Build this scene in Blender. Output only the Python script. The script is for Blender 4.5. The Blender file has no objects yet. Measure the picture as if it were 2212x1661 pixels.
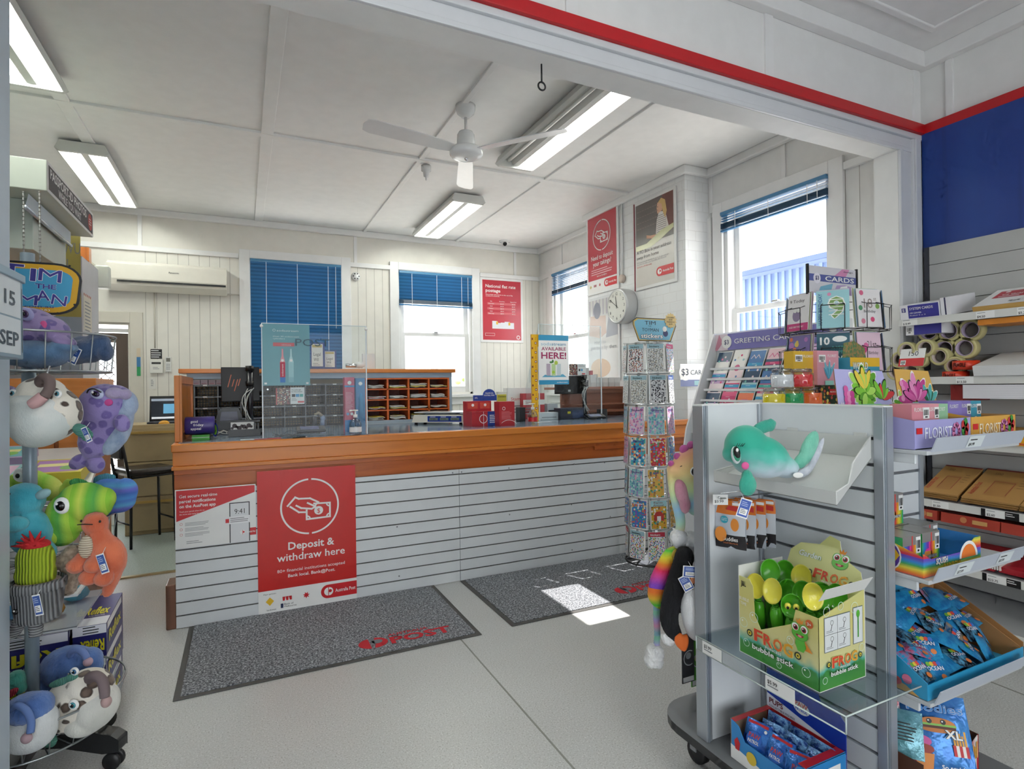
import bpy, bmesh, math, random
from mathutils import Vector, Matrix, Euler
random.seed(7)
SC = bpy.context.scene
COL = SC.collection
# ---------------------------------------------------------------- camera model (measured from the photograph)
F = 1224.66; YAW = math.radians(25.4657); PIT = math.radians(.1); ROL = math.radians(-.7672); H = 1.45
def basis():
    cy, sy = math.cos(YAW), math.sin(YAW); cp, sp = math.cos(PIT), math.sin(PIT)
    f = Vector((sy*cp, cy*cp, sp)); r = Vector((cy, -sy, 0.)); u = r.cross(f)
    c, s = math.cos(ROL), math.sin(ROL)
    return c*r+s*u, -s*r+c*u, f
R_, U_, F_ = basis()
def P(x, y, X=None, Y=None, Z=None):
    d = R_*((x-1106)/F)-U_*((y-830.5)/F)+F_
    t = X/d.x if X is not None else Y/d.y if Y is not None else (Z-H)/d.z
    return Vector((t*d.x, t*d.y, H+t*d.z))
def V(*a): return Vector(a)
# ---------------------------------------------------------------- materials
MATS = {}
def srgb(h):
    if isinstance(h, str):
        h = h.lstrip('#'); c = [int(h[i:i+2], 16)/255 for i in (0, 2, 4)]
    else: c = list(h[:3])
    return tuple(((v/12.92) if v <= .04045 else ((v+.055)/1.055)**2.4) for v in c)+(1,)
class N:
    def __init__(s, name):
        s.m = bpy.data.materials.new(name); s.m.use_nodes = True
        s.t = s.m.node_tree; s.b = s.t.nodes['Principled BSDF']; s.o = s.t.nodes['Material Output']
    def n(s, typ, **k):
        nd = s.t.nodes.new(typ)
        for a, v in k.items():
            if a.startswith('i_'):
                key = a[2:]; key = int(key) if key.isdigit() else key.replace('_', ' ')
                nd.inputs[key].default_value = v
            else: setattr(nd, a, v)
        return nd
    def l(s, a, b): s.t.links.new(a, b)
    def ramp(s, fac, stops, mode='LINEAR'):
        r = s.n('ShaderNodeValToRGB'); r.color_ramp.interpolation = mode
        e = r.color_ramp.elements
        while len(e) < len(stops): e.new(.5)
        for i, (p, c) in enumerate(stops): e[i].position = p; e[i].color = c
        s.l(fac, r.inputs[0]); return r.outputs[0]
    def coord(s, scale=(1, 1, 1), rot=(0, 0, 0)):
        c = s.n('ShaderNodeTexCoord'); m = s.n('ShaderNodeMapping')
        m.inputs['Scale'].default_value = scale; m.inputs['Rotation'].default_value = rot
        s.l(c.outputs['Object'], m.inputs[0]); return m.outputs[0]
    def noise(s, vec, scale, detail=4, rough=.5):
        x = s.n('ShaderNodeTexNoise'); x.inputs['Scale'].default_value = scale
        x.inputs['Detail'].default_value = detail; x.inputs['Roughness'].default_value = rough
        if vec is not None: s.l(vec, x.inputs['Vector'])
        return x.outputs['Fac']
    def bump(s, h, strength=.2, dist=.01):
        b = s.n('ShaderNodeBump'); b.inputs['Strength'].default_value = strength; b.inputs['Distance'].default_value = dist
        s.l(h, b.inputs['Height']); s.l(b.outputs[0], s.b.inputs['Normal'])
def M(c, rough=.5, metal=0., emit=0., spec=.5, coat=0., alpha=1., name=None):
    """plain paint / plastic / print with a faint procedural variation"""
    key = (c, rough, metal, emit, spec, coat, alpha)
    if key in MATS: return MATS[key]
    n = N(name or 'paint_%s' % str(c).lstrip('#')); col = srgb(c)
    n.b.inputs['Roughness'].default_value = rough; n.b.inputs['Metallic'].default_value = metal
    n.b.inputs['Specular IOR Level'].default_value = spec
    if coat: n.b.inputs['Coat Weight'].default_value = coat; n.b.inputs['Coat Roughness'].default_value = .08
    f = n.noise(n.coord(), 9, 3)
    d = tuple(v*.965 for v in col[:3])+(1,)
    out = n.ramp(f, [(.35, d), (.65, col)]); n.l(out, n.b.inputs['Base Color'])
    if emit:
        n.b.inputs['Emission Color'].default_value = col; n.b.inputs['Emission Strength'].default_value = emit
    if alpha < 1: n.b.inputs['Alpha'].default_value = alpha
    MATS[key] = n.m; return n.m
def once(f):
    def g(*a):
        k = (f.__name__,)+a
        if k not in MATS: MATS[k] = f(*a)
        return MATS[k]
    return g
@once
def wood(c1, c2, axis='x', gloss=.28):
    n = N('timber'); sc = {'x': (1.2, 14, 14), 'y': (14, 1.2, 14), 'z': (14, 14, 1.2)}[axis]
    v = n.coord(sc); f = n.noise(v, 1.6, 6, .6)
    w = n.n('ShaderNodeTexWave', wave_type='BANDS'); w.bands_direction = {'x': 'Z', 'y': 'Z', 'z': 'X'}[axis]
    w.inputs['Scale'].default_value = .3; w.inputs['Distortion'].default_value = 6; w.inputs['Detail'].default_value = 3
    n.l(v, w.inputs['Vector'])
    mx = n.n('ShaderNodeMath', operation='ADD'); n.l(f, mx.inputs[0])
    m2 = n.n('ShaderNodeMath', operation='MULTIPLY'); n.l(w.outputs['Fac'], m2.inputs[0]); m2.inputs[1].default_value = .2; n.l(m2.outputs[0], mx.inputs[1])
    n.l(n.ramp(mx.outputs[0], [(.25, srgb(c2)), (.62, srgb(c1))]), n.b.inputs['Base Color'])
    n.b.inputs['Roughness'].default_value = gloss; n.bump(f, .08, .002); return n.m
@once
def speck(base, dark, light, scale, rough, amt):
    n = N('speckled_surface'); v = n.coord()
    f = n.noise(v, scale, 2, .8); g = n.noise(v, 1.3, 4)
    col = n.ramp(f, [(.5-amt, srgb(dark)), (.5-amt*.55, srgb(base)), (.5+amt*.6, srgb(base)), (.5+amt, srgb(light))])
    mx = n.n('ShaderNodeMix', data_type='RGBA', blend_type='MULTIPLY'); mx.inputs[0].default_value = .35
    n.l(col, mx.inputs[6]); n.l(n.ramp(g, [(.3, (.78, .76, .72, 1)), (.7, (1, 1, 1, 1))]), mx.inputs[7])
    n.l(mx.outputs[2], n.b.inputs['Base Color']); n.b.inputs['Roughness'].default_value = rough
    n.bump(f, .12, .003); return n.m
@once
def fur(c1, c2, scale=14, size=60):
    n = N('plush_fur'); v = n.coord()
    f = n.noise(v, scale, 3); n.l(n.ramp(f, [(.38, srgb(c2)), (.62, srgb(c1))]), n.b.inputs['Base Color'])
    n.b.inputs['Roughness'].default_value = .95; n.b.inputs['Sheen Weight'].default_value = .4 if sum(srgb(c1)[:3]) > .2 else 0
    h = n.noise(n.coord((1, 1, .35)), size*2, 5, .75); n.bump(h, .8, .006); return n.m
@once
def spots(base, spot, core, scale, soft, lo, hi):
    """leopard-like rosettes"""
    n = N('spotted_plush'); v = n.coord(); w = n.n('ShaderNodeTexVoronoi', feature='F1'); w.inputs['Scale'].default_value = scale
    mp = n.n('ShaderNodeMix', data_type='RGBA'); mp.inputs[0].default_value = .014
    nz = n.n('ShaderNodeTexNoise'); nz.inputs['Scale'].default_value = scale*1.5; n.l(v, nz.inputs['Vector'])
    n.l(v, mp.inputs[6]); n.l(nz.outputs['Color'], mp.inputs[7]); n.l(mp.outputs[2], w.inputs['Vector'])
    n.l(n.ramp(w.outputs['Distance'], [(0, srgb(core)), (lo*.55, srgb(core)), (lo, srgb(spot)), (hi-.04, srgb(spot)), (hi+soft, srgb(base))]), n.b.inputs['Base Color'])
    n.b.inputs['Roughness'].default_value = .8; n.b.inputs['Sheen Weight'].default_value = .3
    h = n.noise(v, 120, 4, .7); n.bump(h, .5, .004); return n.m
@once
def stripes(cols, axis, scale, rough=.9):
    """soft colour bands along an axis (rainbow plush, corduroy)"""
    n = N('banded_cloth'); v = n.coord(); s = n.n('ShaderNodeSeparateXYZ'); n.l(v, s.inputs[0])
    nz = n.noise(v, 7, 2); a = n.n('ShaderNodeMath', operation='MULTIPLY'); n.l(s.outputs['XYZ'.index(axis.upper())], a.inputs[0]); a.inputs[1].default_value = scale
    b = n.n('ShaderNodeMath', operation='MULTIPLY'); n.l(nz, b.inputs[0]); b.inputs[1].default_value = .25
    d = n.n('ShaderNodeMath', operation='ADD'); n.l(a.outputs[0], d.inputs[0]); n.l(b.outputs[0], d.inputs[1])
    fr = n.n('ShaderNodeMath', operation='FRACT'); n.l(d.outputs[0], fr.inputs[0])
    k = len(cols); n.l(n.ramp(fr.outputs[0], [((i+.5)/k, srgb(c)) for i, c in enumerate(cols)]), n.b.inputs['Base Color'])
    n.b.inputs['Roughness'].default_value = rough; h = n.noise(v, 110, 4, .7); n.bump(h, .5, .004); return n.m
@once
def cord(c1, c2, axis, scale):
    n = N('corduroy'); v = n.coord(); w = n.n('ShaderNodeTexWave', wave_type='BANDS'); w.bands_direction = axis.upper()
    w.inputs['Scale'].default_value = scale; w.inputs['Distortion'].default_value = .6; n.l(v, w.inputs['Vector'])
    n.l(n.ramp(w.outputs['Fac'], [(.1, srgb(c2)), (.6, srgb(c1))]), n.b.inputs['Base Color'])
    n.b.inputs['Roughness'].default_value = .9; n.bump(w.outputs['Fac'], .8, .006); return n.m
@once
def confetti(cols, scale, bg, fill=.42):
    """small printed motifs scattered on a sheet"""
    n = N('sticker_print'); v = n.coord(); w = n.n('ShaderNodeTexVoronoi', feature='F1'); w.inputs['Scale'].default_value = scale
    w.inputs['Randomness'].default_value = .7
    n.l(v, w.inputs['Vector']); s = n.n('ShaderNodeSeparateColor'); n.l(w.outputs['Color'], s.inputs[0])
    k = len(cols); c = n.ramp(s.outputs[0], [(i/k, srgb(q)) for i, q in enumerate(cols)], 'CONSTANT')
    m = n.n('ShaderNodeMix', data_type='RGBA'); n.l(n.ramp(w.outputs['Distance'], [(fill, (0, 0, 0, 1)), (fill+.03, (1, 1, 1, 1))]), m.inputs[0])
    n.l(c, m.inputs[6]); m.inputs[7].default_value = srgb(bg); n.l(m.outputs[2], n.b.inputs['Base Color'])
    n.b.inputs['Roughness'].default_value = .3; return n.m
@once
def foil(c1, c2, scale, rough=.22):
    n = N('crinkled_foil'); v = n.coord(); f = n.noise(v, scale, 3, .6)
    n.l(n.ramp(f, [(.4, srgb(c1)), (.6, srgb(c2))]), n.b.inputs['Base Color'])
    n.b.inputs['Roughness'].default_value = rough; n.b.inputs['Metallic'].default_value = .25; n.bump(f, .5, .01); return n.m
@once
def clear(tint='#ffffff', refl=.06, t=.94, fm=.35):
    n = N('clear_sheet'); n.t.nodes.remove(n.b)
    tr = n.n('ShaderNodeBsdfTransparent'); c = srgb(tint); tr.inputs[0].default_value = tuple(v*t for v in c[:3])+(1,)
    gl = n.n('ShaderNodeBsdfGlossy'); gl.inputs['Roughness'].default_value = .03
    lw = n.n('ShaderNodeLayerWeight'); lw.inputs[0].default_value = .25
    a = n.n('ShaderNodeMath', operation='MULTIPLY_ADD'); n.l(lw.outputs['Fresnel'], a.inputs[0]); a.inputs[1].default_value = fm; a.inputs[2].default_value = refl
    mx = n.n('ShaderNodeMixShader'); n.l(a.outputs[0], mx.inputs[0]); n.l(tr.outputs[0], mx.inputs[1]); n.l(gl.outputs[0], mx.inputs[2])
    n.l(mx.outputs[0], n.o.inputs[0]); return n.m
@once
def brick():
    n = N('painted_brick'); c = n.n('ShaderNodeTexCoord'); s = n.n('ShaderNodeSeparateXYZ'); n.l(c.outputs['Object'], s.inputs[0])
    a = n.n('ShaderNodeMath', operation='ADD'); n.l(s.outputs[0], a.inputs[0]); n.l(s.outputs[1], a.inputs[1])
    cb = n.n('ShaderNodeCombineXYZ'); n.l(a.outputs[0], cb.inputs[0]); n.l(s.outputs[2], cb.inputs[1])
    b = n.n('ShaderNodeTexBrick'); b.inputs['Scale'].default_value = 2.7; b.inputs['Mortar Size'].default_value = .014
    b.inputs['Mortar Smooth'].default_value = .6
    b.inputs['Color1'].default_value = (1, 1, 1, 1); b.inputs['Color2'].default_value = (.96, .96, .96, 1); b.inputs['Mortar'].default_value = (.0, .0, .0, 1)
    n.l(cb.outputs[0], b.inputs['Vector'])
    n.l(n.ramp(b.outputs['Color'], [(0, srgb('#e2e2e1')), (1, srgb('#eaebeb'))]), n.b.inputs['Base Color'])
    n.b.inputs['Roughness'].default_value = .45; n.bump(b.outputs['Color'], .25, .006); return n.m
@once
def bluewall():
    n = N('blue_painted_panel'); v = n.coord((1, 9, .35)); f = n.noise(v, .8, 3)
    n.l(n.ramp(f, [(.3, srgb('#1c3064')), (.42, srgb('#1f3d8c')), (.8, srgb('#234796'))]), n.b.inputs['Base Color'])
    n.b.inputs['Roughness'].default_value = .5; return n.m
# ---------------------------------------------------------------- mesh builder
class Fr:
    """flat frame: origin, right (u), up (v); n points towards the viewer of the face"""
    def __init__(s, o, u, v): s.o = Vector(o); s.u = Vector(u).normalized(); s.v = Vector(v).normalized(); s.n = s.u.cross(s.v).normalized()
    def at(s, a, b, h=0.): return s.o+s.u*a+s.v*b+s.n*h
TXT = {}; EPS = (0, .00024, .00008, .00032, .00016)
def text_mesh(body, bold):
    k = (body, bold)
    if k not in TXT:
        c = bpy.data.curves.new('lettering_source', 'FONT'); c.body = body; c.size = 1; c.resolution_u = 2; c.offset = bold*.02
        o = bpy.data.objects.new('lettering_source', c); me = bpy.data.meshes.new_from_object(o)
        vs = [(v.co.x, v.co.y) for v in me.vertices]; fs = [tuple(p.vertices) for p in me.polygons]
        bpy.data.objects.remove(o); bpy.data.curves.remove(c); bpy.data.meshes.remove(me)
        if not vs: vs = [(0, 0)]
        x0 = min(v[0] for v in vs); x1 = max(v[0] for v in vs)
        TXT[k] = (vs, fs, x0, x1)
    return TXT[k]
class MB:
    def __init__(s): s.v = []; s.f = []; s.mi = []; s.sm = []; s.mats = []
    def m(s, mat):
        if isinstance(mat, str): mat = M(mat)
        if mat not in s.mats: s.mats.append(mat)
        return s.mats.index(mat)
    def add(s, vs, fs, mat, smooth=False):
        k = len(s.v); s.v.extend(Vector(v) for v in vs); i = s.m(mat)
        for f in fs: s.f.append(tuple(j+k for j in f)); s.mi.append(i); s.sm.append(smooth)
        return s
    def box(s, x0, x1, y0, y1, z0, z1, mat, Mx=None):
        e = EPS[len(s.v) % 5]; x0 -= e; x1 += e; y0 -= e; y1 += e; z0 -= e; z1 += e
        vs = [Vector((x, y, z)) for x in (x0, x1) for y in (y0, y1) for z in (z0, z1)]
        if Mx is not None: vs = [Mx @ v for v in vs]
        return s.add(vs, [(0, 1, 3, 2), (4, 6, 7, 5), (0, 4, 5, 1), (2, 3, 7, 6), (0, 2, 6, 4), (1, 5, 7, 3)], mat)
    def obox(s, fr, a0, a1, b0, b1, h0, h1, mat):
        e = EPS[len(s.v) % 5]; a0 -= e; a1 += e; b0 -= e; b1 += e; h0 -= e; h1 += e
        vs = [fr.at(a, b, h) for a in (a0, a1) for b in (b0, b1) for h in (h0, h1)]
        return s.add(vs, [(0, 1, 3, 2), (4, 6, 7, 5), (0, 4, 5, 1), (2, 3, 7, 6), (0, 2, 6, 4), (1, 5, 7, 3)], mat)
    def quad(s, a, b, c, d, mat): return s.add([a, b, c, d], [(0, 1, 2, 3)], mat)
    def tube(s, pts, r, mat, seg=8, closed=False, cap=True):
        pts = [Vector(p) for p in pts]; n = len(pts); rs = r if isinstance(r, (list, tuple)) else [r]*n
        vs = []; prev = None
        for i, p in enumerate(pts):
            if closed: t = (pts[(i+1) % n]-pts[i-1])
            else: t = pts[min(i+1, n-1)]-pts[max(i-1, 0)]
            t = t.normalized() if t.length > 1e-9 else Vector((0, 0, 1))
            if prev is None:
                a = Vector((0, 0, 1)) if abs(t.z) < .9 else Vector((1, 0, 0)); x = t.cross(a).normalized()
            else: x = (prev-t*prev.dot(t)); x = x.normalized() if x.length > 1e-9 else t.orthogonal().normalized()
            prev = x; y = t.cross(x)
            for j in range(seg):
                an = 2*math.pi*j/seg; vs.append(p+(x*math.cos(an)+y*math.sin(an))*rs[i])
        fs = []
        for i in range(n if closed else n-1):
            k = (i+1) % n
            for j in range(seg): fs.append((i*seg+j, i*seg+(j+1) % seg, k*seg+(j+1) % seg, k*seg+j))
        if cap and not closed: fs.append(tuple(reversed(range(seg)))); fs.append(tuple((n-1)*seg+j for j in range(seg)))
        return s.add(vs, fs, mat, True)
    def ring(s, c, rx, ry, r, mat, n=28, seg=6, Mx=None):
        pts = [Vector((math.cos(2*math.pi*i/n)*rx, math.sin(2*math.pi*i/n)*ry, 0)) for i in range(n)]
        if Mx is not None: pts = [Mx @ p for p in pts]
        return s.tube([Vector(c)+p for p in pts], r, mat, seg, True)
    def lathe(s, prof, c, mat, seg=24, Mx=None, cap=True):
        c = Vector(c); vs = []
        for r, z in prof:
            for j in range(seg):
                p = Vector((r*math.cos(2*math.pi*j/seg), r*math.sin(2*math.pi*j/seg), z)); vs.append(c+(Mx @ p if Mx is not None else p))
        fs = [(i*seg+j, i*seg+(j+1) % seg, (i+1)*seg+(j+1) % seg, (i+1)*seg+j) for i in range(len(prof)-1) for j in range(seg)]
        if cap: fs.append(tuple(reversed(range(seg)))); fs.append(tuple((len(prof)-1)*seg+j for j in range(seg)))
        return s.add(vs, fs, mat, True)
    def ell(s, c, r, mat, Mx=None, n=16, half=False):
        if isinstance(r, (int, float)): r = (r, r, r)
        prof = []; k = n//2
        vs = []; c = Vector(c)
        for i in range(k+1):
            a = math.pi*i/k*(.5 if half else 1)
            for j in range(n):
                b = 2*math.pi*j/n; p = Vector((r[0]*math.sin(a)*math.cos(b), r[1]*math.sin(a)*math.sin(b), r[2]*math.cos(a)))
                vs.append(c+(Mx @ p if Mx is not None else p))
        fs = [(i*n+j, (i+1)*n+j, (i+1)*n+(j+1) % n, i*n+(j+1) % n) for i in range(k) for j in range(n)]
        return s.add(vs, fs, mat, True)
    def prism(s, fr, pts, h0, h1, mat, side=None):
        n = len(pts); vs = [fr.at(a, b, h0) for a, b in pts]+[fr.at(a, b, h1) for a, b in pts]
        s.add(vs, [tuple(reversed(range(n))), tuple(range(n, 2*n))], mat)
        return s.add(vs, [(i, (i+1) % n, n+(i+1) % n, n+i) for i in range(n)], side or mat)
    # flat print on a frame
    def rect(s, fr, a, b, w, h, mat, e=.0006): return s.add([fr.at(a, b, e), fr.at(a+w, b, e), fr.at(a+w, b+h, e), fr.at(a, b+h, e)], [(0, 1, 2, 3)], mat)
    def poly(s, fr, pts, mat, e=.0006): return s.add([fr.at(a, b, e) for a, b in pts], [tuple(range(len(pts)))], mat)
    def disc(s, fr, a, b, r, mat, e=.0006, ry=None, n=20, a0=0, a1=360):
        ry = ry or r; st = n if a1-a0 >= 360 else n+1
        pts = [(a+r*math.cos(math.radians(a0+(a1-a0)*i/n)), b+ry*math.sin(math.radians(a0+(a1-a0)*i/n))) for i in range(st)]
        return s.poly(fr, pts, mat, e)
    def arc(s, fr, a, b, r, w, mat, e=.0006, a0=0, a1=360, n=40):
        vs = []
        for i in range(n+1):
            t = math.radians(a0+(a1-a0)*i/n)
            for q in (r, r-w): vs.append(fr.at(a+q*math.cos(t), b+q*math.sin(t), e))
        return s.add(vs, [(2*i, 2*i+2, 2*i+3, 2*i+1) for i in range(n)], mat)
    def line(s, fr, pts, w, mat, e=.0006, closed=False):
        n = len(pts); 
        for i in range(n if closed else n-1):
            (x0, y0), (x1, y1) = pts[i], pts[(i+1) % n]; L = math.hypot(x1-x0, y1-y0) or 1; dx, dy = (x1-x0)/L*w/2, (y1-y0)/L*w/2
            e += .00004; s.add([fr.at(x0-dy-dx, y0+dx-dy, e), fr.at(x0+dy-dx, y0-dx-dy, e), fr.at(x1+dy+dx, y1-dx+dy, e), fr.at(x1-dy+dx, y1+dx+dy, e)], [(0, 1, 2, 3)], mat)
        return s
    def text(s, fr, body, a, b, size, mat, w=None, align='l', bold=0, e=.001, rot=0, back=None, outline=0):
        """size = cap height-ish (letter size); w forces the width"""
        if any(q in body for q in 'MNWmw') and bold > .2:
            q = bold*.012*size/.72; bold = 0
            for k, (i, j) in enumerate(((-1, 0), (1, 0), (0, -.6), (0, .6))): s.text(fr, body, a+i*q, b+j*q, size, mat, w, align, 0, e+.00006*(k+1), rot)
        if outline:
            q = outline*.022*size/.72
            for k in range(8): s.text(fr, body, a+q*math.cos(k*.785), b+q*math.sin(k*.785), size, back, w, align, min(bold, .2), e-.0006+.00007*k, rot)
        vs, fs, x0, x1 = text_mesh(body, bold); sy = size/.72; W = (x1-x0)*sy; sx = sy
        if w: sx = w/(x1-x0); W = w
        off = {'l': 0, 'c': -W/2, 'r': -W}[align]; c, q = math.cos(math.radians(rot)), math.sin(math.radians(rot)); out = []
        for x, y in vs:
            X, Y = (x-x0)*sx+off, y*sy; out.append(fr.at(a+X*c-Y*q, b+X*q+Y*c, e))
        return s.add(out, fs, mat)
    def lines(s, fr, a, b, w, n, step, mat, t=None, seed=1, e=.0008):
        r = random.Random(seed)
        for i in range(n): s.rect(fr, a, b-i*step, w*r.uniform(.7, 1), t or step*.35, mat, e)
        return s
    def barcode(s, fr, a, b, w, h, e=.0012):
        s.rect(fr, a, b, w, h, WHITE, e); r = random.Random(int(w*1e4)); x = a+w*.1
        while x < a+w*.88:
            q = w*r.choice((.02, .035, .05)); s.rect(fr, x, b+h*.3, q, h*.5, BLACK, e+.0004); x += q+w*r.choice((.02, .04))
        s.rect(fr, a+w*.3, b+h*.1, w*.4, h*.12, BLACK, e+.0004); return s
    def build(s, name, parent=None, bev=0, sub=0, **k):
        o0 = parent_origin(parent)
        me = bpy.data.meshes.new(name); me.from_pydata([v-o0 for v in s.v], [], s.f)
        for mt in s.mats: me.materials.append(mt)
        me.polygons.foreach_set('material_index', s.mi); me.polygons.foreach_set('use_smooth', s.sm); me.update()
        o = bpy.data.objects.new(name, me); COL.objects.link(o)
        if parent is not None: o.parent = parent
        if bev:
            b = o.modifiers.new('edge', 'BEVEL'); b.width = bev; b.segments = 2; b.limit_method = 'ANGLE'; b.angle_limit = math.radians(50)
        if sub: b = o.modifiers.new('round', 'SUBSURF'); b.levels = sub; b.render_levels = sub
        props(o, **k); return o
def parent_origin(p):
    o = Vector((0, 0, 0))
    while p is not None: o += p.location; p = p.parent
    return o
def props(o, label=None, cat=None, group=None, kind=None):
    if label: o['label'] = label
    if cat: o['category'] = cat
    if group: o['group'] = group
    if kind: o['kind'] = kind
    return o
def T(name, loc, label, cat, group=None):
    o = bpy.data.objects.new(name, None); o.location = Vector(loc); o.empty_display_size = .05; COL.objects.link(o)
    return props(o, label, cat, group)
def S(name, mb, bev=0): return mb.build(name, None, bev, kind='structure')
def shift(mb, loc):
    """make the mesh's own origin sit at loc when it is a top-level single mesh"""
    return mb
def single(name, mb, loc, label, cat, group=None, bev=0):
    loc = Vector(loc); mb.v = [v-loc for v in mb.v]; o = mb.build(name, None, bev, label=label, cat=cat, group=group); o.location = loc; return o
def clone(o, parent=None):
    c = o.copy(); COL.objects.link(c)
    if parent is not None: c.parent = parent
    for ch in o.children: clone(ch, c)
    return c
def blob(name, parent, parts, mat, vox=.008, smooth=6, jitter=0):
    """one continuous stuffed body: ellipsoids (c, r, euler) and tapered tubes fused by a voxel remesh"""
    mb = MB()
    for p in parts:
        if p[0] == 't': mb.tube(p[1], p[2], mat, 12)
        else: mb.ell(p[0], p[1], mat, Euler([math.radians(a) for a in p[2]]).to_matrix() if len(p) > 2 else None, 18)
    tmp = mb.build('body_source'); m = tmp.modifiers.new('r', 'REMESH'); m.mode = 'VOXEL'; m.voxel_size = vox; m.use_smooth_shade = True
    if smooth: k = tmp.modifiers.new('s', 'SMOOTH'); k.iterations = smooth; k.factor = .5
    dg = bpy.context.evaluated_depsgraph_get(); dg.update()
    me = bpy.data.meshes.new_from_object(tmp.evaluated_get(dg)); bpy.data.objects.remove(tmp)
    o0 = parent_origin(parent); me.transform(Matrix.Translation(-o0))
    if jitter:
        for v in me.vertices: v.co += v.normal*random.uniform(-jitter, jitter)
    me.materials.clear(); me.materials.append(mat); me.name = name
    for p in me.polygons: p.use_smooth = True; p.material_index = 0
    o = bpy.data.objects.new(name, me); COL.objects.link(o)
    if parent is not None: o.parent = parent
    return o
def AA(axis, deg): return Matrix.Rotation(math.radians(deg), 3, axis)
WHITE = M('#f4f4f2', .5, name='white_print'); BLACK = M('#141416', .4, name='black_print'); RED = M('#d0222a', .35, name='post_red')
WALL = M('#f0f0ee', .55, name='wall_paint'); TRIM = M('#f2f2f1', .35, name='gloss_trim_paint'); CEIL = M('#f5f5f4', .6, name='ceiling_paint')
CHROME = M('#d0d2d4', .2, metal=1., name='chrome_wire'); ALU = M('#b4bac2', .35, metal=.6, name='aluminium'); GREY = M('#8c8f94', .5)
ACR = clear('#f4f8f8', .05, .96)
# ================================================================ the room
YB, XR, XC, ZC, YO = 7.41, 4.0, 3.713, 3.455, 2.17
OR1, OR2 = '#c9702a', '#a8501a'
mb = MB(); mb.quad((-4, -3.2, 0), (4.3, -3.2, 0), (4.3, 5.26, 0), (-4, 5.26, 0), speck('#c4c5c5', '#94948f', '#e4e5e4', 150., .34, .15))
mb.box(-4, 4.3, 5.26, YB+.2, -.06, .0, speck('#9aa69e', '#7d8a82', '#b4bdb6', 90., .5, .14)); S('floor', mb)
mb = MB(); mb.box(-1.6, -.42, 5.235, 5.27, 0, .012, M('#c9b88c', .3, metal=.6)); S('trim_1', mb)
mb = MB()
for x in (1.115, 3.22): mb.box(x-.004, x+.004, -3, 3.07 if x < 2 else 4, .0, .0012, M('#85867f', .6))
S('trim_2', mb)
# ceilings and battens
mb = MB(); mb.box(-4, 4.2, YO+.1, YB+.1, ZC, ZC+.1, CEIL); mb.box(-4, 4.2, -3.2, YO+.12, 3.54, 3.64, CEIL); S('ceiling', mb)
mb = MB(); b = .022
for x in (-1.09, .2, 1.44, 2.69): mb.box(x-.045 if x < .5 else x-b, x+.045 if x < .5 else x+b, YO+.15, YB, ZC-.016, ZC+.01, CEIL)
mb.box(-4, XR, 4.84-b-.01, 4.84+b+.01, ZC-.019, ZC+.01, CEIL)
S('trim_3', mb, .004)
mb = MB(); mb.box(-4, XR, YB-.055, YB, ZC-.075, ZC, TRIM); mb.box(XR-.055, XR, YO+.15, YB, ZC-.075, ZC, TRIM)
mb.box(XC-.04, XC+.0, 4.0, 5.7, ZC-.075, ZC, TRIM); mb.box(XC-.04, XR, 3.985, 4.03, ZC-.075, ZC, TRIM); mb.box(XC-.04, XR, 5.68, 5.73, ZC-.075, ZC, TRIM); S('trim_4', mb, .01)
mb = MB()
mb.box(-4, XR, YO-.06, YO, 3.44, 3.54, TRIM); mb.box(XR-.06, XR, -3.2, YO, 3.44, 3.54, TRIM)
mb.box(-4, 3.75, 1.93, 1.97, 3.525, 3.54, CEIL); mb.box(3.71, 3.75, -3.2, 1.97, 3.525, 3.54, CEIL)
for x in (2.5,): mb.box(x-.03, x+.03, -3, 1.94, 3.525, 3.54, CEIL)
S('trim_5', mb, .006)
def boards(mb, fr, L, z0, z1, skip=()):
    """tongue and groove boarding: thin dark grooves standing a hair proud"""
    x = .0
    while x < L:
        if not any(a < x < b for a, b in skip): mb.rect(fr, x, z0, .004, z1-z0, M('#a9a59c', .7), .0015)
        x += .105
# back wall with openings
def wall_with_holes(name, fr, L, z1, holes, mat, t=.12, boards_to=3.03, blank=()):
    mb = MB(); xs = 0.
    for a0, a1, c0, c1 in sorted(holes):
        mb.obox(fr, xs, a0, 0, z1, -t, 0, mat)
        if c0 > 0: mb.obox(fr, a0, a1, 0, c0, -t, 0, mat)
        mb.obox(fr, a0, a1, c1, z1, -t, 0, mat); xs = a1
    mb.obox(fr, xs, L, 0, z1, -t, 0, mat)
    segs = []; xs = 0
    for a0, a1, c0, c1 in sorted(holes): segs.append((xs, a0-.08)); xs = a1+.08
    segs.append((xs, L))
    for p, q in segs:
        x = math.ceil(p/.105)*.105
        while x < q:
            if not any(u < x < v for u, v in blank): mb.rect(fr, x, 0, .004, boards_to, M('#a5a198', .7), .0012)
            x += .105
    for a0, a1, c0, c1 in holes:
        x = math.ceil(a0/.105)*.105
        while x < a1 and c0 > .2: mb.rect(fr, x, 0, .004, c0-.16, M('#a5a198', .7), .0012); x += .105
    return S(name, mb)
fb = Fr((-4, YB, 0), (1, 0, 0), (0, 0, 1))
wall_with_holes('wall_back', fb, 8, ZC, [(4-1.95, 4-1.10, 0, 2.19), (4+.10, 4+1.15, 1.37, 3.0), (4+1.88, 4+2.92, 1.37, 3.0)], M('#edeae1', .5, name='back_wall_paint'))
fr_ = Fr((XR, YB, 0), (0, -1, 0), (0, 0, 1))
wall_with_holes('wall_right', fr_, YB+3.2, 3.6, [(YB-6.97, YB-5.95, 1.37, 3.0), (YB-3.84, YB-2.80, 1.30, 3.0)], WALL)
mb = MB(); mb.box(-4.1, -4, -3.2, YB+.1, 0, 3.6, WALL); S('wall_left', mb)
mb = MB()
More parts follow.
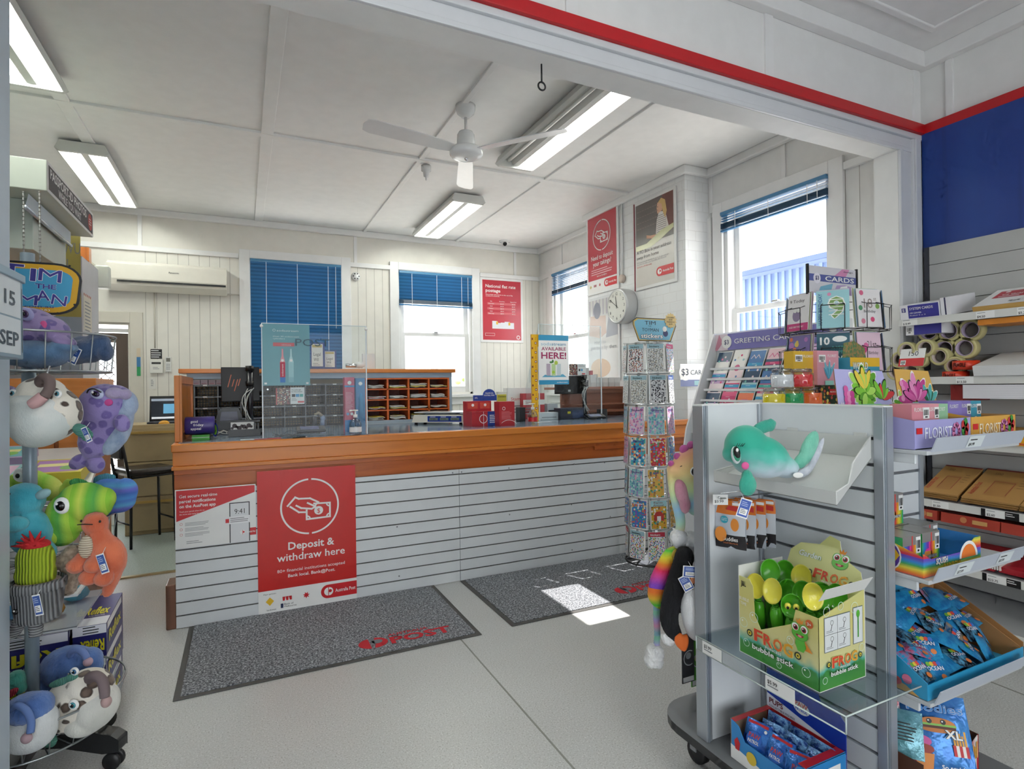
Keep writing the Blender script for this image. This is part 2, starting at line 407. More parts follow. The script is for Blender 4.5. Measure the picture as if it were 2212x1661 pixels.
for q in ((-4, -2.6, 0, 3.6), (2.4, 4, 0, 3.6), (-2.6, 2.4, 0, .5), (-2.6, 2.4, 2.5, 3.6)): mb.box(q[0], q[1], -3.3, -3.2, q[2], q[3], WALL)
S('wall_front_unseen', mb)  # unseen shopfront wall, added to cut the sky light from behind the camera
mb = MB(); mb.quad((-2.6, -3.25, .5), (2.4, -3.25, .5), (2.4, -3.25, 2.5), (-2.6, -3.25, 2.5), clear()); S('window_5', mb)  # unseen shopfront glass in the opening left for that light
mb = MB(); mb.box(XC, XR, 4.03, 5.68, 0, ZC, brick()); S('wall_chimney', mb)
# opening between the rooms: header, jambs, mouldings
XJ = 3.745
mb = MB(); mb.box(-.70, XJ, YO, YO+.15, 2.90, 3.6, WALL)
mb.box(-4, -.70, YO, YO+.15, 0, 3.6, M('#c9d3dc', .5)); mb.box(XJ, XR, YO, YO+.15, 0, 3.6, WALL)
for x in (.1, 1.35, 2.6, 3.94): mb.box(x-.03, x+.03, YO-.012, YO, 3.08, 3.45, TRIM)
S('wall_partition', mb)
# the jamb on the left: a blue-grey board seen almost edge on
mb = MB(); a = P(21, -100, Y=YO+.16); c = P(20, 1760, Y=YO+.16)
mb.add([(a.x-.3, YO-.02, a.z), (a.x, YO-.02, a.z), (c.x, YO-.02, -.0), (c.x-.3, YO-.02, -.0), (a.x-.3, YO+.16, a.z), (a.x, YO+.16, a.z), (c.x, YO+.16, 0), (c.x-.3, YO+.16, 0)],
       [(0, 1, 2, 3), (7, 6, 5, 4), (1, 5, 6, 2), (4, 0, 3, 7), (0, 4, 5, 1), (2, 6, 7, 3)], M('#b9c6d2', .45)); S('trim_6', mb)
mb = MB(); G2 = M('#d9dbdf', .35)
for (z0, z1, d) in ((2.90, 2.925, .018), (2.925, 2.985, .012), (2.985, 3.018, .03)): mb.box(-.66, XR-.02, YO-d, YO, z0, z1, G2)
for (x0, x1, d) in ((XJ, XJ+.022, .018), (XJ+.022, XJ+.12, .012), (XJ+.12, XJ+.135, .026), (XJ+.135, XJ+.19, .035)): mb.box(x0, x1, YO-d, YO, 0, 2.985 if x0 > XJ+.1 else 2.905, G2)
S('trim_7', mb, .004)
RD = M('#c4161f', .4, name='red_rail_paint')
mb = MB(); mb.box(-4, XR, YO-.05, YO, 3.018, 3.08, RD); mb.box(XR-.05, XR, -3.2, YO, 3.018, 3.08, RD); S('trim_8', mb, .004)
for (nm, x) in (('trim_9', 3.62),):
    mb = MB(); mb.box(XR-.014, XR, 1.98, 2.02, 3.08, 3.45, TRIM); mb.box(XR-.014, XR, .5, .54, 3.08, 3.45, TRIM); S(nm, mb)
# picture rails in the back room, battens above them
mb = MB()
for x0, x1 in ((-4, -.02), (1.25, 1.77), (3.04, XR)): mb.box(x0, x1, YB-.03, YB, 2.99, 3.045, TRIM)
for x0, x1 in ((5.68, 5.93), (7.07, YB)): mb.box(XR-.03, XR, x0, x1, 2.99, 3.045, TRIM)
mb.box(XR-.03, XR, YO+.15, 2.68, 2.99, 3.045, TRIM)
for x in (-3.4, -1.0, 1.33, 3.6): mb.box(x-.02, x+.02, YB-.012, YB, 3.04, ZC-.07, TRIM)
for y in (6.75, 3.2, 3.99): mb.box(XR-.012, XR, y-.02, y+.02, 3.04, ZC-.07, TRIM)
mb.box(XR-.02, XR, 3.985, 4.03, 0, 3.0, TRIM)
S('trim_10', mb, .003)
# skirting
mb = MB(); mb.box(-4, XR, YB-.02, YB, 0, .16, TRIM); S('baseboard_back', mb); mb = MB(); mb.box(XR-.02, XR, 2.3, YB, 0, .16, TRIM); S('baseboard_right', mb)
# ---- windows (frame, two sashes, glass)
def window(n, fr, W, z0, z1, zm, fw=.115):
    w = T('window_%d' % n, fr.at(0, z0), None, None); w['kind'] = 'structure'
    mb = MB()
    mb.obox(fr, -fw, 0, z0-.04, z1+.1, 0, .03, TRIM); mb.obox(fr, W, W+fw, z0-.04, z1+.1, 0, .03, TRIM); mb.obox(fr, 0, W, z1, z1+.1, 0, .03, TRIM)
    mb.obox(fr, -fw-.03, W+fw+.03, z0-.07, z0-.03, -.02, .07, TRIM); mb.obox(fr, -fw, W+fw, z0-.17, z0-.07, 0, .02, TRIM)
    for a, c in ((0, .04), (W-.04, W)): mb.obox(fr, a, c, z0-.03, z1, -.12, .0, TRIM)
    mb.obox(fr, .04, W-.04, z1-.02, z1, -.12, -.001, TRIM); mb.obox(fr, .04, W-.04, z0-.03, z0, -.12, -.001, TRIM)
    mb.build('window_frame', w, .004)
    mb = MB(); s = .055
    for (a, c, d) in ((zm-.02, z1-.02, -.085), (z0, zm+.02, -.045)):
        mb.obox(fr, .04, .04+s, a, c, d-.03, d, TRIM); mb.obox(fr, W-.04-s, W-.04, a, c, d-.03, d, TRIM)
        mb.obox(fr, .04+s, W-.04-s, c-.045, c, d-.029, d-.001, TRIM); mb.obox(fr, .04+s, W-.04-s, a, a+(.045 if a > z0 else .08), d-.029, d-.001, TRIM)
    mb.obox(fr, W/2-.03, W/2+.03, zm+.02, zm+.035, -.045, -.01, CHROME)
    mb.build('sash', w, .003)
    mb = MB(); mb.rect(fr, .09, zm, W-.18, z1-zm-.06, clear(), -.1); mb.rect(fr, .09, z0+.07, W-.18, zm-z0-.07, clear(), -.06); mb.build('glass', w)
    return w
window(1, Fr((.10, YB, 0), (1, 0, 0), (0, 0, 1)), 1.05, 1.37, 3.0, 2.16)
window(2, Fr((1.88, YB, 0), (1, 0, 0), (0, 0, 1)), 1.04, 1.37, 3.0, 2.16)
window(3, Fr((XR, 6.97, 0), (0, -1, 0), (0, 0, 1)), 1.02, 1.37, 3.0, 2.10)
window(4, Fr((XR, 3.84, 0), (0, -1, 0), (0, 0, 1)), 1.04, 1.30, 3.0, 2.10)
def blind(fr, W, z1, drop, label, pitch=.022, tilt=60, stack=0):
    o = fr.at(W/2, z1, .035); t = T('venetian_blind', o, label, 'blind'); BL = (M('#3273a6', .35), M('#28618e', .35))  # two blues alternate to paint in the shading bands between slats
    mb = MB(); mb.obox(fr, 0, W, z1-.03, z1, .012, .05, M('#4b86b0', .35)); mb.build('head_rail', t, .003)
    mb = MB(); z = z1-.04; i = 0; zb = z1-drop; c, s = math.cos(math.radians(tilt))*.0125, math.sin(math.radians(tilt))*.0125
    zst = zb+stack
    while z > zst:
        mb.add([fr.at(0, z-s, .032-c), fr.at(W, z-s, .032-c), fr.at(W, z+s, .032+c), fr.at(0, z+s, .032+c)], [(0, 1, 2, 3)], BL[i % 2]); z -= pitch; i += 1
    z = zst
    while z > zb+.02: mb.obox(fr, 0, W, z-.0015, z, .02, .045, M('#27506f', .4)); z -= .0042
    mb.build('slats', t)
    mb = MB(); mb.obox(fr, 0, W, zb-.005, zb+.012, .018, .046, BL[0]); mb.build('bottom_rail', t)
    for a in (.17, W/2, W-.16): mb = MB(); mb.obox(fr, a-.0025, a+.0025, zb, z1-.03, .046, .048, WHITE); mb.build('cord', t)
    mb = MB(); mb.tube([fr.at(W-.07, z1-.03, .055), fr.at(W-.07, z1-min(drop*.9, .8), .055)], .003, WHITE, 6); mb.build('tilt_wand', t)
    return t
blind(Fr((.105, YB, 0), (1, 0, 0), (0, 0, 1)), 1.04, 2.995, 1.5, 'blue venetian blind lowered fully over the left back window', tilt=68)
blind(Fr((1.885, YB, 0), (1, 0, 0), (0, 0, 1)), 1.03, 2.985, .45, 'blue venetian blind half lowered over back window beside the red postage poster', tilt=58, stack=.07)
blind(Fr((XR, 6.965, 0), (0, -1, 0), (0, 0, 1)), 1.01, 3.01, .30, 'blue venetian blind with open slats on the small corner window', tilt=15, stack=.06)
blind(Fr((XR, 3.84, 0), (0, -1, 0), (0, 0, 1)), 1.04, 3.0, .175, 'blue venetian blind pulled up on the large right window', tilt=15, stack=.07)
# ---- back door: screen door with diamond mesh
d = T('door_1', (-1.95, YB, 0), None, None); d['kind'] = 'structure'
fd = Fr((-1.95, YB, 0), (1, 0, 0), (0, 0, 1)); mb = MB(); DT = M('#d8d3c6', .45)
mb.obox(fd, .85, .97, 0, 2.31, -.0, .03, DT); mb.obox(fd, -.12, .85, 2.19, 2.31, 0, .03, DT); mb.obox(fd, .83, .85, 0, 2.19, -.12, .0, DT); mb.obox(fd, 0, .85, 2.17, 2.19, -.12, 0, DT); mb.build('door_frame', d, .005)
mb = MB(); DB = M('#5a4c42', .5)
for a in ((0.02, .12), (.71, .82)): mb.obox(fd, a[0], a[1], .02, 2.08, -.09, -.05, DB)
mb.obox(fd, .02, .82, 1.98, 2.08, -.09, -.05, DB); mb.obox(fd, .02, .82, .02, .25, -.09, -.05, DB); mb.obox(fd, .02, .82, .95, 1.02, -.09, -.05, DB)
mb.obox(fd, .0, .83, 2.09, 2.13, -.1, -.04, M('#f2f2f2', .3)); mb.build('screen_frame', d)
mb = MB(); k = 0; G = M('#6b4436', .5); st = .075
for i in range(-26, 12):
    for sgn in (1, -1):
        pts = []
        a0 = i*st if sgn > 0 else (i+26)*st
        for b0, b1 in ((1.02, 1.98), (.25, .95)):
            for q in range(40):
                z = b0+(b1-b0)*q/39; a = i*st+(z-b0)*1.0 if sgn > 0 else .84-(i*st+(z-b0)*1.0)
                if .12 < a < .71: pts.append((a, z))
            if len(pts) > 1: mb.line(fd, [pts[0], pts[-1]], .007, G, -.07)
            pts = []
mb.build('security_mesh', d)
mb = MB(); mb.box(fd.o.x+.84, fd.o.x+.87, YB-.02, YB+.0, 1.06, 1.12, CHROME); mb.build('door_lock', d)
# ---- outside world seen through the glass
mb = MB(); mb.quad((-30, 7.8, -.4), (40, 7.8, -.4), (40, 60, -.4), (-30, 60, -.4), M('#ece8e2', .9)); mb.quad((4.4, -20, -.4), (60, -20, -.4), (60, 7.8, -.4), (4.4, 7.8, -.4), M('#ece8e2', .9)); S('floor_outside', mb)
b = T('corrugated_building', (12, 4, -.4), 'pale blue corrugated building with sloping roof edge seen through the large right window', 'building')
BT = P(1617, 584, X=11.5).z; mb = MB(); mb.box(12, 16, 2.0, 16, -.4, BT-.1, M('#6f84ae', .6)); mb.box(11.95, 12, 2.0, 16, BT-1.9, BT-1.6, M('#c8d4e4', .6))
for i in range(70): mb.box(11.96, 12, 2.0+i*.2, 2.08+i*.2, -.4, BT-.1, M('#8093bb', .6))
mb.build('wall', b)
mb = MB(); mb.box(11.5, 14, 1.8, 16, BT-.1, BT-.05, M('#8c9cbc', .5)); mb.box(11.45, 11.5, 1.8, 16, BT-.12, BT, M('#4b5c86', .5)); mb.build('roof', b)
mb = MB(); mb.box(11.94, 11.97, 7.6, 8.6, .6, 2.0, M('#4779b4', .3)); mb.build('window', b)
t = T('bare_tree', (9.5, 13, -.4), 'bare pale tree outside the corner window beside the chimney', 'tree')
mb = MB(); r = random.Random(4); BK = M('#b9b4ad', .9)
def limb(p, d, L, w, k):
    q = p+d*L; mb.tube([p, (p+q)/2+Vector((r.uniform(-.05, .05),)*3), q], [w, w*.8, w*.6], BK, 5)
    if k:
        for _ in range(3): limb(q, (d+Vector((r.uniform(-.7, .7), r.uniform(-.7, .7), r.uniform(-.1, .6)))).normalized(), L*.72, w*.6, k-1)
limb(Vector((9.5, 13, -.4)), Vector((0, 0, 1)), 1.6, .09, 4); mb.build('branches', t)
t = T('garden_shrub', (6.3, 18, -.4), 'green shrub outside the back window low on the right', 'shrub')
mb = MB()
for i in range(220):
    c = Vector((6.3+r.gauss(0, .5), 18+r.gauss(0, .4), .4+r.gauss(0, .5))); mb.ell(c, (.12, .12, .08), M('#7da24e' if i % 2 else '#9bb86a', .8), n=6)
mb.build('foliage', t)
mb = MB(); mb.tube([(5.1, 16, -.4), (5.1, 16, 3.0)], .11, M('#9aa0a8', .8)); mb.tube([(5.1, 16, 3.0), (5.1, 16, 3.3)], [.13, .05], M('#9aa0a8', .8))
single('gate_post', mb, (5.1, 16, -.4), 'grey post standing outside the half covered back window', 'post')
# ---- ceiling fittings
def fluoro(x0, x1, y0, y1, z, label, on=(1, 1)):
    z -= .0205
    t = T('fluorescent_light', ((x0+x1)/2, (y0+y1)/2, z), label, 'ceiling light', 'twin tube ceiling lights'); BM_ = M('#d2d3cf', .4)
    w = x1-x0; zb = z-.085; xm = (x0+x1)/2
    for ya, yb, q in ((y0, y0+.03, 1), (y1-.03, y1, -1)):
        mb = MB()
        mb.add([(x0+.03, ya, z), (x1-.03, ya, z), (x1, ya, zb+.02), (x1-.03, ya, zb), (x0+.03, ya, zb), (x0, ya, zb+.02),
                (x0+.03, yb, z), (x1-.03, yb, z), (x1, yb, zb+.02), (x1-.03, yb, zb), (x0+.03, yb, zb), (x0, yb, zb+.02)],
               [(0, 1, 2, 3, 4, 5), (11, 10, 9, 8, 7, 6)]+[(i, (i+1) % 6, 6+(i+1) % 6, 6+i) for i in range(6)], BM_)
        mb.build('end_cap', t)
    mb = MB()
    for s in (-1, 1):
        xe = x0 if s < 0 else x1
        a, b_, c, d_ = xe-s*.03, xe, xe-s*.02, xe-s*.10
        mb.add([(xe-s*.03, y0+.03, z), (xe, y0+.03, zb+.02), (xe-s*.02, y0+.03, zb), (xe-s*.09, y0+.03, z-.012),
                (xe-s*.03, y1-.03, z), (xe, y1-.03, zb+.02), (xe-s*.02, y1-.03, zb), (xe-s*.09, y1-.03, z-.012)],
               [(0, 1, 5, 4), (1, 2, 6, 5), (2, 3, 7, 6), (3, 0, 4, 7)], BM_)
    mb.box(x0+.03, x1-.03, y0+.02, y1-.02, z-.014, z, BM_)
    mb.add([(xm-.055, y0+.03, z-.012), (xm+.055, y0+.03, z-.012), (xm+.025, y0+.03, zb+.02), (xm-.025, y0+.03, zb+.02), (xm-.055, y1-.03, z-.012), (xm+.055, y1-.03, z-.012), (xm+.025, y1-.03, zb+.02), (xm-.025, y1-.03, zb+.02)],
           [(1, 5, 6, 2), (2, 6, 7, 3), (3, 7, 4, 0)], BM_); mb.build('reflector', t)
    for k, xt in enumerate((x0+w*.27, x0+w*.73)):
        mb = MB(); EM = M('#fbfff6', .3, emit=LAMP) if on[k] else M('#e8e8e4', .3)
        mb.tube([(xt, y0+.07, z-.045), (xt, y1-.07, z-.045)], .0135, EM, 10); mb.build('tube_lamp', t)
    return t
LAMP = 38.
fluoro(-1.34, -.98, 2.98, 4.49, ZC, 'ceiling fluorescent light cut off by the left jamb at top left')
fluoro(-1.31, -.95, 5.54, 7.03, ZC, 'ceiling fluorescent light above the air conditioner')
fluoro(2.0, 2.37, 2.95, 4.48, ZC, 'ceiling fluorescent light behind the fan with one tube lit', (0, 1))
fluoro(1.96, 2.33, 5.48, 7.0, ZC, 'ceiling fluorescent light in front of the back windows')
fluoro(.9, 1.26, -.9, .6, 3.54, 'unseen ceiling fluorescent light added in the front room')  # assumed fixture out of view, added to help light the interior
FAN = (190, 310, 70)
f = T('ceiling_fan', (1.466, 3.79, ZC), 'white three bladed ceiling fan on a short rod', 'fan'); c = Vector((1.466, 3.79, 0)); FW = M('#eceded', .25)
mb = MB(); mb.lathe([(.0, 0), (.03, 0), (.04, .01), (.062, .03), (.07, .06), (.072, .085)], c+V(0, 0, ZC-.085), FW); mb.build('canopy', f)
mb = MB(); mb.tube([c+V(0, 0, ZC-.08), c+V(0, 0, 3.24)], .012, FW); mb.build('rod', f)
mb = MB(); mb.lathe([(.02, .0), (.05, -.01), (.062, -.03), (.066, -.11), (.068, -.13)], c+V(0, 0, 3.275), FW)
mb.lathe([(.075, .0), (.11, -.005), (.118, -.02), (.118, -.045), (.105, -.06), (.07, -.07), (.03, -.073), (.0, -.073)], c+V(0, 0, 3.15), FW, 32)
mb.ell(c+V(0, 0, 3.075), (.014, .014, .014), CHROME); mb.build('motor', f)
for ang in FAN:
    a = math.radians(ang); u = V(math.cos(a), math.sin(a), 0); v = V(-math.sin(a), math.cos(a), .22).normalized()
    fr = Fr(c+V(0, 0, 3.13), u, v); mb = MB()
    pts = [(.11, -.04), (.2, -.055), (.70, -.07), (.745, -.055), (.76, 0), (.745, .055), (.70, .07), (.2, .055), (.11, .04)]
    mb.prism(fr, pts, -.003, .003, FW); mb.build('blade', f)
mb = MB(); mb.tube([V(1.238, 2.245, 2.90), V(1.238, 2.245, 2.815)], .004, BLACK, 6); mb.ring(V(1.238, 2.245, 2.80), .018, .018, .004, BLACK, Mx=AA('X', 90))
single('screw_eye', mb, (1.238, 2.245, 2.90), 'black screw eye hook under the white header beam', 'hook')
mb = MB(); mb.lathe([(.0, -.13), (.008, -.13), (.01, -.10), (.025, -.095), (.03, -.05), (.045, -.045), (.045, 0)], V(1.52, 4.93, ZC-.016), FW); single('lamp_holder', mb, (1.52, 4.93, ZC), 'small white bare lamp holder on the ceiling below the fan', 'lamp holder')
mb = MB(); c = V(3.31, 7.12, ZC); mb.lathe([(.0, -.02), (.075, -.02), (.08, 0)], c, FW, cap=False); mb.ell(c+V(0, 0, -.03), (.05, .05, .045), FW); mb.ell(c+V(-.012, -.03, -.05), (.03, .03, .03), BLACK, n=12)
single('dome_camera', mb, c, 'white and black dome security camera on the ceiling near the back corner', 'camera')
mb = MB(); c = V(1.33, YB, 2.87); mb.lathe([(.055, 0), (.055, .02), (.04, .045), (.0, .05)], c, FW, Mx=AA('X', 90)); 
for k in range(6): mb.ell(c+V(.035*math.cos(k*1.047), -.045, .035*math.sin(k*1.047)), .009, BLACK, n=6)
single('alarm_bell', mb, c, 'round white alarm sounder on the wall between the back windows', 'alarm')
# ---- light and camera
w = bpy.data.worlds.new('sky'); SC.world = w; w.use_nodes = True; bg = w.node_tree.nodes['Background']; bg.inputs[0].default_value = (.93, .97, 1, 1); bg.inputs[1].default_value = 3.1
sun = bpy.data.lights.new('sun', 'SUN'); sun.energy = 9; sun.angle = .006; sun.color = (1, .96, .9); so = bpy.data.objects.new('sun', sun); COL.objects.link(so)
so.rotation_euler = Vector((-1, -.0, -1.31)).to_track_quat('-Z', 'Y').to_euler(); so.location = (8, 3, 7)
cam = bpy.data.cameras.new('camera'); cam.sensor_width = 36; cam.lens = F*36/2212; cam.clip_start = .05; co = bpy.data.objects.new('camera', cam); COL.objects.link(co)
co.matrix_world = Matrix(((R_.x, U_.x, -F_.x, 0), (R_.y, U_.y, -F_.y, 0), (R_.z, U_.z, -F_.z, H), (0, 0, 0, 1))); SC.camera = co
SC.view_settings.view_transform = 'Standard'; SC.view_settings.exposure = .7; SC.view_settings.gamma = 1.02
cy = SC.cycles; cy.use_denoising = True; cy.max_bounces = 6; cy.diffuse_bounces = 3; cy.glossy_bounces = 3; cy.transparent_max_bounces = 10; cy.time_limit = 1150; cy.transmission_bounces = 4
cy.sample_clamp_indirect = 6; cy.caustics_reflective = False; cy.caustics_refractive = False; cy.use_adaptive_sampling = True; cy.adaptive_threshold = .07; cy.adaptive_min_samples = 12
# ================================================================ service counter
ZT = 1.122
def fpx(x0, y0, x1, y1, **k):
    """frame of a flat panel facing the room, from its top-left and bottom-right corners on a known plane"""
    a = P(x0, y0, **k); b = P(x1, y1, **k); dx = b-a; u = Vector((dx.x, dx.y, 0)); w = u.length
    return Fr(Vector((a.x, a.y, b.z)), u, (0, 0, 1)), w, a.z-b.z
def pbox(mb, x0, x1, ytop, ybot, Y, d, mat, Zb=None):
    """box whose front face fills the given picture rectangle at depth Y"""
    a = P(x0, ytop, Y=Y); b = P(x1, ybot, Y=Y); z0 = Zb if Zb is not None else b.z
    mb.box(a.x, b.x, Y, Y+d, z0, a.z, mat); return a.x, b.x, z0, a.z
WD = wood('#d98234', '#c06a24', 'x'); WDD = wood('#bf6226', '#9a4a18', 'x'); WDZ = wood('#d98234', '#b86422', 'z')
t = T('service_counter', (1.3, 4.4, 0), 'long orange timber service counter with white slatted front', 'counter')
XL, XRR = -.39, 3.70
mb = MB(); mb.box(XL, XRR, 3.96, 4.03, 1.072, ZT-.002, WD); mb.box(XL, XL+.05, 4.0, 5.05, 1.072, ZT-.002, wood('#d98234', '#c06a24', 'y')); mb.build('edge_nosing', t, .006)
n = N('blue_grey_laminate'); v = n.coord(); n.l(n.ramp(n.noise(v, 3, 5), [(.3, srgb('#6f8296')), (.7, srgb('#8b9caf'))]), n.b.inputs['Base Color']); n.b.inputs['Roughness'].default_value = .12; LAM = n.m
mb = MB(); mb.box(XL+.03, XRR, 4.03, 5.1, 1.08, ZT, LAM); mb.build('countertop', t, .002)
mb = MB(); mb.box(XL+.005, XRR, 3.985, 4.02, .985, 1.072, WD); mb.box(XL+.0, XRR, 3.965, 4.02, .962, .985, WD); mb.build('fascia_board', t, .004)
mb = MB(); mb.box(XL+.01, XRR, 4.01, 4.05, .80, .962, WDD); mb.box(XL+.01, XRR, 3.995, 4.02, .93, .962, WDD); mb.box(2.66, XRR, 3.99, 4.02, .90, .93, WDD); mb.build('apron_board', t, .003)
mb = MB(); mb.box(XL+.01, XL+.05, 4.03, 5.05, 0, 1.075, WDZ); mb.build('end_panel', t, .003)
mb = MB(); mb.box(XL-.04, XL+.015, 3.99, 4.15, 0, .27, wood('#7c5340', '#55372a', 'z')); mb.build('plinth_block', t, .006)
SLW = M('#dfe3e6', .35, name='slat_board'); GRV = M('#4c4a49', .6)
def slatwall(name, parent, fr, w, h, first=.035, step=.0797, gh=.009):
    """slat board: white bands with recessed dark grooves; one sheet"""
    mb = MB(); z = h; k = 0; y = h-first
    while y > 0:
        mb.obox(fr, 0, w, y+gh/2, z, 0, .014, SLW); z = y-gh/2; y -= step
    mb.obox(fr, 0, w, 0, z, 0, .014, SLW); mb.obox(fr, 0, w, 0, h, -.004, .003, GRV)
    return mb.build(name, parent, 0)
fc = Fr((-.375, 3.995, 0.005), (1, 0, 0), (0, 0, 1))
o = slatwall('slat_panel', t, fc, 1.823, .826)
slatwall('slat_panel', t, Fr((1.452, 3.995, .005), (1, 0, 0), (0, 0, 1)), 2.4, .826)
for k, (x, z) in enumerate(((-.30, .60), (-.29, .16), (.98, .46), (.99, .11), (1.40, .81), (1.47, .81), (1.86, .81), (2.45, .80), (1.86, .45), (2.42, .47), (2.8, .33), (2.42, .1), (2.75, .79), (-.28, .8))):
    mb = MB(); mb.lathe([(.006, 0), (.0045, .002)], (x, 3.981, z), GREY, 8, AA('X', 90)); mb.build('screw', t)
# ---- mats
def mat_(name, x0, x1, y0, y1, label, logo=True):
    t = T(name, ((x0+x1)/2, (y0+y1)/2, 0), label, 'mat')
    mb = MB(); mb.box(x0, x1, y0, y1, .001, .005, M('#4c4b4a', .7)); mb.build('rubber_border', t, .002)
    mb = MB(); mb.box(x0+.03, x1-.03, y0+.03, y1-.01, .003, .009, speck('#73767c', '#34373e', '#b4b8c0', 95., .95, .10)); mb.build('carpet', t)
    if logo:
        f = Fr((x1, y0, .0095), (1, 0, 0), (0, 1, 0)); mb = MB(); R = M('#b8202c', .9)
        a = -.60
        mb.disc(f, a, .165, .075, R, ry=.065, a0=100, a1=260); mb.disc(f, a+.012, .165, .075, R, ry=.065, a0=-95, a1=82)
        mb.rect(f, a-.004, .13, .018, .10, M('#6e7178', .95), .001); mb.disc(f, a+.03, .175, .03, M('#6e7178', .95), .001, ry=.026)
        mb.text(f, 'POST', -.50, .11, .085, R, w=.36, bold=1.6); mb.text(f, 'AUSTRALIA', -.50, .212, .028, R, w=.24, bold=1.2); mb.build('logo', t)
    return t
mat_('floor_mat', -.308, 1.245, 3.065, 3.985, 'grey floor mat with red post logo in front of the red deposit poster')
mat_('floor_mat', 1.447, 3.0, 3.085, 4.0-.02, 'grey floor mat right of the counter centre with a sun patch and a red logo')
# ---- post posters
def post_logo(mb, f, a, b, w, h, R=RED, tail=True):
    r = h/2; pts = [(a+r+r*math.cos(math.radians(q)), b+r+r*math.sin(math.radians(q))) for q in range(90, 271, 15)]+[(a+w, b), (a+w, b+h)]
    mb.poly(f, pts, R, .0012); q = h*.30; cx, cy = a+r*1.05, b+r
    mb.disc(f, cx, cy, q, WHITE, .0018, a0=90, a1=270); mb.disc(f, cx+q*.15, cy, q, WHITE, .0018, a0=-90, a1=90); mb.rect(f, cx-q*.02, cy-q, q*.17, q*2, R, .0022); mb.disc(f, cx+q*.45, cy+q*.1, q*.4, R, .0022)
    mb.text(f, 'Australia Post', a+h*1.02, b+h*.37, h*.26, WHITE, w=w-h*1.12, bold=.6, e=.0018)
def hand_note(mb, f, cx, cy, r, R=RED, W=WHITE):
    """circle with an open hand offering a banknote"""
    mb.arc(f, cx, cy, r, r*.06, W, .0012, 93, 267); mb.arc(f, cx, cy, r, r*.06, W, .0012, -87, 87)
    s = r; L = .062*s; p = lambda x, y: (cx+x*s, cy+y*s)
    mb.line(f, [p(-.75, .08), p(-.5, .36), p(-.38, .30), p(0, .28), p(.28, .12)], L, W, .0014)
    mb.line(f, [p(-.66, .04), p(-.38, -.18), p(-.16, -.2)], L, W, .0014)
    mb.line(f, [p(-.46, .06), p(-.3, -.04), p(.05, -.1), p(.18, -.04)], L, W, .0014)
    mb.line(f, [p(-.08, .12), p(.16, -.02), p(.2, .04)], L, W, .0014)
    mb.line(f, [p(.14, .08), p(.68, .06), p(.68, -.44), p(-.12, -.46), p(-.12, -.14)], L, W, .0014)
    for x, y, a0 in ((.68, .06, 180), (.68, -.44, 90), (-.12, -.46, 0)): mb.arc(f, *p(x, y), .14*s, L*.8, W, .0014, a0, a0+90, 8)
    mb.disc(f, *p(.29, -.18), .155*s, W, .0014); mb.text(f, '$', *p(.29, -.27), .17*s, R, align='c', e=.002)
fq, w, h = fpx(554.6, 1019, 771, 1304, Y=3.972)
t = T('deposit_poster', fq.o, 'large red poster reading Deposit & withdraw here on the counter front', 'poster')
mb = MB(); mb.obox(fq, 0, w, 0, h, -.002, 0, WHITE); mb.rect(fq, 0, h*.19, w, h*.81, M('#cb2420', .3), .0006); mb.build('sheet', t)
mb = MB(); hand_note(mb, fq, w*.52, h*.735, w*.30, M('#cb2420', .3)); mb.text(fq, 'Deposit &', w*.53, h*.45, h*.052, WHITE, w=w*.47, align='c', bold=1); mb.text(fq, 'withdraw here', w*.53, h*.375, h*.052, WHITE, w=w*.69, align='c', bold=1)
mb.text(fq, '80+ financial institutions accepted', w*.53, h*.30, h*.022, WHITE, w=w*.69, align='c'); mb.text(fq, 'Bank local. Bank@Post.', w*.53, h*.262, h*.022, WHITE, w=w*.48, align='c', bold=.6)
post_logo(mb, fq, w*.62, h*.075, w*.38, h*.095)
mb.text(fq, 'Major partners', w*.05, h*.163, h*.009, BLACK, w=w*.12)
mb.poly(fq, [(w*.07, h*.117), (w*.11, h*.145), (w*.15, h*.117), (w*.11, h*.088)], M('#e6b81e'), .0012)
for q in range(3): mb.poly(fq, [(w*(.22+.043*q-.012*(q-1)), h*.135), (w*(.25+.043*q-.012*(q-1)), h*.135), (w*(.255+.035*q), h*.108), (w*(.235+.035*q), h*.108)], RED, .0012)
mb.text(fq, 'bankwest', w*.08, h*.055, h*.011, BLACK, w=w*.09); mb.text(fq, 'Bank of', w*.25, h*.078, h*.012, BLACK, w=w*.09); mb.text(fq, 'Melbourne', w*.25, h*.062, h*.012, BLACK, w=w*.12)
mb.poly(fq, [(w*.215+0, h*.06), (w*.24, h*.06), (w*.24, h*.09), (w*.215, h*.09)], M('#27335c'), .0012)
pts = [(w*.47+(w*.036 if k % 2 == 0 else w*.018)*math.cos(k*math.pi/7+.2), h*.122+(w*.036 if k % 2 == 0 else w*.018)*math.sin(k*math.pi/7+.2)) for k in range(14)]; mb.poly(fq, pts, RED, .0012)
mb.lines(fq, w*.05, h*.035, w*.45, 3, h*.008, M('#9a9a9a')); mb.build('print', t)
fq, w, h = fpx(377.6, 1059, 553.5, 1166, Y=3.975)
t = T('parcel_app_poster', fq.o, 'white and red poster about parcel notifications at the left end of counter', 'poster')
mb = MB(); mb.obox(fq, 0, w, 0, h, -.003, 0, WHITE); mb.poly(fq, [(.006, h*.46), (w-.006, h*.86), (w-.006, h-.006), (.006, h-.006)], RED, .0006); mb.build('sheet', t)
mb = MB()
for k, s in enumerate(('Get secure real-time', 'parcel notifications', 'on the AusPost app')): mb.text(fq, s, w*.05, h*(.855-.085*k), h*.055, WHITE, w=w*(.46, .44, .44)[k], bold=1)
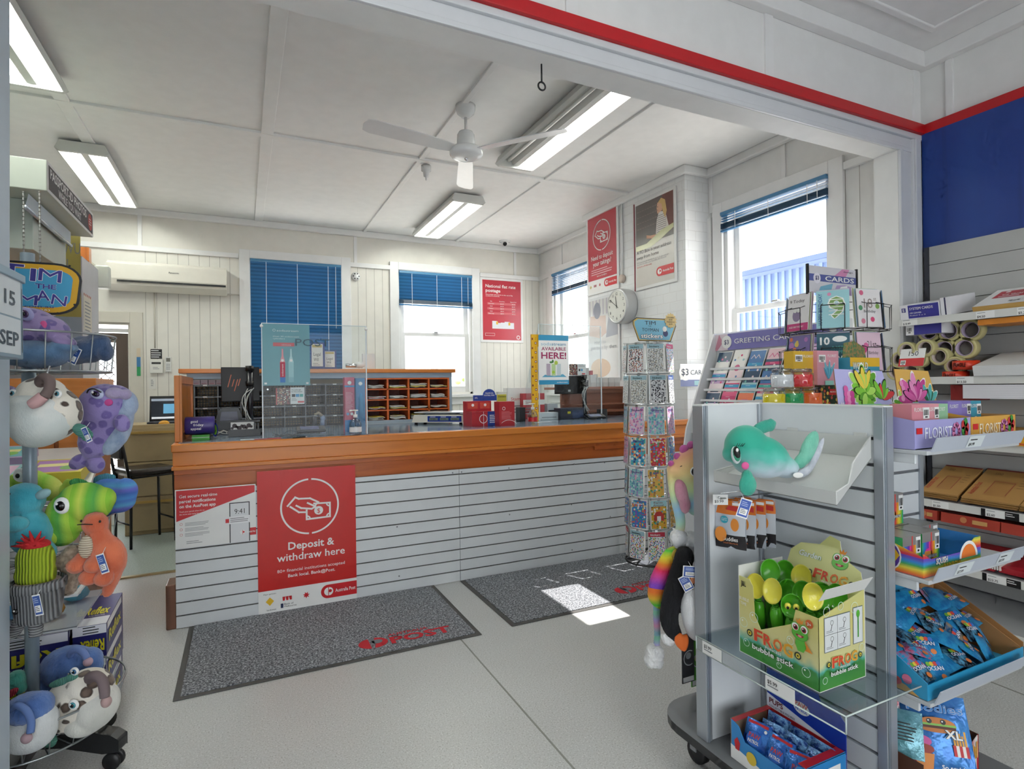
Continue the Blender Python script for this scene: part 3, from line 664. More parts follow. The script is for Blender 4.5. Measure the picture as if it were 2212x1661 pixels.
mb.text(fq, "Track your parcel when it's on", w*.05, h*.61, h*.026, WHITE, w=w*.3); mb.text(fq, 'the move and ready for collection', w*.05, h*.565, h*.026, WHITE, w=w*.34)
for k in range(3):
    mb.arc(fq, w*.07, h*(.41-.09*k), w*.018, w*.003, RED, .0012, n=14); mb.lines(fq, w*.115, h*(.42-.09*k), w*.30, 3, h*.022, M('#a0a0a4'), seed=k)
mb.obox(fq, w*.66, w*.92, .0, h*.70, 0, .001, M('#2a2c33', .3)); mb.rect(fq, w*.672, .0, w*.236, h*.685, M('#e6e7ea', .3), .0016); mb.text(fq, '9:41', w*.79, h*.5, h*.09, BLACK, w=w*.13, align='c', e=.002)
mb.rect(fq, w*.60, h*.33, w*.32, h*.13, M('#f4f4f6'), .002); mb.rect(fq, w*.61, h*.355, w*.045, h*.07, RED, .0024); mb.lines(fq, w*.67, h*.42, w*.24, 3, h*.03, M('#77777a'), e=.0026)
post_logo(mb, fq, w*.77, h*.10, w*.23, h*.13); mb.lines(fq, w*.13, h*.1, w*.2, 2, h*.03, M('#a0a0a4')); mb.build('print', t)
# ---- pigeon-hole unit on the back half of the counter
YP = 5.13; z0 = ZT; ztop = P(700, 797, Y=YP).z
t = T('pigeonhole_unit', (.7, YP+.18, ZT), 'timber topped pigeonhole unit standing on the back of the counter', 'shelf unit')
xl, xm, xr = P(413, 850, Y=YP).x, P(791, 850, Y=YP).x, P(969, 850, Y=YP).x
mb = MB(); mb.box(P(386, 800, Y=YP).x, P(982, 800, Y=YP).x, YP-.03, YP+.38, ztop-.035, ztop, WD); mb.build('top_board', t, .004)
mb = MB(); G = M('#9fb0c0', .4); mb.box(xl-.03, xr+.035, YP, YP+.36, ztop-.08, ztop-.035, G); mb.box(xr, xr+.034, YP+.001, YP+.36, z0, ztop-.081, G); mb.box(xl-.02, xl, YP+.001, YP+.36, z0, ztop-.081, G); mb.build('grey_frame', t)
OR = wood('#d8682a', '#b0501c', 'x'); mb = MB(); zt = ztop-.082; nc, nr = 4, 4; cw = (xr-xm)/4
for i in range(5): x = xm+(xr-xm)*i/4; mb.box(x-.008, x+.008, YP+.0, YP+.34, z0, zt, OR)
zs = [zt-(zt-z0-.03)*j/4 for j in range(5)]
for z in zs: mb.box(xm, xr, YP, YP+.34, z-.012, z, OR)
mb.box(xm, xr, YP+.33, YP+.35, z0, zt, M('#5a2418', .5)); mb.box(xm-.004, xr, YP-.006, YP+.0, z0, z0+.03, M('#a9b6c2')); mb.build('pigeonholes', t)
mb = MB(); K = M('#3e4048', .4); W2 = M('#6d7076', .4); nb = 8; bw = (xm-xl)/nb; zt2 = zt-.045
for i in range(nb+1): x = xl+.02+(xm-xl-.03)*i/nb; mb.box(x-.004, x+.004, YP+.02, YP+.3, z0, zt2, W2)
for j in range(5): z = zt2-(zt2-z0)*j/4; mb.box(xl+.02, xm-.01, YP+.02, YP+.3, z-.012, z, W2)
mb.box(xl, xm, YP+.34, YP+.36, z0, zt, M('#d4ba8a', .6))
x = xl+.02
while x < xm: mb.box(x-.003, x+.003, YP+.30, YP+.305, z0, zt2, BLACK); x += .022
z = z0
while z < zt2: mb.box(xl, xm, YP+.30, YP+.305, z-.003, z+.003, BLACK); z += .022
for i in range(nb):
    for j in range(4):
        x = xl+.03+(xm-xl-.03)*(i+.3)/nb; z = zt2-(zt2-z0)*j/4; mb.box(x, x+.03, YP+.016, YP+.02, z-.010, z-.001, WHITE)
mb.build('wire_pigeonholes', t)
for i in range(5):   # tall lever boxes across the top row
    x = xl+.01+i*.055; mb = MB(); mb.box(x, x+.05, YP+.03, YP+.2, zt2+.002, zt2+.04, M('#b9a6b0', .5)); mb.rect(Fr((x, YP+.03, zt2), (1, 0, 0), (0, 0, 1)), .006, .01, .035, .004, M('#8a3040'), .001)
    single('stamp_carton', mb, (x+.025, YP+.1, zt2), 'small mauve carton %s along the top row of the dark pigeonholes' % ('first', 'second', 'third', 'fourth', 'fifth')[i], 'carton', 'small cartons in the pigeonholes')
rr = random.Random(3); ORD = ('first', 'second', 'third', 'fourth', 'fifth', 'sixth', 'seventh', 'eighth')
for j in range(4):
    for i in range(4):
        x0 = xm+(xr-xm)*i/4+.02; zb = zs[j+1]; mb = MB(); nl = rr.randint(3, 6); cs = ['#f0eee6', '#e8d34e', '#f4f4f4', '#d9d4c4', '#c83a40' if (i, j) in ((0, 1), (0, 2)) else '#e9e6da']
        for k in range(nl):
            c = M(cs[rr.randint(0, 4)], .6); sag = rr.uniform(.0, .012); z = zb+.004+k*.006; x1 = x0+cw*rr.uniform(.65, .82)
            xs = [x0+(x1-x0)*q/6 for q in range(7)]; y0 = YP-.012+rr.uniform(0, .03)
            vs = []
            for q, xx in enumerate(xs): dz = sag*math.cos(q/6*math.pi*1.3)**2; vs += [(xx, y0, z+dz), (xx, y0+.25, z+dz), (xx, y0, z+dz+.004), (xx, y0+.25, z+dz+.004)]
            fs = []
            for q in range(6): b = q*4; fs += [(b, b+4, b+6, b+2), (b+2, b+6, b+7, b+3), (b, b+1, b+5, b+4)]
            mb.add(vs, fs, c)
        single('letter_bundle', mb, (x0+.05, YP, zb), 'bundle of letters in the %s row down, %s pigeonhole from left' % (ORD[j], ORD[i]), 'letters', 'letters in the orange pigeonholes')
# timber end panel standing on the counter
t = T('end_screen', (P(396, 950, Y=4.1).x, 4.3, ZT), 'upright orange timber end panel at left end of the counter top', 'panel')
mb = MB(); xa = XL+.005; zt3 = P(386, 811, Y=4.12).z
mb.box(xa, xa+.03, 4.12, 5.05, ZT, zt3, wood('#d07c34', '#b06326', 'z')); mb.build('panel', t, .003)
mb = MB()
for y0, y1, a, b in ((4.12, 4.17, ZT, zt3), (5.0, 5.05, ZT, zt3), (4.17, 5.0, zt3-.05, zt3), (4.17, 5.0, ZT, ZT+.05)): mb.box(xa+.03, xa+.042, y0, y1, a, b, wood('#d07c34', '#b06326', 'z'))
mb.build('frame_moulding', t)
# ---- things on the counter
def cpt(x, y, z=ZT+.0005): return P(x, y, Z=z)
# donation tin
c = cpt(432, 953); c.y = 4.22; c.x = P(432, 900, Y=4.22).x
mb = MB(); mb.box(c.x-.045, c.x+.055, c.y-.03, c.y+.05, ZT+.001, ZT+.035, M('#3aa81f', .4)); mb.box(c.x-.047, c.x+.057, c.y-.032, c.y+.05, ZT+.017, ZT+.019, M('#e8e8e0'))
single('green_box', mb, c, 'flat bright green box under the purple donation tin', 'box', None)
t = T('donation_tin', (c.x, c.y, ZT+.036), 'purple donation tin lying sideways on a green box', 'donation tin')
PU = M('#3a2c78', .35); z = ZT+.036+.058; Mx = AA('Y', 90); mb = MB(); mb.lathe([(.0, -.085), (.056, -.085), (.058, -.08), (.058, .08), (.056, .085), (0, .085)], (c.x, c.y, z), PU, 32, Mx); mb.build('tin', t)
f = Fr((c.x, c.y-.0585, z), (1, 0, 0), (0, 0, 1)); mb = MB()
for s, a, b in (('good', -.05, .022), ('friday', -.035, .0), ('appeal', -.05, -.024)): mb.text(f, s, a, b, .016, WHITE, bold=.6, w=.058 if s != 'good' else .04, e=.001)
mb.build('lettering', t)
mb = MB(); fh = Fr((c.x+.088, c.y-.02, z-.03), (.5, -.85, 0), (0, 0, 1)); mb.disc(fh, 0, 0, .036, M('#2a30a8'), .001, ry=.045); mb.disc(fh, .002, 0, .024, M('#8ad03a'), .002, ry=.034); mb.arc(fh, .002, 0, .012, .004, BLACK, .003, 180, 360, 10); mb.build('heart_tag', t)
# label printer and phone behind the tin
c = P(497, 900, Y=4.62); t = T('receipt_printer', (c.x, 4.72, ZT), 'black receipt printer with rounded lid behind the photo display', 'printer')
a, b = P(467, 900, Y=4.62).x, P(523, 900, Y=4.62).x
mb = MB(); fp = Fr((a, 4.62, ZT), (1, 0, 0), (0, 0, 1)); W = b-a; mb.prism(fp, [(0, 0), (W, 0), (W, .13), (W*.86, .19), (W*.14, .19), (0, .13)], -.2, 0, M('#2e3338', .35)); mb.build('body', t, .004)
mb = MB(); mb.prism(fp, [(W*.14, .10), (W*.86, .10), (W*.8, .165), (W*.2, .165)], 0, .004, M('#44485e', .3)); mb.build('window', t)
# photo display rack
a, b = P(498, 900, Y=4.33).x, P(562, 900, Y=4.33).x
t = T('photo_display', ((a+b)/2, 4.36, ZT), 'black display tray holding a black and white photo print', 'display tray')
fp = Fr((a, 4.33, ZT), (1, 0, 0), (0, 0, 1)); W = b-a; K = M('#1b1c1f', .35)
mb = MB(); mb.obox(fp, -.015, W, 0.001, .05, -.1, 0, K); mb.obox(fp, W*.80, W*.86, .05, .09, -.05, -.01, K); mb.obox(fp, W*.9, W*.96, .05, .09, -.05, -.01, K); mb.obox(fp, W*.1, W, .095, .11, -.1, -.05, K); mb.build('tray', t)
mb = MB(); mb.obox(fp, 0, W*.78, .045, .10, -.012, -.008, M('#d8d6d2')); 
for q in range(9): mb.disc(fp, W*(.05+.08*q), .06+.008*((q*5) % 3), .009+.006*((q*3) % 2), M('#3a2c30'), -.0075)
mb.build('photo', t)
# monitor seen from behind
def monitor(x0, x1, yt, yb, Y, label, tag):
    a, b = P(x0, yt, Y=Y), P(x1, yb, Y=Y); t = T('computer_monitor', ((a.x+b.x)/2, Y, ZT), label, 'monitor'); K = M('#110e0f', .45)
    f = Fr((a.x, Y, b.z), (1, 0, 0), (0, 0, 1)); W = b.x-a.x; Hh = a.z-b.z
    mb = MB(); mb.obox(f, 0, W, 0, Hh, -.03, 0, K); mb.build('screen_back', t, .004)
    mb = MB()
    if tag == 'hp':
        O = M('#c8603c', .4); s = .042; q = lambda x, y: (W*.3+x*s, Hh*.6+y*s)
        mb.line(f, [q(-.75, -1), q(-.25, 1)], .006, O); mb.line(f, [q(-.1, -.9), q(.2, .2)], .006, O); mb.line(f, [q(.25, -1.7), q(.75, .2)], .006, O); mb.line(f, [q(.85, -.8), q(1.15, .3)], .006, O)
    else: mb.rect(f, W*.4, Hh*.12, .03, .02, M('#b8b8b8'))
    mb.build('badge', t)
    xp = W*(.62 if tag == 'hp' else .78); mb = MB(); mb.obox(f, xp-.0, xp+.17 if tag == 'hp' else xp+.1, Hh*.3, Hh*.75, 0, .012, K); 
    for u_ in (.02, .15 if tag == 'hp' else .08):
        for v_ in (.34, .70): mb.disc(f, xp+u_, Hh*v_, .006, CHROME, .0135)
    mb.build('mount_plate', t)
    px = f.at(xp+.03, 0, .045); mb = MB(); mb.tube([V(px.x, px.y, ZT), V(px.x, px.y, a.z+.005)], .021, M('#2a2b30', .25), 14); mb.tube([V(px.x, px.y, a.z-.03), V(px.x, px.y, a.z+.008)], .028, K, 14)
    mb.tube([V(px.x, px.y, b.z+Hh*.45), V(px.x, px.y, b.z+Hh*.58)], .027, K, 14); mb.lathe([(.09, 0), (.09, .012), (.03, .02)], (px.x, px.y, ZT+.0005), K, 20); mb.build('pole', t)
    for q in range(7):
        r = random.Random(q); p0 = V(px.x+r.uniform(-.02, .03), px.y-.02, b.z+Hh*r.uniform(.2, .4)); p3 = V(px.x+r.uniform(-.02, .05), px.y-.03, ZT+.02+.01*q)
        p1 = V(px.x-r.uniform(.05, .13), px.y-.05, (p0.z*.65+p3.z*.35)+r.uniform(-.02, .04)); pts = []
        for k in range(11): s_ = k/10; pts.append(p0*(1-s_)**2+p1*2*s_*(1-s_)+p3*s_*s_)
        mb = MB(); mb.tube(pts, .0032, M('#d8d8d4' if q % 3 else '#1a1a1a', .4), 6); mb.build('cable', t)
    return t
monitor(477, 561, 793, 866, 4.56, 'black computer monitor seen from behind at left end of counter', 'hp')
monitor(1200, 1266, 812, 850, 4.85, 'black computer monitor seen from behind beside the timber ledge', 'x')
# acrylic sneeze screens
def screen(x0, x1, yt0, Y, label, clips=((0, 1))):
    a, b = P(x0, yt0, Y=Y), P(x1, yt0, Y=Y); t = T('acrylic_screen', ((a.x+b.x)/2, Y, ZT), label, 'screen'); W = b.x-a.x; Hh = a.z-ZT
    f = Fr((a.x, Y, ZT+.001), (1, 0, 0), (0, 0, 1)); mb = MB(); mb.rect(f, 0, 0, W, Hh, clear('#f2f8fa', .015, .96, .16), 0); mb.build('pane', t)
    mb = MB(); E = M('#dfe8ee', .15)
    for q in (0, W): mb.obox(f, q-.003, q+.003, 0, Hh, -.005, .005, E)
    mb.obox(f, 0, W, Hh-.002, Hh+.002, -.004, .004, M('#cfdde2', .15)); mb.build('polished_edge', t)
    mb = MB(); mb.add([f.at(0, 0, 0), f.at(.0, 0, -.28), f.at(0, .3, -.28), f.at(0, Hh, 0)], [(0, 1, 2, 3)], clear('#f2f8fa', .015, .96, .16)); mb.build('side_wing', t)
    return t, f, W, Hh
t, f, W, Hh = screen(565, 790, 698, 4.06, 'clear acrylic screen with a teal poster standing at left of the counter')
mb = MB()
for q in (0, W): mb = MB(); mb.ell(f.at(q, Hh-.02, .008), .012, WHITE, n=10); mb.build('corner_clip', t)
# teal poster clipped on the screen
fp, w, h = fpx(566, 699, 670, 832, Y=4.045)
t = T('soda_poster', fp.o, 'teal poster with drink maker bottles hanging on the left acrylic screen', 'poster'); TE = M('#4d8f9c', .3)
mb = MB(); mb.obox(fp, 0, w, 0, h, -.001, 0, TE); mb.build('sheet', t)
mb = MB(); LT = M('#c8e0e2'); mb.text(fp, 'sodastream', w*.30, h*.88, h*.035, LT, w=w*.46); mb.arc(fp, w*.245, h*.90, h*.022, h*.005, LT, n=14)
mb.text(fp, 'Over 30 sodastream', w*.22, h*.79, h*.022, LT, w=w*.55); mb.text(fp, 'cylinders', w*.22, h*.755, h*.022, LT, w=w*.25)
mb.rect(fp, w*.22, h*.64, w*.45, h*.06, M('#c86a72'), .0008); mb.text(fp, 'refill & swap', w*.40, h*.655, h*.02, LT, w=w*.2, e=.0014)
for (x, c1, c2, c3) in ((.36, '#b8304e', '#3f7ac0', '#dc9aa2'), (.54, '#9ecbd2', '#8ab8c4', '#b4d8dc')):
    mb.rect(fp, w*x, h*.05, w*.11, h*.33, M(c1), .0008); mb.rect(fp, w*x, h*.05, w*.11, h*.085, M(c2), .001)
    mb.poly(fp, [(w*x, h*.38), (w*(x+.11), h*.38), (w*(x+.075), h*.48), (w*(x+.07), h*.6), (w*(x+.04), h*.6), (w*(x+.035), h*.48)], M(c3), .0008)
    mb.disc(fp, w*(x+.055), h*.41, w*.03, WHITE, .0012, n=12)
mb.text(fp, 'sodastream', w*.43, h*.15, h*.03, WHITE, w=h*.2, e=.0016, rot=90)
for a_, b_ in ((.06, .03), (.94, .03)): mb.rect(fp, w*a_-.008, h*b_-.004, .016, .012, M('#e8eef0'), .002)
mb.build('print', t)
t = T('pos_lettering', P(640, 750, Y=4.035), 'large dark letters POST across the teal poster and acrylic screen', 'lettering')
fp = Fr(P(638, 747, Y=4.035), (1, 0, 0), (0, 0, 1)); mb = MB(); mb.text(fp, 'POST', 0, 0, P(638, 731, Y=4.035).z-P(638, 747, Y=4.035).z, M('#1f4c5c', .4), w=P(712, 747, Y=4.035).x-P(638, 747, Y=4.035).x); mb.build('letters', t)
# gift card flyer
fp, w, h = fpx(596, 838, 658, 873, Y=4.075); t = T('gift_card_flyer', fp.o, 'gift card flyer with crowd photo fixed inside the left acrylic screen', 'flyer')
mb = MB(); mb.obox(fp, 0, w*.5, 0, h, -.001, 0, RED); mb.rect(fp, w*.04, 0, w*.46, h, confetti(('#e8c890', '#7a2418', '#c8302c', '#3a2018', '#f0e8d8'), 130., '#4a2018', .5), .0008); mb.obox(fp, w*.5, w, h*.02, h*1.02, -.001, .0, WHITE)
mb.text(fp, 'The perfect gift', w*.54, h*.84, h*.07, BLACK, w=w*.33, bold=.6); mb.text(fp, 'for every occasion', w*.54, h*.73, h*.07, BLACK, w=w*.38, bold=.6)
for k, c_ in enumerate(('#3b3b44', '#4aa3d8', '#58b8b0')): mb.rect(fp, w*(.55+.14*k), h*.45, w*.12, h*.17, M(c_), .0008)
mb.lines(fp, w*.54, h*.34, w*.2, 3, h*.06, GREY); mb.rect(fp, w*.76, h*.1, w*.22, h*.1, RED, .0008); mb.build('print', t)
# booklets behind, on the pigeonhole top
for k, (x0, x1, yt, tx) in enumerate(((671, 702, 740, 'Legal'), (700, 727, 757, 'Will'))):
    fp, w, h = fpx(x0, yt, x1, 797, Y=YP+.04+.02*k); mb = MB(); mb.obox(fp, 0, w, 0, h, -.004, 0, M('#3a4a86')); mb.rect(fp, w*.06, h*.1, w*.8, h*.85, M('#ece9e2')); mb.rect(fp, w*.1, h*.82, w*.7, h*.1, M('#c9b06a'), .001)
    mb.text(fp, 'Legal', w*.2, h*.5, h*.13, BLACK, w=w*.5, e=.001); mb.text(fp, 'Will', w*.2, h*.3, h*.13, BLACK, w=w*.35, e=.001); mb.lines(fp, w*.15, h*.2, w*.5, 2, h*.06, GREY)
    single('legal_will_kit', mb, fp.o, ('taller legal will kit' if k == 0 else 'shorter legal will kit in front')+' standing on the pigeonhole top', 'booklet')
a = P(747, 795, Y=YP+.1); mb = MB(); mb.tube([a+V(0, 0, .022), a+V(.09, 0, .022)], .018, CHROME, 12); mb.tube([a+V(.09, 0, .03), a+V(.16, .02, .03)], .028, WHITE, 12); mb.box(a.x+.15, a.x+.26, a.y, a.y+.03, a.z, a.z+.13, M('#ecece8', .3)); single('camera_mount', mb, a, 'white and chrome camera mount on the right of the pigeonhole top', 'camera')
# barcode scanner on stand, pin pads
def pinpad(x, y, label):
    c = cpt(x, y); t = T('card_terminal', c, label, 'card terminal'); K = M('#1d1f26', .25)
    fp = Fr(c+V(0, 0, .012), (1, 0, 0), (0, .94, .34)); mb = MB(); mb.obox(fp, -.10, .10, -.03, .05, 0, .022, K); mb.build('body', t, .006)
    mb = MB(); mb.rect(fp, -.075, -.02, .13, .06, M('#3d4470', .1), .0228); mb.build('display', t)
    mb = MB(); pts = [c+V(-.1-.02*k, .01+.02*math.sin(k), .01+.012*math.sin(k*.8)) for k in range(9)]; mb.tube(pts, .0025, BLACK, 6); mb.build('cable', t); return t
pinpad(672, 935, 'black card payment terminal behind the left acrylic screen'); pinpad(1287, 905, 'black card payment terminal at the right of the counter')
c = cpt(688, 922); t = T('barcode_scanner', c, 'grey handheld barcode scanner resting in its stand', 'scanner'); mb = MB()
mb.tube([c+V(.03, 0, .0), c+V(.035, 0, .07)], [.022, .018], M('#8898b8', .25), 12); mb.ell(c+V(.035, 0, .07), (.022, .02, .03), M('#9aaac8', .2)); mb.build('head', t)
mb = MB(); mb.tube([c+V(.03, 0, .09), c+V(0, 0, .12), c+V(-.03, 0, .10)], [.014, .013, .01], M('#b8a890', .3), 10); mb.build('handle', t)
mb = MB(); mb.box(c.x-.08, c.x+.09, c.y-.03, c.y+.04, ZT+.001, ZT+.014, M('#5a5d66', .3)); mb.tube([c+V(-.03, 0, .01), c+V(-.03, 0, .09)], .02, M('#3a3c44', .3)); mb.build('stand', t)
# keyboard behind
c = cpt(745, 912); mb = MB(); mb.box(c.x-.28, c.x+.05, c.y+.02, c.y+.16, ZT+.001, ZT+.02, M('#e4e2da', .5)); 
for i in range(12):
    for j in range(4): mb.box(c.x-.27+i*.026, c.x-.249+i*.026, c.y+.03+j*.03, c.y+.052+j*.03, ZT+.02, ZT+.026, M('#cfccc2', .5))
single('keyboard', mb, c, 'cream computer keyboard behind the barcode scanner', 'keyboard')
# pink and blue gas cylinder boxes
def cylbox(x0, x1, yt, yb, Y, col, col2, label, txt):
    fp, w, h = fpx(x0, yt, x1, yb, Y=Y); h += fp.o.z-ZT-.0005; fp.o.z = ZT+.0005; t = T('gas_cylinder_box', fp.o, label, 'box')
    mb = MB(); mb.obox(fp, 0, w, 0, h, -w, 0, M(col, .3)); mb.build('carton', t, .001)
    mb = MB(); mb.rect(fp, 0, 0, w, h*.22, M(col2)); mb.disc(fp, w*.5, h*.9, w*.2, WHITE, .001, n=14)
    if txt: 
        mb.tube([fp.at(w*.55, h*.2, -.0), fp.at(w*.55, h*.62, -.0), fp.at(w*.55, h*.72, -.002)], [w*.3, w*.3, w*.1], M('#3a86b4'), 10)
        mb.text(fp, 'sodastream', w*.62, h*.22, h*.05, WHITE, w=h*.38, rot=90, e=.0085)
    else:
        mb.rect(fp, 0, h*.82, w, h*.03, M('#3d9bd0'), .001); mb.lines(fp, w*.1, h*.72, w*.75, 18, h*.022, M('#f0b8c4')); mb.disc(fp, w*.3, h*.33, w*.15, M('#7fa8d8'), .001, n=12); mb.disc(fp, w*.7, h*.33, w*.15, WHITE, .001, n=12)
    mb.build('print', t)
cylbox(744, 767, 815, 935, 4.30, '#c23a5e', '#3a80b8', 'tall pink drink gas cylinder box at right of the left screen', 0)
cylbox(768, 790, 817, 932, 4.27, '#1f78ae', '#19699c', 'tall blue drink gas cylinder box beside the pink one', 1)
def sanit(x, y, label, red=True):
    c = cpt(x, y); c.z = ZT+.0005; t = T('sanitiser_bottle', c, label, 'bottle'); mb = MB(); mb.lathe([(.038, 0), (.042, .01), (.042, .075), (.03, .10), (.014, .115), (.014, .125)], c, clear('#f0f4f6', .10, .92), 20); mb.build('bottle', t)
    mb = MB(); mb.lathe([(.0425, .02), (.0425, .055)], c, M('#c8242c' if red else '#e8e8ec', .3), 20, cap=False); mb.build('label_band', t)
    mb = MB(); mb.lathe([(.015, .12), (.015, .14), (.006, .142), (.006, .165), (.02, .166), (.02, .173)], c, WHITE, 14); mb.tube([c+V(0, 0, .17), c+V(-.04, 0, .168)], .005, WHITE); mb.build('pump', t); return t
sanit(768, 939, 'hand sanitiser pump bottle in front of the tall pink and blue boxes', False); sanit(1151, 915, 'hand sanitiser pump bottle by the yellow taped strip')
# scale
c = cpt(946, 917); a, b = cpt(890, 917), cpt(1004, 917); c = (a+b)/2; W = (b-a).length; t = T('postal_scale', c, 'cream postal scale with blue display panel on the counter', 'scale'); CR = M('#e4dfd0', .4)
fp = Fr((a.x, a.y, ZT+.0), (b-a).normalized(), (0, 0, 1)); mb = MB()
prof = [(0, .018), (.0, .03), (.02, .085), (W-.01, .085), (W, .03), (W, .018)]; mb.prism(fp, prof, -.28, 0, CR); mb.build('housing', t, .006)
mb = MB(); mb.obox(fp, .02, W-.01, .098, .108, -.27, .005, M('#b8bcc0', .3, metal=.7)); mb.obox(fp, .1, W-.1, .085, .098, -.2, -.05, GREY); mb.build('weighing_plate', t, .002)
mb = MB(); mb.rect(fp, W*.30, .025, W*.64, .048, M('#2a3c90', .2), .001)
for k in range(3): mb.rect(fp, W*(.335+.2*k), .036, W*.16, .022, M('#6f7a70', .2), .0016); mb.rect(fp, W*(.35+.2*k), .064, W*.1, .004, WHITE, .0016)
mb.text(fp, '0.00', W*.36, .041, .011, BLACK, w=W*.09, e=.002); mb.text(fp, '0.00', W*.56, .041, .011, BLACK, w=W*.09, e=.002); mb.text(fp, '0.00', W*.76, .041, .011, BLACK, w=W*.09, e=.002); mb.build('display_panel', t)
for q in (.03, W-.04):
    for d_ in (-.25, -.02): mb = MB(); p = fp.at(q, 0, d_); mb.lathe([(.014, .0005), (.014, .02)], p, BLACK, 12); mb.build('foot', t)
# red football card display
a, b = cpt(1018, 920), cpt(1075, 922); Yb = 4.26; fp, w, h = fpx(1019, 870, 1074, 922, Y=Yb); fp.o.z = ZT+.0005; h = P(1019, 890, Y=Yb).z-ZT
t = T('football_card_display', fp.o, 'red and blue football card counter display boxes', 'display box'); RB = M('#b32b34', .35); BB = M('#2c4aa0', .35)
mb = MB(); mb.obox(fp, 0, w, 0, h, -.12, 0, RB); h2 = P(1019, 867, Y=Yb+.12).z-ZT; mb.obox(fp, .0, w, 0, h2, -.2, -.12, RB); mb.build('box', t)
mb = MB(); mb.rect(fp, w*.62, 0, w*.38, h, BB); mb.arc(fp, w*.45, h*.5, h*.3, h*.04, WHITE, .001); mb.rect(fp, w*.45, 0, .003, h, WHITE, .001); mb.lines(fp, w*.7, h*.7, w*.25, 5, h*.12, WHITE, h*.05)
for k in range(2): mb.rect(fp, w*(.05+.5*k), h+.02, w*.4, (h2-h)*.6, M('#c84c3c'), -.119); mb.disc(fp, w*(.25+.5*k), h+.05, .012, WHITE, -.118, n=12)
mb.build('print', t)
f2, w2, hh = fpx(1078, 868, 1112, 925, Y=4.17); f2.o.z = ZT+.0005; hh = P(1078, 868, Y=4.17).z-ZT
mb = MB(); mb.obox(f2, 0, w2, 0, hh, -.1, 0, RB); mb.arc(f2, w2*.3, hh*.72, w2*.1, w2*.025, WHITE, .001, n=16); mb.lines(f2, w2*.15, hh*.58, w2*.7, 7, hh*.05, M('#e0868c')); mb.arc(f2, w2*.6, -hh*.25, hh*.5, .003, WHITE, .001, 40, 130, 12); single('football_card_box', mb, f2.o, 'taller red card box standing at the right end of the football display', 'box')
f3, w3, h3 = fpx(1022, 845, 1073, 868, Y=4.47); mb = MB(); h3 = .0+h3; f3.o.z = ZT+h2-.0; 
pts = [(0, 0), (w3, 0), (w3, h3*.5)]+[(w3*.68+w3*.27*math.cos(math.radians(q)), h3*.5+h3*.55*math.sin(math.radians(q))) for q in range(0, 181, 20)]+[(0, h3*.5)]
mb.prism(f3, pts, -.004, 0, BB); mb.text(f3, 'CALLING ALL', w3*.68, h3*.62, h3*.13, WHITE, w=w3*.36, align='c', bold=.8); mb.text(f3, 'FOOTBALL FANS', w3*.68, h3*.42, h3*.13, WHITE, w=w3*.44, align='c', bold=.8); mb.text(f3, 'AFL', w3*.06, h3*.2, h3*.15, WHITE, w=w3*.13); mb.build('header_card', t)
# desk clutter behind: file sorter, boxes, papers, printer
def blk(name, x0, x1, yt, Y, d, col, label, cat, group=None, yb=None, extra=None, bev=.003):
    mb = MB(); zb = ZT+.0005 if yb is None else P(x0, yb, Y=Y).z; a = P(x0, yt, Y=Y); b = P(x1, yt, Y=Y); fp = Fr((a.x, Y, zb), (1, 0, 0), (0, 0, 1)); w = b.x-a.x; h = a.z-zb
    mb.obox(fp, 0, w, 0, h, -d, 0, M(col, .4)); 
    if extra: extra(mb, fp, w, h)
    return single(name, mb, fp.o+V(w/2, d/2, 0), label, cat, group, bev)
def tapebox(mb, fp, w, h): mb.rect(fp, 0, h*.55, w, h*.2, M('#f0eeea')); mb.lines(fp, w*.08, h*.4, w*.7, 3, h*.1, GREY); mb.text(fp, 'Stamps', w*.1, h*.6, h*.1, RED, w=w*.4, e=.001)
blk('document_tray', 1096, 1168, 838, 4.98, .1, '#ececea', 'white document tray unit behind the red football boxes', 'tray', extra=tapebox)
blk('parcel_carton', 1130, 1176, 850, 4.9, .07, '#c8444a', 'red and white satchel pack behind the yellow taped strip', 'pack', extra=tapebox)
blk('paper_stack', 1076, 1110, 846, 5.0, .06, '#e9e6dd', 'stack of white leaflets behind the football display header', 'leaflets')
blk('clearance_card', 1074, 1094, 852, 4.88, .01, '#c9c04a', 'small yellow Clearance sign behind the football display', 'sign', yb=868, extra=lambda mb, fp, w, h: mb.text(fp, 'Clearance', w*.08, h*.6, h*.25, BLACK, w=w*.84))
blk('black_device', 1122, 1135, 880, 4.6, .08, '#26262a', 'small black device behind the clear sanitiser bottle', 'device')
blk('desk_printer', 1182, 1205, 872, 4.92, .2, '#c9ccd0', 'pale grey desk printer under the soda sign', 'printer', extra=lambda mb, fp, w, h: mb.rect(fp, w*.1, h*.2, w*.8, h*.35, M('#3a3c42')))
blk('label_maker', 1210, 1262, 882, 4.62, .12, '#2c3040', 'dark blue grey receipt printer below the right monitor', 'printer', extra=lambda mb, fp, w, h: (mb.rect(fp, w*.3, h*.5, w*.13, h*.2, M('#d8c832')), mb.rect(fp, w*.5, h*.1, w*.45, h*.7, M('#3c4868'))))
blk('cash_drawer', 1160, 1212, 892, 4.66, .12, '#dfe2e4', 'low white tray in front of the desk printer', 'tray', extra=lambda mb, fp, w, h: mb.rect(fp, w*.2, h*.3, w*.6, h*.1, GREY))
blk('stapler', 1296, 1312, 884, 4.75, .06, '#1c1d22', 'small black stapler like device right of the card terminal', 'device')
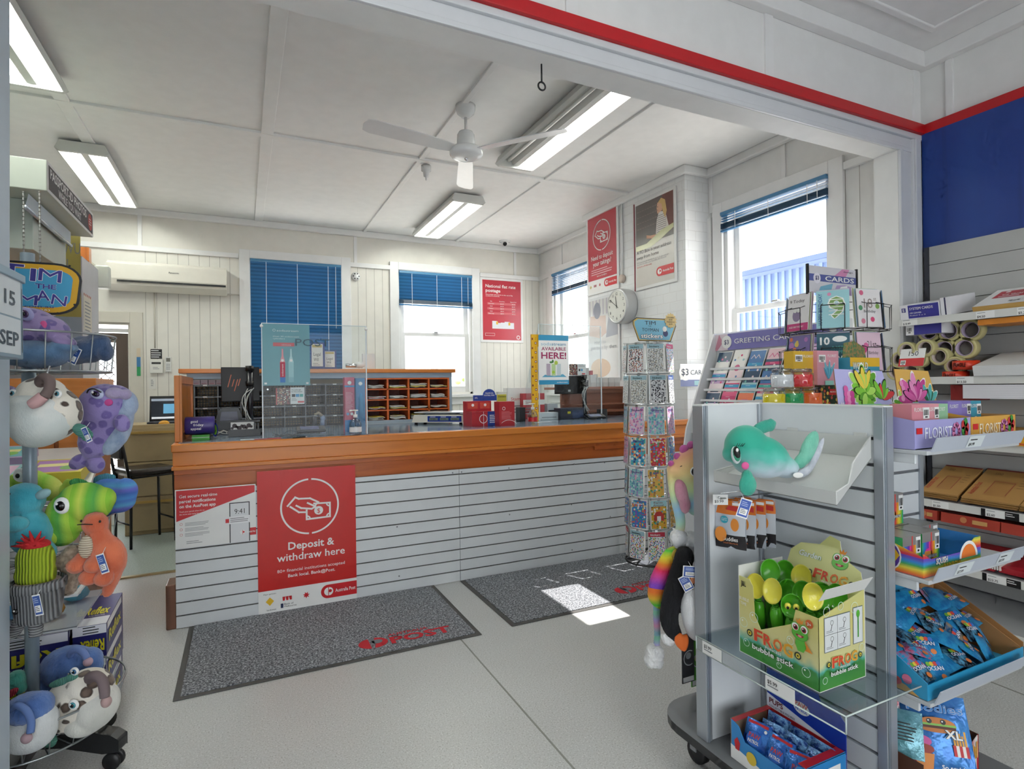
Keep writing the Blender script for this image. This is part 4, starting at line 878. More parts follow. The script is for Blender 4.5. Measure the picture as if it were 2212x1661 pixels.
for k, (x, y, c_) in enumerate(((1172, 912, '#e8e8e8'), (1240, 901, '#d8dce0'), (575, 948, '#d04a58'), (545, 949, '#e8eef2'))):
    c = cpt(x, y); mb = MB(); mb.box(c.x-.07, c.x+.09, c.y-.015, c.y+.03, ZT+.0005, ZT+.002, M(c_, .4)); single('loose_sheet', mb, c, ('white sheet beside the sanitiser bottle by the yellow strip', 'pale sheet under cables below right monitor', 'red leaflet on the counter at the foot of the left screen', 'pale leaflet in front of the black photo tray')[k], 'sheet')
for k, (x, y) in enumerate(((1230, 903), (470, 940), (610, 945))):
    c = cpt(x, y); r = random.Random(k+5); mb = MB(); pts = []
    for q in range(26): a_ = q*.55; pts.append(c+V(math.cos(a_)*.06+q*.002, math.sin(a_)*.025, .008+.006*(q % 3)+(.012 if k == 1 else 0)*math.sin(q)))
    mb.tube(pts, .003, M('#1e1f24' if k != 1 else '#c9c6c0', .4), 6); single('cable_coil', mb, c, ('tangled black cables below the right monitor', 'coiled pale cable between the purple tin and photo tray', 'curling black wire at the foot of the left acrylic screen')[k], 'cable')
c = cpt(632, 946); mb = MB(); mb.tube([c, c+V(.08, 0, .004)], .0045, BLACK, 8); mb.tube([c+V(.08, 0, .004), c+V(.095, 0, .005)], [.0045, .001], CHROME, 8); single('ballpoint_pen', mb, c, 'black ballpoint pen lying at the front edge of the counter', 'pen')
# yellow strip with hanging sign
Yq = 4.55; a, b = P(1148, 722, Y=Yq), P(1163, 885, Y=Yq); t = T('taped_post', (a.x+.02, Yq, ZT), 'thin upright strip covered in yellow warning tape on the counter', 'post'); fp = Fr((a.x, Yq, ZT), (1, 0, 0), (0, 0, 1)); w = b.x-a.x; h = a.z-ZT; YE = M('#e9b31c', .35)
mb = MB(); mb.obox(fp, 0, w, 0, h, -.02, 0, YE); mb.obox(fp, w, w*1.6, h*.86, h, -.006, 0, YE); mb.build('tape_wrap', t)
mb = MB()
for k in range(9): mb.rect(fp, w*.50, h*(.03+.107*k), w*.34, w*.36, M('#7a2a24')); mb.disc(fp, w*.67, h*(.03+.107*k)+w*.18, w*.1, WHITE, .001, n=10); mb.rect(fp, w*.02, h*(.08+.107*k), w*.22, w*.3, M('#7a2a24')); mb.rect(fp, w*.62, h*(.075+.107*k), w*.07, h*.04, M('#a87818'))
mb.build('tape_print', t)
fp, w, h = fpx(1163, 723, 1229, 830, Y=Yq-.01); t = T('soda_available_sign', fp.o, 'hanging sign reading sodastream AVAILABLE HERE beside the yellow strip', 'sign'); CB = M('#3594bf', .3)
mb = MB(); mb.obox(fp, 0, w, 0, h, -.002, 0, WHITE); mb.rect(fp, 0, h*.89, w, h*.11, CB); mb.rect(fp, 0, 0, w, h*.09, CB); mb.build('sheet', t)
mb = MB(); mb.text(fp, 'soda', w*.08, h*.79, h*.065, M('#7db8d4'), w=w*.34, bold=-.3); mb.text(fp, 'stream', w*.43, h*.79, h*.065, M('#2a82ac'), w=w*.48, bold=.3); MG = M('#a02a5c'); mb.text(fp, 'AVAILABLE', w*.09, h*.69, h*.07, MG, w=w*.82, bold=.8); mb.text(fp, 'HERE!', w*.08, h*.525, h*.13, MG, w=w*.84, bold=1.2)
mb.poly(fp, [(w*.1, h*.15), (w*.2, h*.2), (w*.5, h*.17), (w*.8, h*.21), (w*.92, h*.15)], M('#5aa8c8'), .001)
for x, c_ in ((.25, '#b8a8b8'), (.42, '#bcd89a'), (.6, '#c8d4d8')): mb.rect(fp, w*x, h*.18, w*.13, h*.24, M(c_), .0014)
mb.disc(fp, w*.57, h*.44, w*.06, M('#b4cc4a'), .002); mb.disc(fp, w*.4, h*.45, w*.05, M('#3a7a34'), .002, ry=w*.03); mb.disc(fp, w*.46, h*.47, w*.03, M('#3a7a34'), .002, ry=w*.05); mb.disc(fp, w*.48, h*.25, w*.045, M('#a8cc3a'), .0022)
mb.text(fp, 'sodastream', w*.95, h*.03, h*.03, WHITE, w=w*.36, align='r', e=.0012); mb.build('print', t)
t2, f, W, Hh = screen(1163, 1297, 700, 4.6, 'clear acrylic screen at the right of the counter in front of chimney')
# timber ledge behind the right end
mb = MB(); mb.box(2.93, XR-.3, 4.98, 5.02, ZT+.001, 1.42, wood('#9c5c42', '#74402c', 'x')); mb.box(2.9, XC, 4.9, 5.3, 1.40, 1.425, wood('#a5674c', '#7c4833', 'x')); mb.box(2.93, XC, 4.95, 4.98, 1.36, 1.40, wood('#a5674c', '#7c4833', 'x')); mb.box(2.93, XC, 4.94, 4.98, 1.235, 1.25, wood('#a5674c', '#7c4833', 'x')); mb.box(2.93, XC, 4.9, 4.98, 1.16, 1.185, wood('#a5674c', '#7c4833', 'x'))
single('timber_ledge', mb, (3.3, 5.0, ZT), 'brown timber ledge behind the right end of the counter', 'ledge', None, .004)
mb = MB()
for k in range(5):
    x = 3.28+k*.075; mb.box(x, x+.07, 4.98, 5.06, 1.4255, 1.52+.03*(k == 0), M('#ecedec', .35)); mb.box(x+.004, x+.066, 4.975, 4.98, 1.4255, 1.47, M('#dcdddd', .3))
single('leaflet_holder', mb, (3.45, 5.0, 1.425), 'row of low white leaflet holders on the timber ledge', 'leaflet holder')
for k, (x, hgt, c_) in enumerate(((3.14, .19, '#e4dedc'), (3.19, .22, '#f0f0ee'), (3.25, .20, '#d8d4d0'), (3.30, .17, '#c05058'), (3.36, .13, '#e8e0d8'), (3.09, .15, '#e6e6e6'))):
    mb = MB(); mb.box(x, x+.035, 5.02, 5.10 if k % 2 else 5.12, 1.4255, 1.4255+hgt, M(c_, .5)); mb.box(x+.003, x+.03, 5.018, 5.02, 1.44, 1.44+hgt*.5, M('#f4f4f2'))
    mb.v = [Vector(v_) for v_ in mb.v]; single('brochure', mb, (x, 5.05, 1.4255), ('%s brochure standing on the timber ledge under the clock' % ('cream', 'tall white', 'grey', 'red', 'short beige', 'far left white')[k]), 'brochure')
mb = MB(); fp, w, h = fpx(1229, 786, 1266, 810, Y=4.83); mb.obox(fp, 0, w*.5, 0, h, -.001, 0, confetti(('#e8c890', '#7a2418', '#c8302c', '#3a2018', '#f0e8d8'), 130., '#4a2018', .5)); mb.obox(fp, w*.5, w, 0, h, -.001, 0, WHITE); mb.rect(fp, w*.75, h*.05, w*.2, h*.12, RED); mb.lines(fp, w*.54, h*.9, w*.4, 2, h*.12, GREY); mb.rect(fp, w*.56, h*.35, w*.1, h*.2, BLACK); mb.rect(fp, w*.7, h*.35, w*.1, h*.2, M('#4aa3d8'))
single('gift_card_leaflet', mb, fp.o, 'second gift card leaflet above the right monitor', 'flyer')
# ---- posters and clock on chimney and back wall
fw_, w, h = fpx(1036, 598, 1130, 741, Y=YB-.004); t = T('postage_rate_poster', fw_.o, 'framed red poster reading National flat rate postage on back wall', 'poster')
mb = MB(); mb.obox(fw_, 0, w, 0, h, 0, .012, M('#f0f0f0', .3)); mb.build('frame', t, .003); f = Fr(fw_.at(.035, .035, .0125), fw_.u, fw_.v); w -= .07; h -= .07
mb = MB(); C = M('#c23a48', .25); mb.rect(f, 0, 0, w, h, C); mb.text(f, 'National flat rate', w*.08, h*.875, h*.055, WHITE, w=w*.78, bold=1); mb.text(f, 'postage', w*.08, h*.80, h*.055, WHITE, w=w*.38, bold=1)
mb.text(f, 'Flat postage rates based on size, up to 5kg', w*.08, h*.75, h*.016, WHITE, w=w*.7, bold=.5); mb.text(f, 'anywhere in Australia.', w*.08, h*.725, h*.016, WHITE, w=w*.36, bold=.5)
for i, s in enumerate(('Size', 'Extra Small', 'Small', 'Medium', 'Large', 'Extra Large')):
    y = h*(.64-.041*i); 
    if i in (1, 3, 5): mb.rect(f, w*.12, y-h*.01, w*.74, h*.036, M('#d2656c'), .001)
    mb.text(f, s, w*.22, y, h*.016, WHITE, align='c', e=.0016, bold=.4); mb.text(f, 'Parcel Post' if i == 0 else '$%d.%02d' % (8+4*i, 70), w*.5, y, h*.016, WHITE, align='c', e=.0016, bold=.4); mb.text(f, 'Express Post' if i == 0 else '$%d.%02d' % (12+4*i, 70), w*.8, y, h*.016, WHITE, align='c', e=.0016, bold=.4)
for x, a_ in ((.24, .16), (.36, .12), (.46, .13), (.56, .15), (.68, .13)): mb.rect(f, w*x, h*.19, w*.13, h*a_*.8, M('#e4e6ec'), .001+.0002*x); 
mb.rect(f, w*.34, h*.26, w*.05, h*.05, M('#e6b23a'), .002); mb.rect(f, w*.66, h*.25, w*.05, h*.05, M('#e6b23a'), .002)
mb.arc(f, w*.92, h*.05, w*.05, w*.02, M('#f0d8da'), .001, n=16); mb.line(f, [(w*.06, h*.07), (w*.3, h*.07), (w*.3, h*.11), (w*.06, h*.11)], .003, WHITE, .001, True); mb.build('print', t)
def chimney_poster(x0, y0, x1, y1):
    a, b = P(x0, y0, X=XC), P(x1, y1, X=XC); return Fr((XC-.004, a.y, b.z), (0, -1, 0), (0, 0, 1)), a.y-b.y, a.z-b.z
fw_, w, h = chimney_poster(1267, 472, 1338, 622); w = 5.66-5.04; fw_.o.y = 5.66; fw_.o.z = 2.49; h = .92
t = T('takings_poster', fw_.o, 'framed red poster reading Need to deposit your takings on the chimney', 'poster'); mb = MB(); mb.obox(fw_, 0, w, 0, h, 0, .012, M('#f0f0f0', .3)); mb.build('frame', t, .003); f = Fr(fw_.at(.03, .02, .0125), fw_.u, fw_.v); w -= .06; h -= .04
mb = MB(); mb.rect(f, 0, 0, w, h, M('#f2f0ee')); mb.rect(f, 0, h*.16, w, h*.84, C, .001); f2 = Fr(f.at(0, 0, .001), f.u, f.v); hand_note(mb, f2, w*.5, h*.72, w*.31, C)
mb.text(f2, 'Need to deposit', w*.5, h*.42, h*.062, WHITE, w=w*.76, align='c', bold=.5); mb.text(f2, 'your takings?', w*.5, h*.34, h*.062, WHITE, w=w*.64, align='c', bold=.5); mb.lines(f2, w*.12, h*.285, w*.76, 3, h*.028, M('#f0c8cc')); mb.text(f2, 'Bank local. Bank@Post.', w*.5, h*.195, h*.018, WHITE, w=w*.35, align='c')
post_logo(mb, f2, w*.57, h*.04, w*.43, h*.10); mb.poly(f2, [(w*.05, h*.08), (w*.09, h*.105), (w*.13, h*.08), (w*.09, h*.055)], M('#c8b878')); mb.rect(f2, w*.2, h*.07, w*.1, h*.03, M('#b07078')); mb.disc(f2, w*.42, h*.085, w*.03, M('#c06870'), n=8); mb.build('print', t)
fw_ = Fr((XC-.004, 4.76, 2.41), (0, -1, 0), (0, 0, 1)); w = .625; h = .90
t = T('po_box_poster', fw_.o, 'framed poster of woman in striped top advertising a PO Box', 'poster'); mb = MB(); mb.obox(fw_, 0, w, 0, h, 0, .012, M('#ededeb', .3)); mb.obox(fw_, 0, .012, 0, h, 0, .02, M('#8a3844')); mb.build('frame', t, .003); f = Fr(fw_.at(.03, .03, .0125), fw_.u, fw_.v); w -= .06; h -= .06
mb = MB(); mb.rect(f, 0, 0, w, h, M('#d9d4cc', .25)); mb.rect(f, 0, h*.5, w, h*.5, M('#6c6460', .25), .001); mb.rect(f, w*.72, h*.62, w*.28, h*.38, M('#7a5048'), .0014)
for i in range(9):
    for j in range(4): mb.rect(f, w*(.04+.07*i), h*(.7+.07*j), w*.05, .004, M('#a08a84'), .0014)
SK = M('#e0b090'); HR = M('#d9b676')
mb.poly(f, [(w*.55, h*.57), (w*.58, h*.74), (w*.64, h*.82), (w*.8, h*.8), (w*.88, h*.62), (w*.8, h*.56)], M('#ece6de'), .002)
for k in range(9): mb.rect(f, w*.585, h*(.585+.023*k), w*.24, .004, BLACK, .0024)
mb.poly(f, [(w*.55, h*.57), (w*.4, h*.58), (w*.3, h*.60), (w*.3, h*.56), (w*.5, h*.53), (w*.62, h*.56)], SK, .0026); mb.poly(f, [(w*.60, h*.8), (w*.72, h*.82), (w*.74, h*.92), (w*.6, h*.93), (w*.58, h*.87)], SK, .0026)
mb.poly(f, [(w*.62, h*.93), (w*.7, h*.97), (w*.8, h*.93), (w*.84, h*.8), (w*.8, h*.72), (w*.74, h*.8), (w*.71, h*.9)], HR, .0028); mb.disc(f, w*.61, h*.88, .005, BLACK, .003, n=8); mb.line(f, [(w*.59, h*.845), (w*.62, h*.84)], .004, M('#a03a3a'), .003)
mb.poly(f, [(0, h*.5), (w*.3, h*.5), (w*.7, h*.60), (w, h*.63), (w, h*.58), (w*.7, h*.5), (w*.4, h*.44), (0, h*.44)], M('#dfe0b0', .2), .0032)
mb.text(f, 'A PO Box is your address', w*.02, h*.40, h*.042, M('#555'+'055'), w=w*.92, e=.0034); mb.text(f, 'away from home', w*.02, h*.335, h*.042, BLACK, w=w*.6, e=.0034); mb.text(f, 'Store your parcels securely for up to 30 days and get', w*.02, h*.29, h*.018, GREY, w=w*.85, e=.0034); mb.text(f, 'discounts and offers with Post Office Box Rewards.', w*.02, h*.265, h*.018, GREY, w=w*.8, e=.0034); mb.text(f, 'Sign up for a PO Box today.', w*.02, h*.235, h*.018, RED, w=w*.42, e=.0034)
post_logo(mb, Fr(f.at(0, 0, .002), f.u, f.v), w*.55, h*.07, w*.45, h*.11); mb.build('print', t)
# clock
a = P(1332, 661, X=XC-.14); c = V(XC-.002, a.y, a.z); t = T('wall_clock', c, 'round white wall clock with a deep case on the chimney', 'clock'); r = .185; Mx = AA('Y', -90)
mb = MB(); mb.lathe([(r*.98, 0), (r, .02), (r, .12), (r*.98, .135), (r*.9, .14), (r*.88, .132)], c, M('#c9cacb', .3, metal=.3), 40, Mx); mb.build('case', t)
f = Fr(c-V(.1365, 0, 0), (0, -1, 0), (0, 0, 1)); mb = MB(); mb.disc(f, 0, 0, r*.9, M('#e6e5dc', .3), .0, n=40); mb.build('dial', t)
mb = MB()
for k in range(1, 13): q = math.radians(90-30*k); mb.text(f, str(k), r*.70*math.cos(q), r*.70*math.sin(q)-.014, .03, BLACK, align='c', bold=.5, e=.001)
for k in range(60): q = math.radians(6*k); mb.line(f, [(r*.84*math.cos(q), r*.84*math.sin(q)), (r*.87*math.cos(q), r*.87*math.sin(q))], .002, BLACK, .001)
mb.build('numerals', t)
mb = MB(); mb.line(f, [(-r*.0, -r*.12), (-r*.1, r*.55)], .008, BLACK, .003); mb.build('hour_hand', t); mb = MB(); mb.line(f, [(r*.14, -r*.12), (-r*.62, r*.42)], .006, BLACK, .004); mb.disc(f, 0, 0, .008, BLACK, .005, n=12); mb.build('minute_hand', t)
mb = MB(); mb.tube([V(XC-.012, 4.98, ZC-.07), V(XC-.012, 4.98, 2.62)], .012, WHITE, 8); mb.lathe([(.045, 0), (.045, .03), (.02, .035)], (XC, 4.98, 2.58), M('#c8b8ac'), 16, AA('Y', -90)); single('conduit', mb, (XC, 4.98, 2.6), 'white conduit pipe ending in a round box above the clock', 'conduit')
# faded poster under the takings poster
fw_ = Fr((XC-.004, 5.66, 1.50), (0, -1, 0), (0, 0, 1)); w, h = .62, .95; mb = MB(); mb.obox(fw_, 0, w, 0, h, 0, .01, M('#e6e6e6', .2)); f = Fr(fw_.at(.03, .03, .0105), fw_.u, fw_.v); w -= .06; h -= .06; mb.rect(f, 0, 0, w, h, M('#dcdad6', .15)); mb.poly(f, [(0, h*.55), (w*.4, h*.5), (w*.62, h*.56), (w*.6, h*.78), (w*.05, h*.8)], M('#d2b8a8', .2), .001); mb.disc(f, w*.3, h*.86, w*.13, M('#8c8e98', .3), .0012, ry=w*.17)
for k in range(6): mb.rect(f, w*(.02+.12*k), h*.8, w*.03, h*.2, M('#b0a8b4'), .001)
mb.poly(f, [(w*.6, h*.5), (w, h*.52), (w, h*.8), (w*.7, h*.78)], M('#a8aab2', .3), .001); mb.disc(f, w*.4, h*.12, w*.35, M('#e0c0a0', .3), .001, ry=h*.12)
mb.text(f, 'them.', w*.98, h*.36, h*.05, M('#6c6c70'), align='r', w=w*.26, e=.0016); mb.text(f, 'Here to', w*.2, h*.43, h*.05, M('#bcbcc0'), w=w*.4, e=.0016); mb.text(f, 'give to us by', w*.05, h*.36, h*.05, M('#bcbcc0'), w=w*.6, e=.0016)
single('faded_poster', mb, fw_.o, 'pale framed poster of a photographed person behind the right acrylic screen', 'poster')
mb = MB(); fw_, w, h = fpx(1470, 783, 1522, 835, Y=4.9)
fw_ = Fr((3.66, 4.4, 1.37), (.6, -.75, 0), (0, 0, 1)); fw_ = Fr(P(1470, 835, Y=3.95), (1, 0, 0), (0, 0, 1)); w = P(1524, 830, Y=3.95).x-fw_.o.x; h = P(1470, 786, Y=3.95).z-fw_.o.z
mb.obox(fw_, 0, w, 0, h, -.004, 0, WHITE); mb.disc(fw_, w*.2, h*.62, h*.36, M('#f8f4ee'), .001); mb.rect(fw_, 0, 0, w, h*.3, M('#7078a0'), .0008); mb.rect(fw_, w*.55, h*.05, w*.4, h*.2, M('#8fb8bc'), .001); mb.text(fw_, '$3', w*.04, h*.5, h*.3, M('#303848'), w=w*.28, e=.002, bold=.5); mb.text(fw_, 'CARDS', w*.40, h*.52, h*.22, M('#3a4250'), w=w*.72, e=.002)
single('card_price_sign', mb, fw_.o, 'white $3 CARD sign between the sticker stand and the card rack', 'sign')
# ================================================================ plush helpers (stuffed toys are modelled in a frame facing the aisle)
def hz(v): v = Vector((v.x, v.y, 0)); return v.normalized()
class Toy:
    def __init__(s, name, label, px, py, Y, cat='plush toy', group=None, yaw=0):
        s.Y = Y; s.c = P(px, py, Y=Y); s.px = px; s.py = py; s.k = (s.c-Vector((0, 0, H))).dot(F_)/F
        s.R = R_.copy(); s.U = U_.copy(); s.D = F_.copy()
        s.t = T(name, s.c, label, cat, group)
    def p(s, x, y, d=0): return s.c+s.R*((x-s.px)*s.k)-s.U*((y-s.py)*s.k)+s.D*(d*s.k)
    def mx(s, tilt=0):
        a = math.radians(tilt); r = s.R*math.cos(a)+s.U*math.sin(a); u = -s.R*math.sin(a)+s.U*math.cos(a)
        return Matrix((r, u, s.D)).transposed()
    def e(s, x, y, rx, ry, rd, tilt=0, d=0): return (s.p(x, y, d), (rx*s.k, ry*s.k, rd*s.k), s.mx(tilt))
    def tb(s, pts, rs):
        P3 = [s.p(*q) for q in pts]; n = len(P3); a, b = [], []
        for i in range(n-1):
            p0, p1, p2, p3 = P3[max(i-1, 0)], P3[i], P3[i+1], P3[min(i+2, n-1)]
            for k in range(5 if n > 2 else 1):
                u = k/5; a.append(.5*((2*p1)+(p2-p0)*u+(2*p0-5*p1+4*p2-p3)*u*u+(3*p1-p0-3*p2+p3)*u**3)); b.append((rs[i]*(1-u)+rs[i+1]*u)*s.k)
        return ('t', a+[P3[-1]], b+[rs[-1]*s.k])
    def body(s, name, parts, mat, vox=4, smooth=5, jit=0): return blob2(name, s.t, parts, mat, vox*s.k, smooth, jit*s.k)
    def bit(s, name, items, mat=None, parent=None):
        mb = MB()
        for it in items:
            m = it[-1] if mat is None else mat; q = it[:-1] if mat is None else it
            if q[0] == 't': mb.tube(q[1], q[2], m, 10)
            else: mb.ell(q[0], q[1], m, q[2], 18)
        return mb.build(name, parent or s.t)
    def tag(s, x, y, w, h, tilt, d=-30, c='#3c5aa0'):
        a = math.radians(tilt); u = s.R*math.cos(a)+s.U*math.sin(a); v = -s.R*math.sin(a)+s.U*math.cos(a); f = Fr(s.p(x, y, d), u, v); k = s.k; mb = MB()
        mb.obox(f, -w*k/2, w*k/2, -h*k/2, h*k/2, -.001, 0, WHITE); mb.rect(f, -w*k*.44, -h*k*.44, w*k*.88, h*k*.88, M(c), .0005); mb.rect(f, -w*k*.34, -h*k*.34, w*k*.68, h*k*.32, WHITE, .001); mb.lines(f, -w*k*.28, -h*k*.1, w*k*.5, 3, h*k*.08, BLACK, e=.0014)
        mb.lines(f, -w*k*.34, h*k*.3, w*k*.6, 3, h*k*.09, M('#b9c6e4'), e=.001)
        mb.tube([s.p(x, y-h*.5, d), s.p(x-2, y-h*.75, d+12)], .0008, WHITE, 4); return mb.build('swing_tag', s.t)
def blob2(name, parent, parts, mat, vox, smooth, jit):
    mb = MB()
    for p in parts:
        if p[0] == 't': mb.tube(p[1], p[2], mat, 14); [mb.ell(q, r, mat, None, 12) for q, r in zip(p[1], p[2])]
        else: mb.ell(p[0], p[1], mat, p[2], 20)
    tmp = mb.build('body_source'); m = tmp.modifiers.new('r', 'REMESH'); m.mode = 'VOXEL'; m.voxel_size = vox
    if smooth: k = tmp.modifiers.new('s', 'SMOOTH'); k.iterations = smooth; k.factor = .5
    dg = bpy.context.evaluated_depsgraph_get(); dg.update()
    me = bpy.data.meshes.new_from_object(tmp.evaluated_get(dg)); bpy.data.objects.remove(tmp)
    o0 = parent_origin(parent); me.transform(Matrix.Translation(-o0))
    if jit:
        r = random.Random(3)
        for v in me.vertices: v.co += v.normal*r.uniform(-jit, jit)
    me.materials.clear(); me.materials.append(mat); me.name = name
    me.polygons.foreach_set('use_smooth', [True]*len(me.polygons)); me.polygons.foreach_set('material_index', [0]*len(me.polygons))
    o = bpy.data.objects.new(name, me); COL.objects.link(o); o.parent = parent; return o
def eye(s, x, y, r, d, iris='#101014', white=True, sq=1.0, tilt=0, glint=True, name='eye', ring='#f6f6f4'):
    it = []
    if white: it.append(s.e(x, y, r, r*sq, r*.35, tilt, d)+(M(ring, .3),))
    it.append(s.e(x, y, r*.62 if white else r, (r*.62 if white else r)*sq, r*.35, tilt, d-r*.18)+(M(iris, .12),))
    it.append(s.e(x, y, r*.38 if white else r*.7, (r*.38 if white else r*.7)*sq, r*.3, tilt, d-r*.34)+(M('#08080c', .08),))
    if glint: it.append(s.e(x-r*.2, y-r*.3*sq, r*.16, r*.16, r*.12, 0, d-r*.6)+(WHITE,))
    return s.bit(name, it)
# ================================================================ soft toy stand at left
SX, SY = -.735, 2.75
t = T('toy_stand', (SX, SY, 0), 'grey pole display stand with three wire baskets of soft toys', 'display stand'); PG = M('#9fb0bd', .35, metal=.2); KB = M('#1f2022', .4)
mb = MB(); mb.tube([(SX, SY, .14), (SX, SY, 1.98)], .0225, PG, 16); mb.build('pole', t)
mb = MB(); mb.lathe([(.05, .10), (.06, .12), (.06, .16), (.03, .19)], (SX, SY, 0), KB, 20); mb.build('hub', t)
for k, an in enumerate((-22, 50, 122, 194, 266)):
    a = math.radians(an); u = V(math.cos(a), math.sin(a), 0); v = V(-math.sin(a), math.cos(a), 0); c0 = V(SX, SY, 0); L = .33
    mb = MB(); f = Fr(c0, u, (0, 0, 1)); mb.prism(f, [(.03, .10), (.03, .175), (.12, .175), (L-.03, .14), (L, .12), (L, .075), (L-.06, .07), (.12, .10)], -.028, .028, KB); o = mb.build('base_leg', t, .008)
    mb = MB(); w = c0+u*(L-.035)
    for q in (-.015, .015): mb.lathe([(.0, -.008), (.03, -.008), (.033, -.004), (.033, .004), (.03, .008), (0, .008)], w+v*q+V(0, 0, .034), KB, 18, Matrix((u, V(0, 0, 1), v)).transposed())
    mb.tube([w+V(0, 0, .034), w+V(0, 0, .09)], .012, KB); mb.build('castor', o)
WIRE = M('#aab0b2', .3, metal=.8)
def basket(zt, zb, rt, rb, name='wire_basket'):
    b = T(name, (SX, SY, zb), None, None); b.parent = t; b.location = Vector((0, 0, zb)); mb = MB(); n = 22
    mb.ring((SX, SY, zt), rt, rt, .0042, WIRE, 40); mb.ring((SX, SY, zb), rb, rb, .004, WIRE, 40); mb.ring((SX, SY, zb), rb*.55, rb*.55, .0025, WIRE, 30)
    for k in range(n):
        a = 2*math.pi*k/n; c, s_ = math.cos(a), math.sin(a); mb.tube([(SX+rt*c, SY+rt*s_, zt), (SX+rb*c, SY+rb*s_, zb), (SX+.03*c, SY+.03*s_, zb)], .0024, WIRE, 6)
    mb.build('wires', b); return b
basket(1.665, 1.525, .275, .26); basket(.965, .80, .275, .25); basket(.30, .165, .295, .25)
# sign on top
Yt = 2.73; a = P(-60, 560, Y=Yt); b = P(182, 684, Y=Yt); fs = Fr((a.x, Yt-.03, b.z), (1, 0, 0), (0, 0, 1)); w = b.x-a.x; h = a.z-b.z
def rr_pts(w, h, r, ins=0, skew=.04):
    pts = []
    for cx, cy, a0 in ((w-r, h-r*.75, 90), (w-r*1.1, r*.75, 0), (r*1.1, r*.75, 270), (r, h-r*.75, 180)):
        for q in range(0, 91, 15): an = math.radians(a0-q); pts.append((cx+(r-ins)*math.cos(an), cy+(r*.75-ins)*math.sin(an)))
    return pts
t2 = T('toyman_sign', fs.at(w/2, 0), 'blue and yellow rounded TIM THE TOYMAN sign on top of the toy stand', 'sign')
mb = MB(); mb.prism(fs, rr_pts(w, h, h*.42), -.006, 0, BLACK); mb.poly(fs, rr_pts(w, h, h*.42, .008), M('#d9a418'), .001); mb.poly(fs, rr_pts(w, h, h*.42, .028), M('#3f9cc6'), .0016); mb.build('board', t2)
mb = MB(); NV = M('#3a348c'); kx = w/242.; ky = h/124.
def tx(s_, x0, x1, y, hh, rot=0, bold=.7): mb.text(fs, s_, (x0+60)*kx, (684-y)*ky, hh*ky, NV, w=(x1-x0)*kx, bold=bold, e=.003, rot=rot, outline=1.4, back=WHITE)
for ch, x0, x1, y, q in (('T', 4, 53, 602, -3), ('I', 67, 79, 605, -4), ('M', 85, 135, 603, -5)): tx(ch, x0, x1, y, 37 if ch == 'T' else 30, q)
tx('THE', 78, 124, 622, 11, -2, 1); 
for ch, x0, x1, y, q in (('T', -38, -16, 656, 4), ('O', -14, 8, 656, 0), ('Y', 10, 30, 656, -4), ('M', 38, 82, 660, -5), ('A', 82, 110, 652, 4), ('N', 112, 145, 658, -10)): tx(ch, x0, x1, y, 25, q)
mb.text(fs, 'toyman.com.au', 40*kx, 16*ky, 5.5*ky, NV, w=138*kx, bold=.8, e=.003); mb.text(fs, '(03) 9 626)', 90*kx, 9*ky, 4*ky, WHITE, w=80*kx, e=.003)
for x, y in ((155, 565), (177, 588), (165, 658), (127, 680)): mb.disc(fs, (x+60)*kx, (684-y)*ky, .004, BLACK, .003, n=10)
mb.build('lettering', t2)
mb = MB(); mb.tube([(SX, SY, 1.9), (SX, SY-.0, b.z+.02)], .008, PG); mb.build('bracket', t2)
# ---- calendar on the jamb
f = Fr((-.598, 1.97, P(20, 771, X=-.598).z-.02), (0, 1, 0), (0, 0, 1)); w = .215; h = .30; t2 = T('day_calendar', f.o, 'grey framed block calendar showing 15 SEP on the left jamb', 'calendar'); FG = M('#8fa6b4', .35, metal=.4)
z0 = P(0, 770, X=-.598).z; z1 = P(0, 580, X=-.598).z; f.o.z = z0; h = z1-z0; w = P(50, 690, X=-.598).y-f.o.y
mb = MB(); mb.obox(f, 0, w, 0, h, -.072, 0, FG); mb.obox(f, -.0, w+.004, h-.012, h+.012, -.035, .006, FG); mb.build('frame', t2, .003)
mb = MB(); mb.rect(f, .02, h*.5, w-.045, h*.46, M('#dfe6ea'), .001); mb.rect(f, .02, h*.05, w-.045, h*.43, M('#dfe6ea'), .001); mb.rect(f, w-.014, .02, .004, h-.05, BLACK, .001)
mb.text(f, '15', w*.30, h*.63, h*.17, M('#33414e'), w=w*.38, bold=1, e=.002); mb.text(f, 'SEP', w*.14, h*.15, h*.17, M('#33414e'), w=w*.66, bold=1, e=.002); mb.build('day_cards', t2)
mb = MB(); mb.obox(f, w*.02, w*.1, -.05, 0, -.02, 0, BLACK); mb.build('wall_clip', t2)
# ================================================================ soft toys
SPP = spots('#8f7fba', '#6a5a9c', '#8576b4', 26., .05, .16, .42); GLT = fur('#aebfd8', '#90a4c8', 40.)
# purple spotted seal lying in the top basket
s = Toy('seal_plush', 'purple spotted seal plush with blue belly lying in the top basket', 95, 740, 2.63)
s.body('body', [s.e(80, 765, 62, 32, 60), s.e(40, 755, 50, 36, 55), s.e(120, 762, 30, 24, 40), s.e(140, 748, 24, 12, 30, -20)], fur('#6f93b8', '#5a7ea6', 10.))
s.body('head', [s.e(70, 705, 52, 40, 50, -18), s.e(110, 712, 34, 28, 40, -35), s.e(140, 738, 20, 13, 28, -35)], spots('#9a86b8', '#6a5a98', '#83749f', 24., .05, .14, .36))
s.body('muzzle', [s.e(60, 703, 26, 18, 20, 0, -46), s.e(74, 706, 16, 14, 16, 0, -48)], fur('#f0f0f4', '#dcdfe6', 20.))
eye(s, 96, 684, 17, -46, '#4a2f5c', True, .8, -30, ring='#a9a6d8'); s.bit('nose', [s.e(60, 687, 5, 3, 4, 0, -66)], M('#6a4a58'))
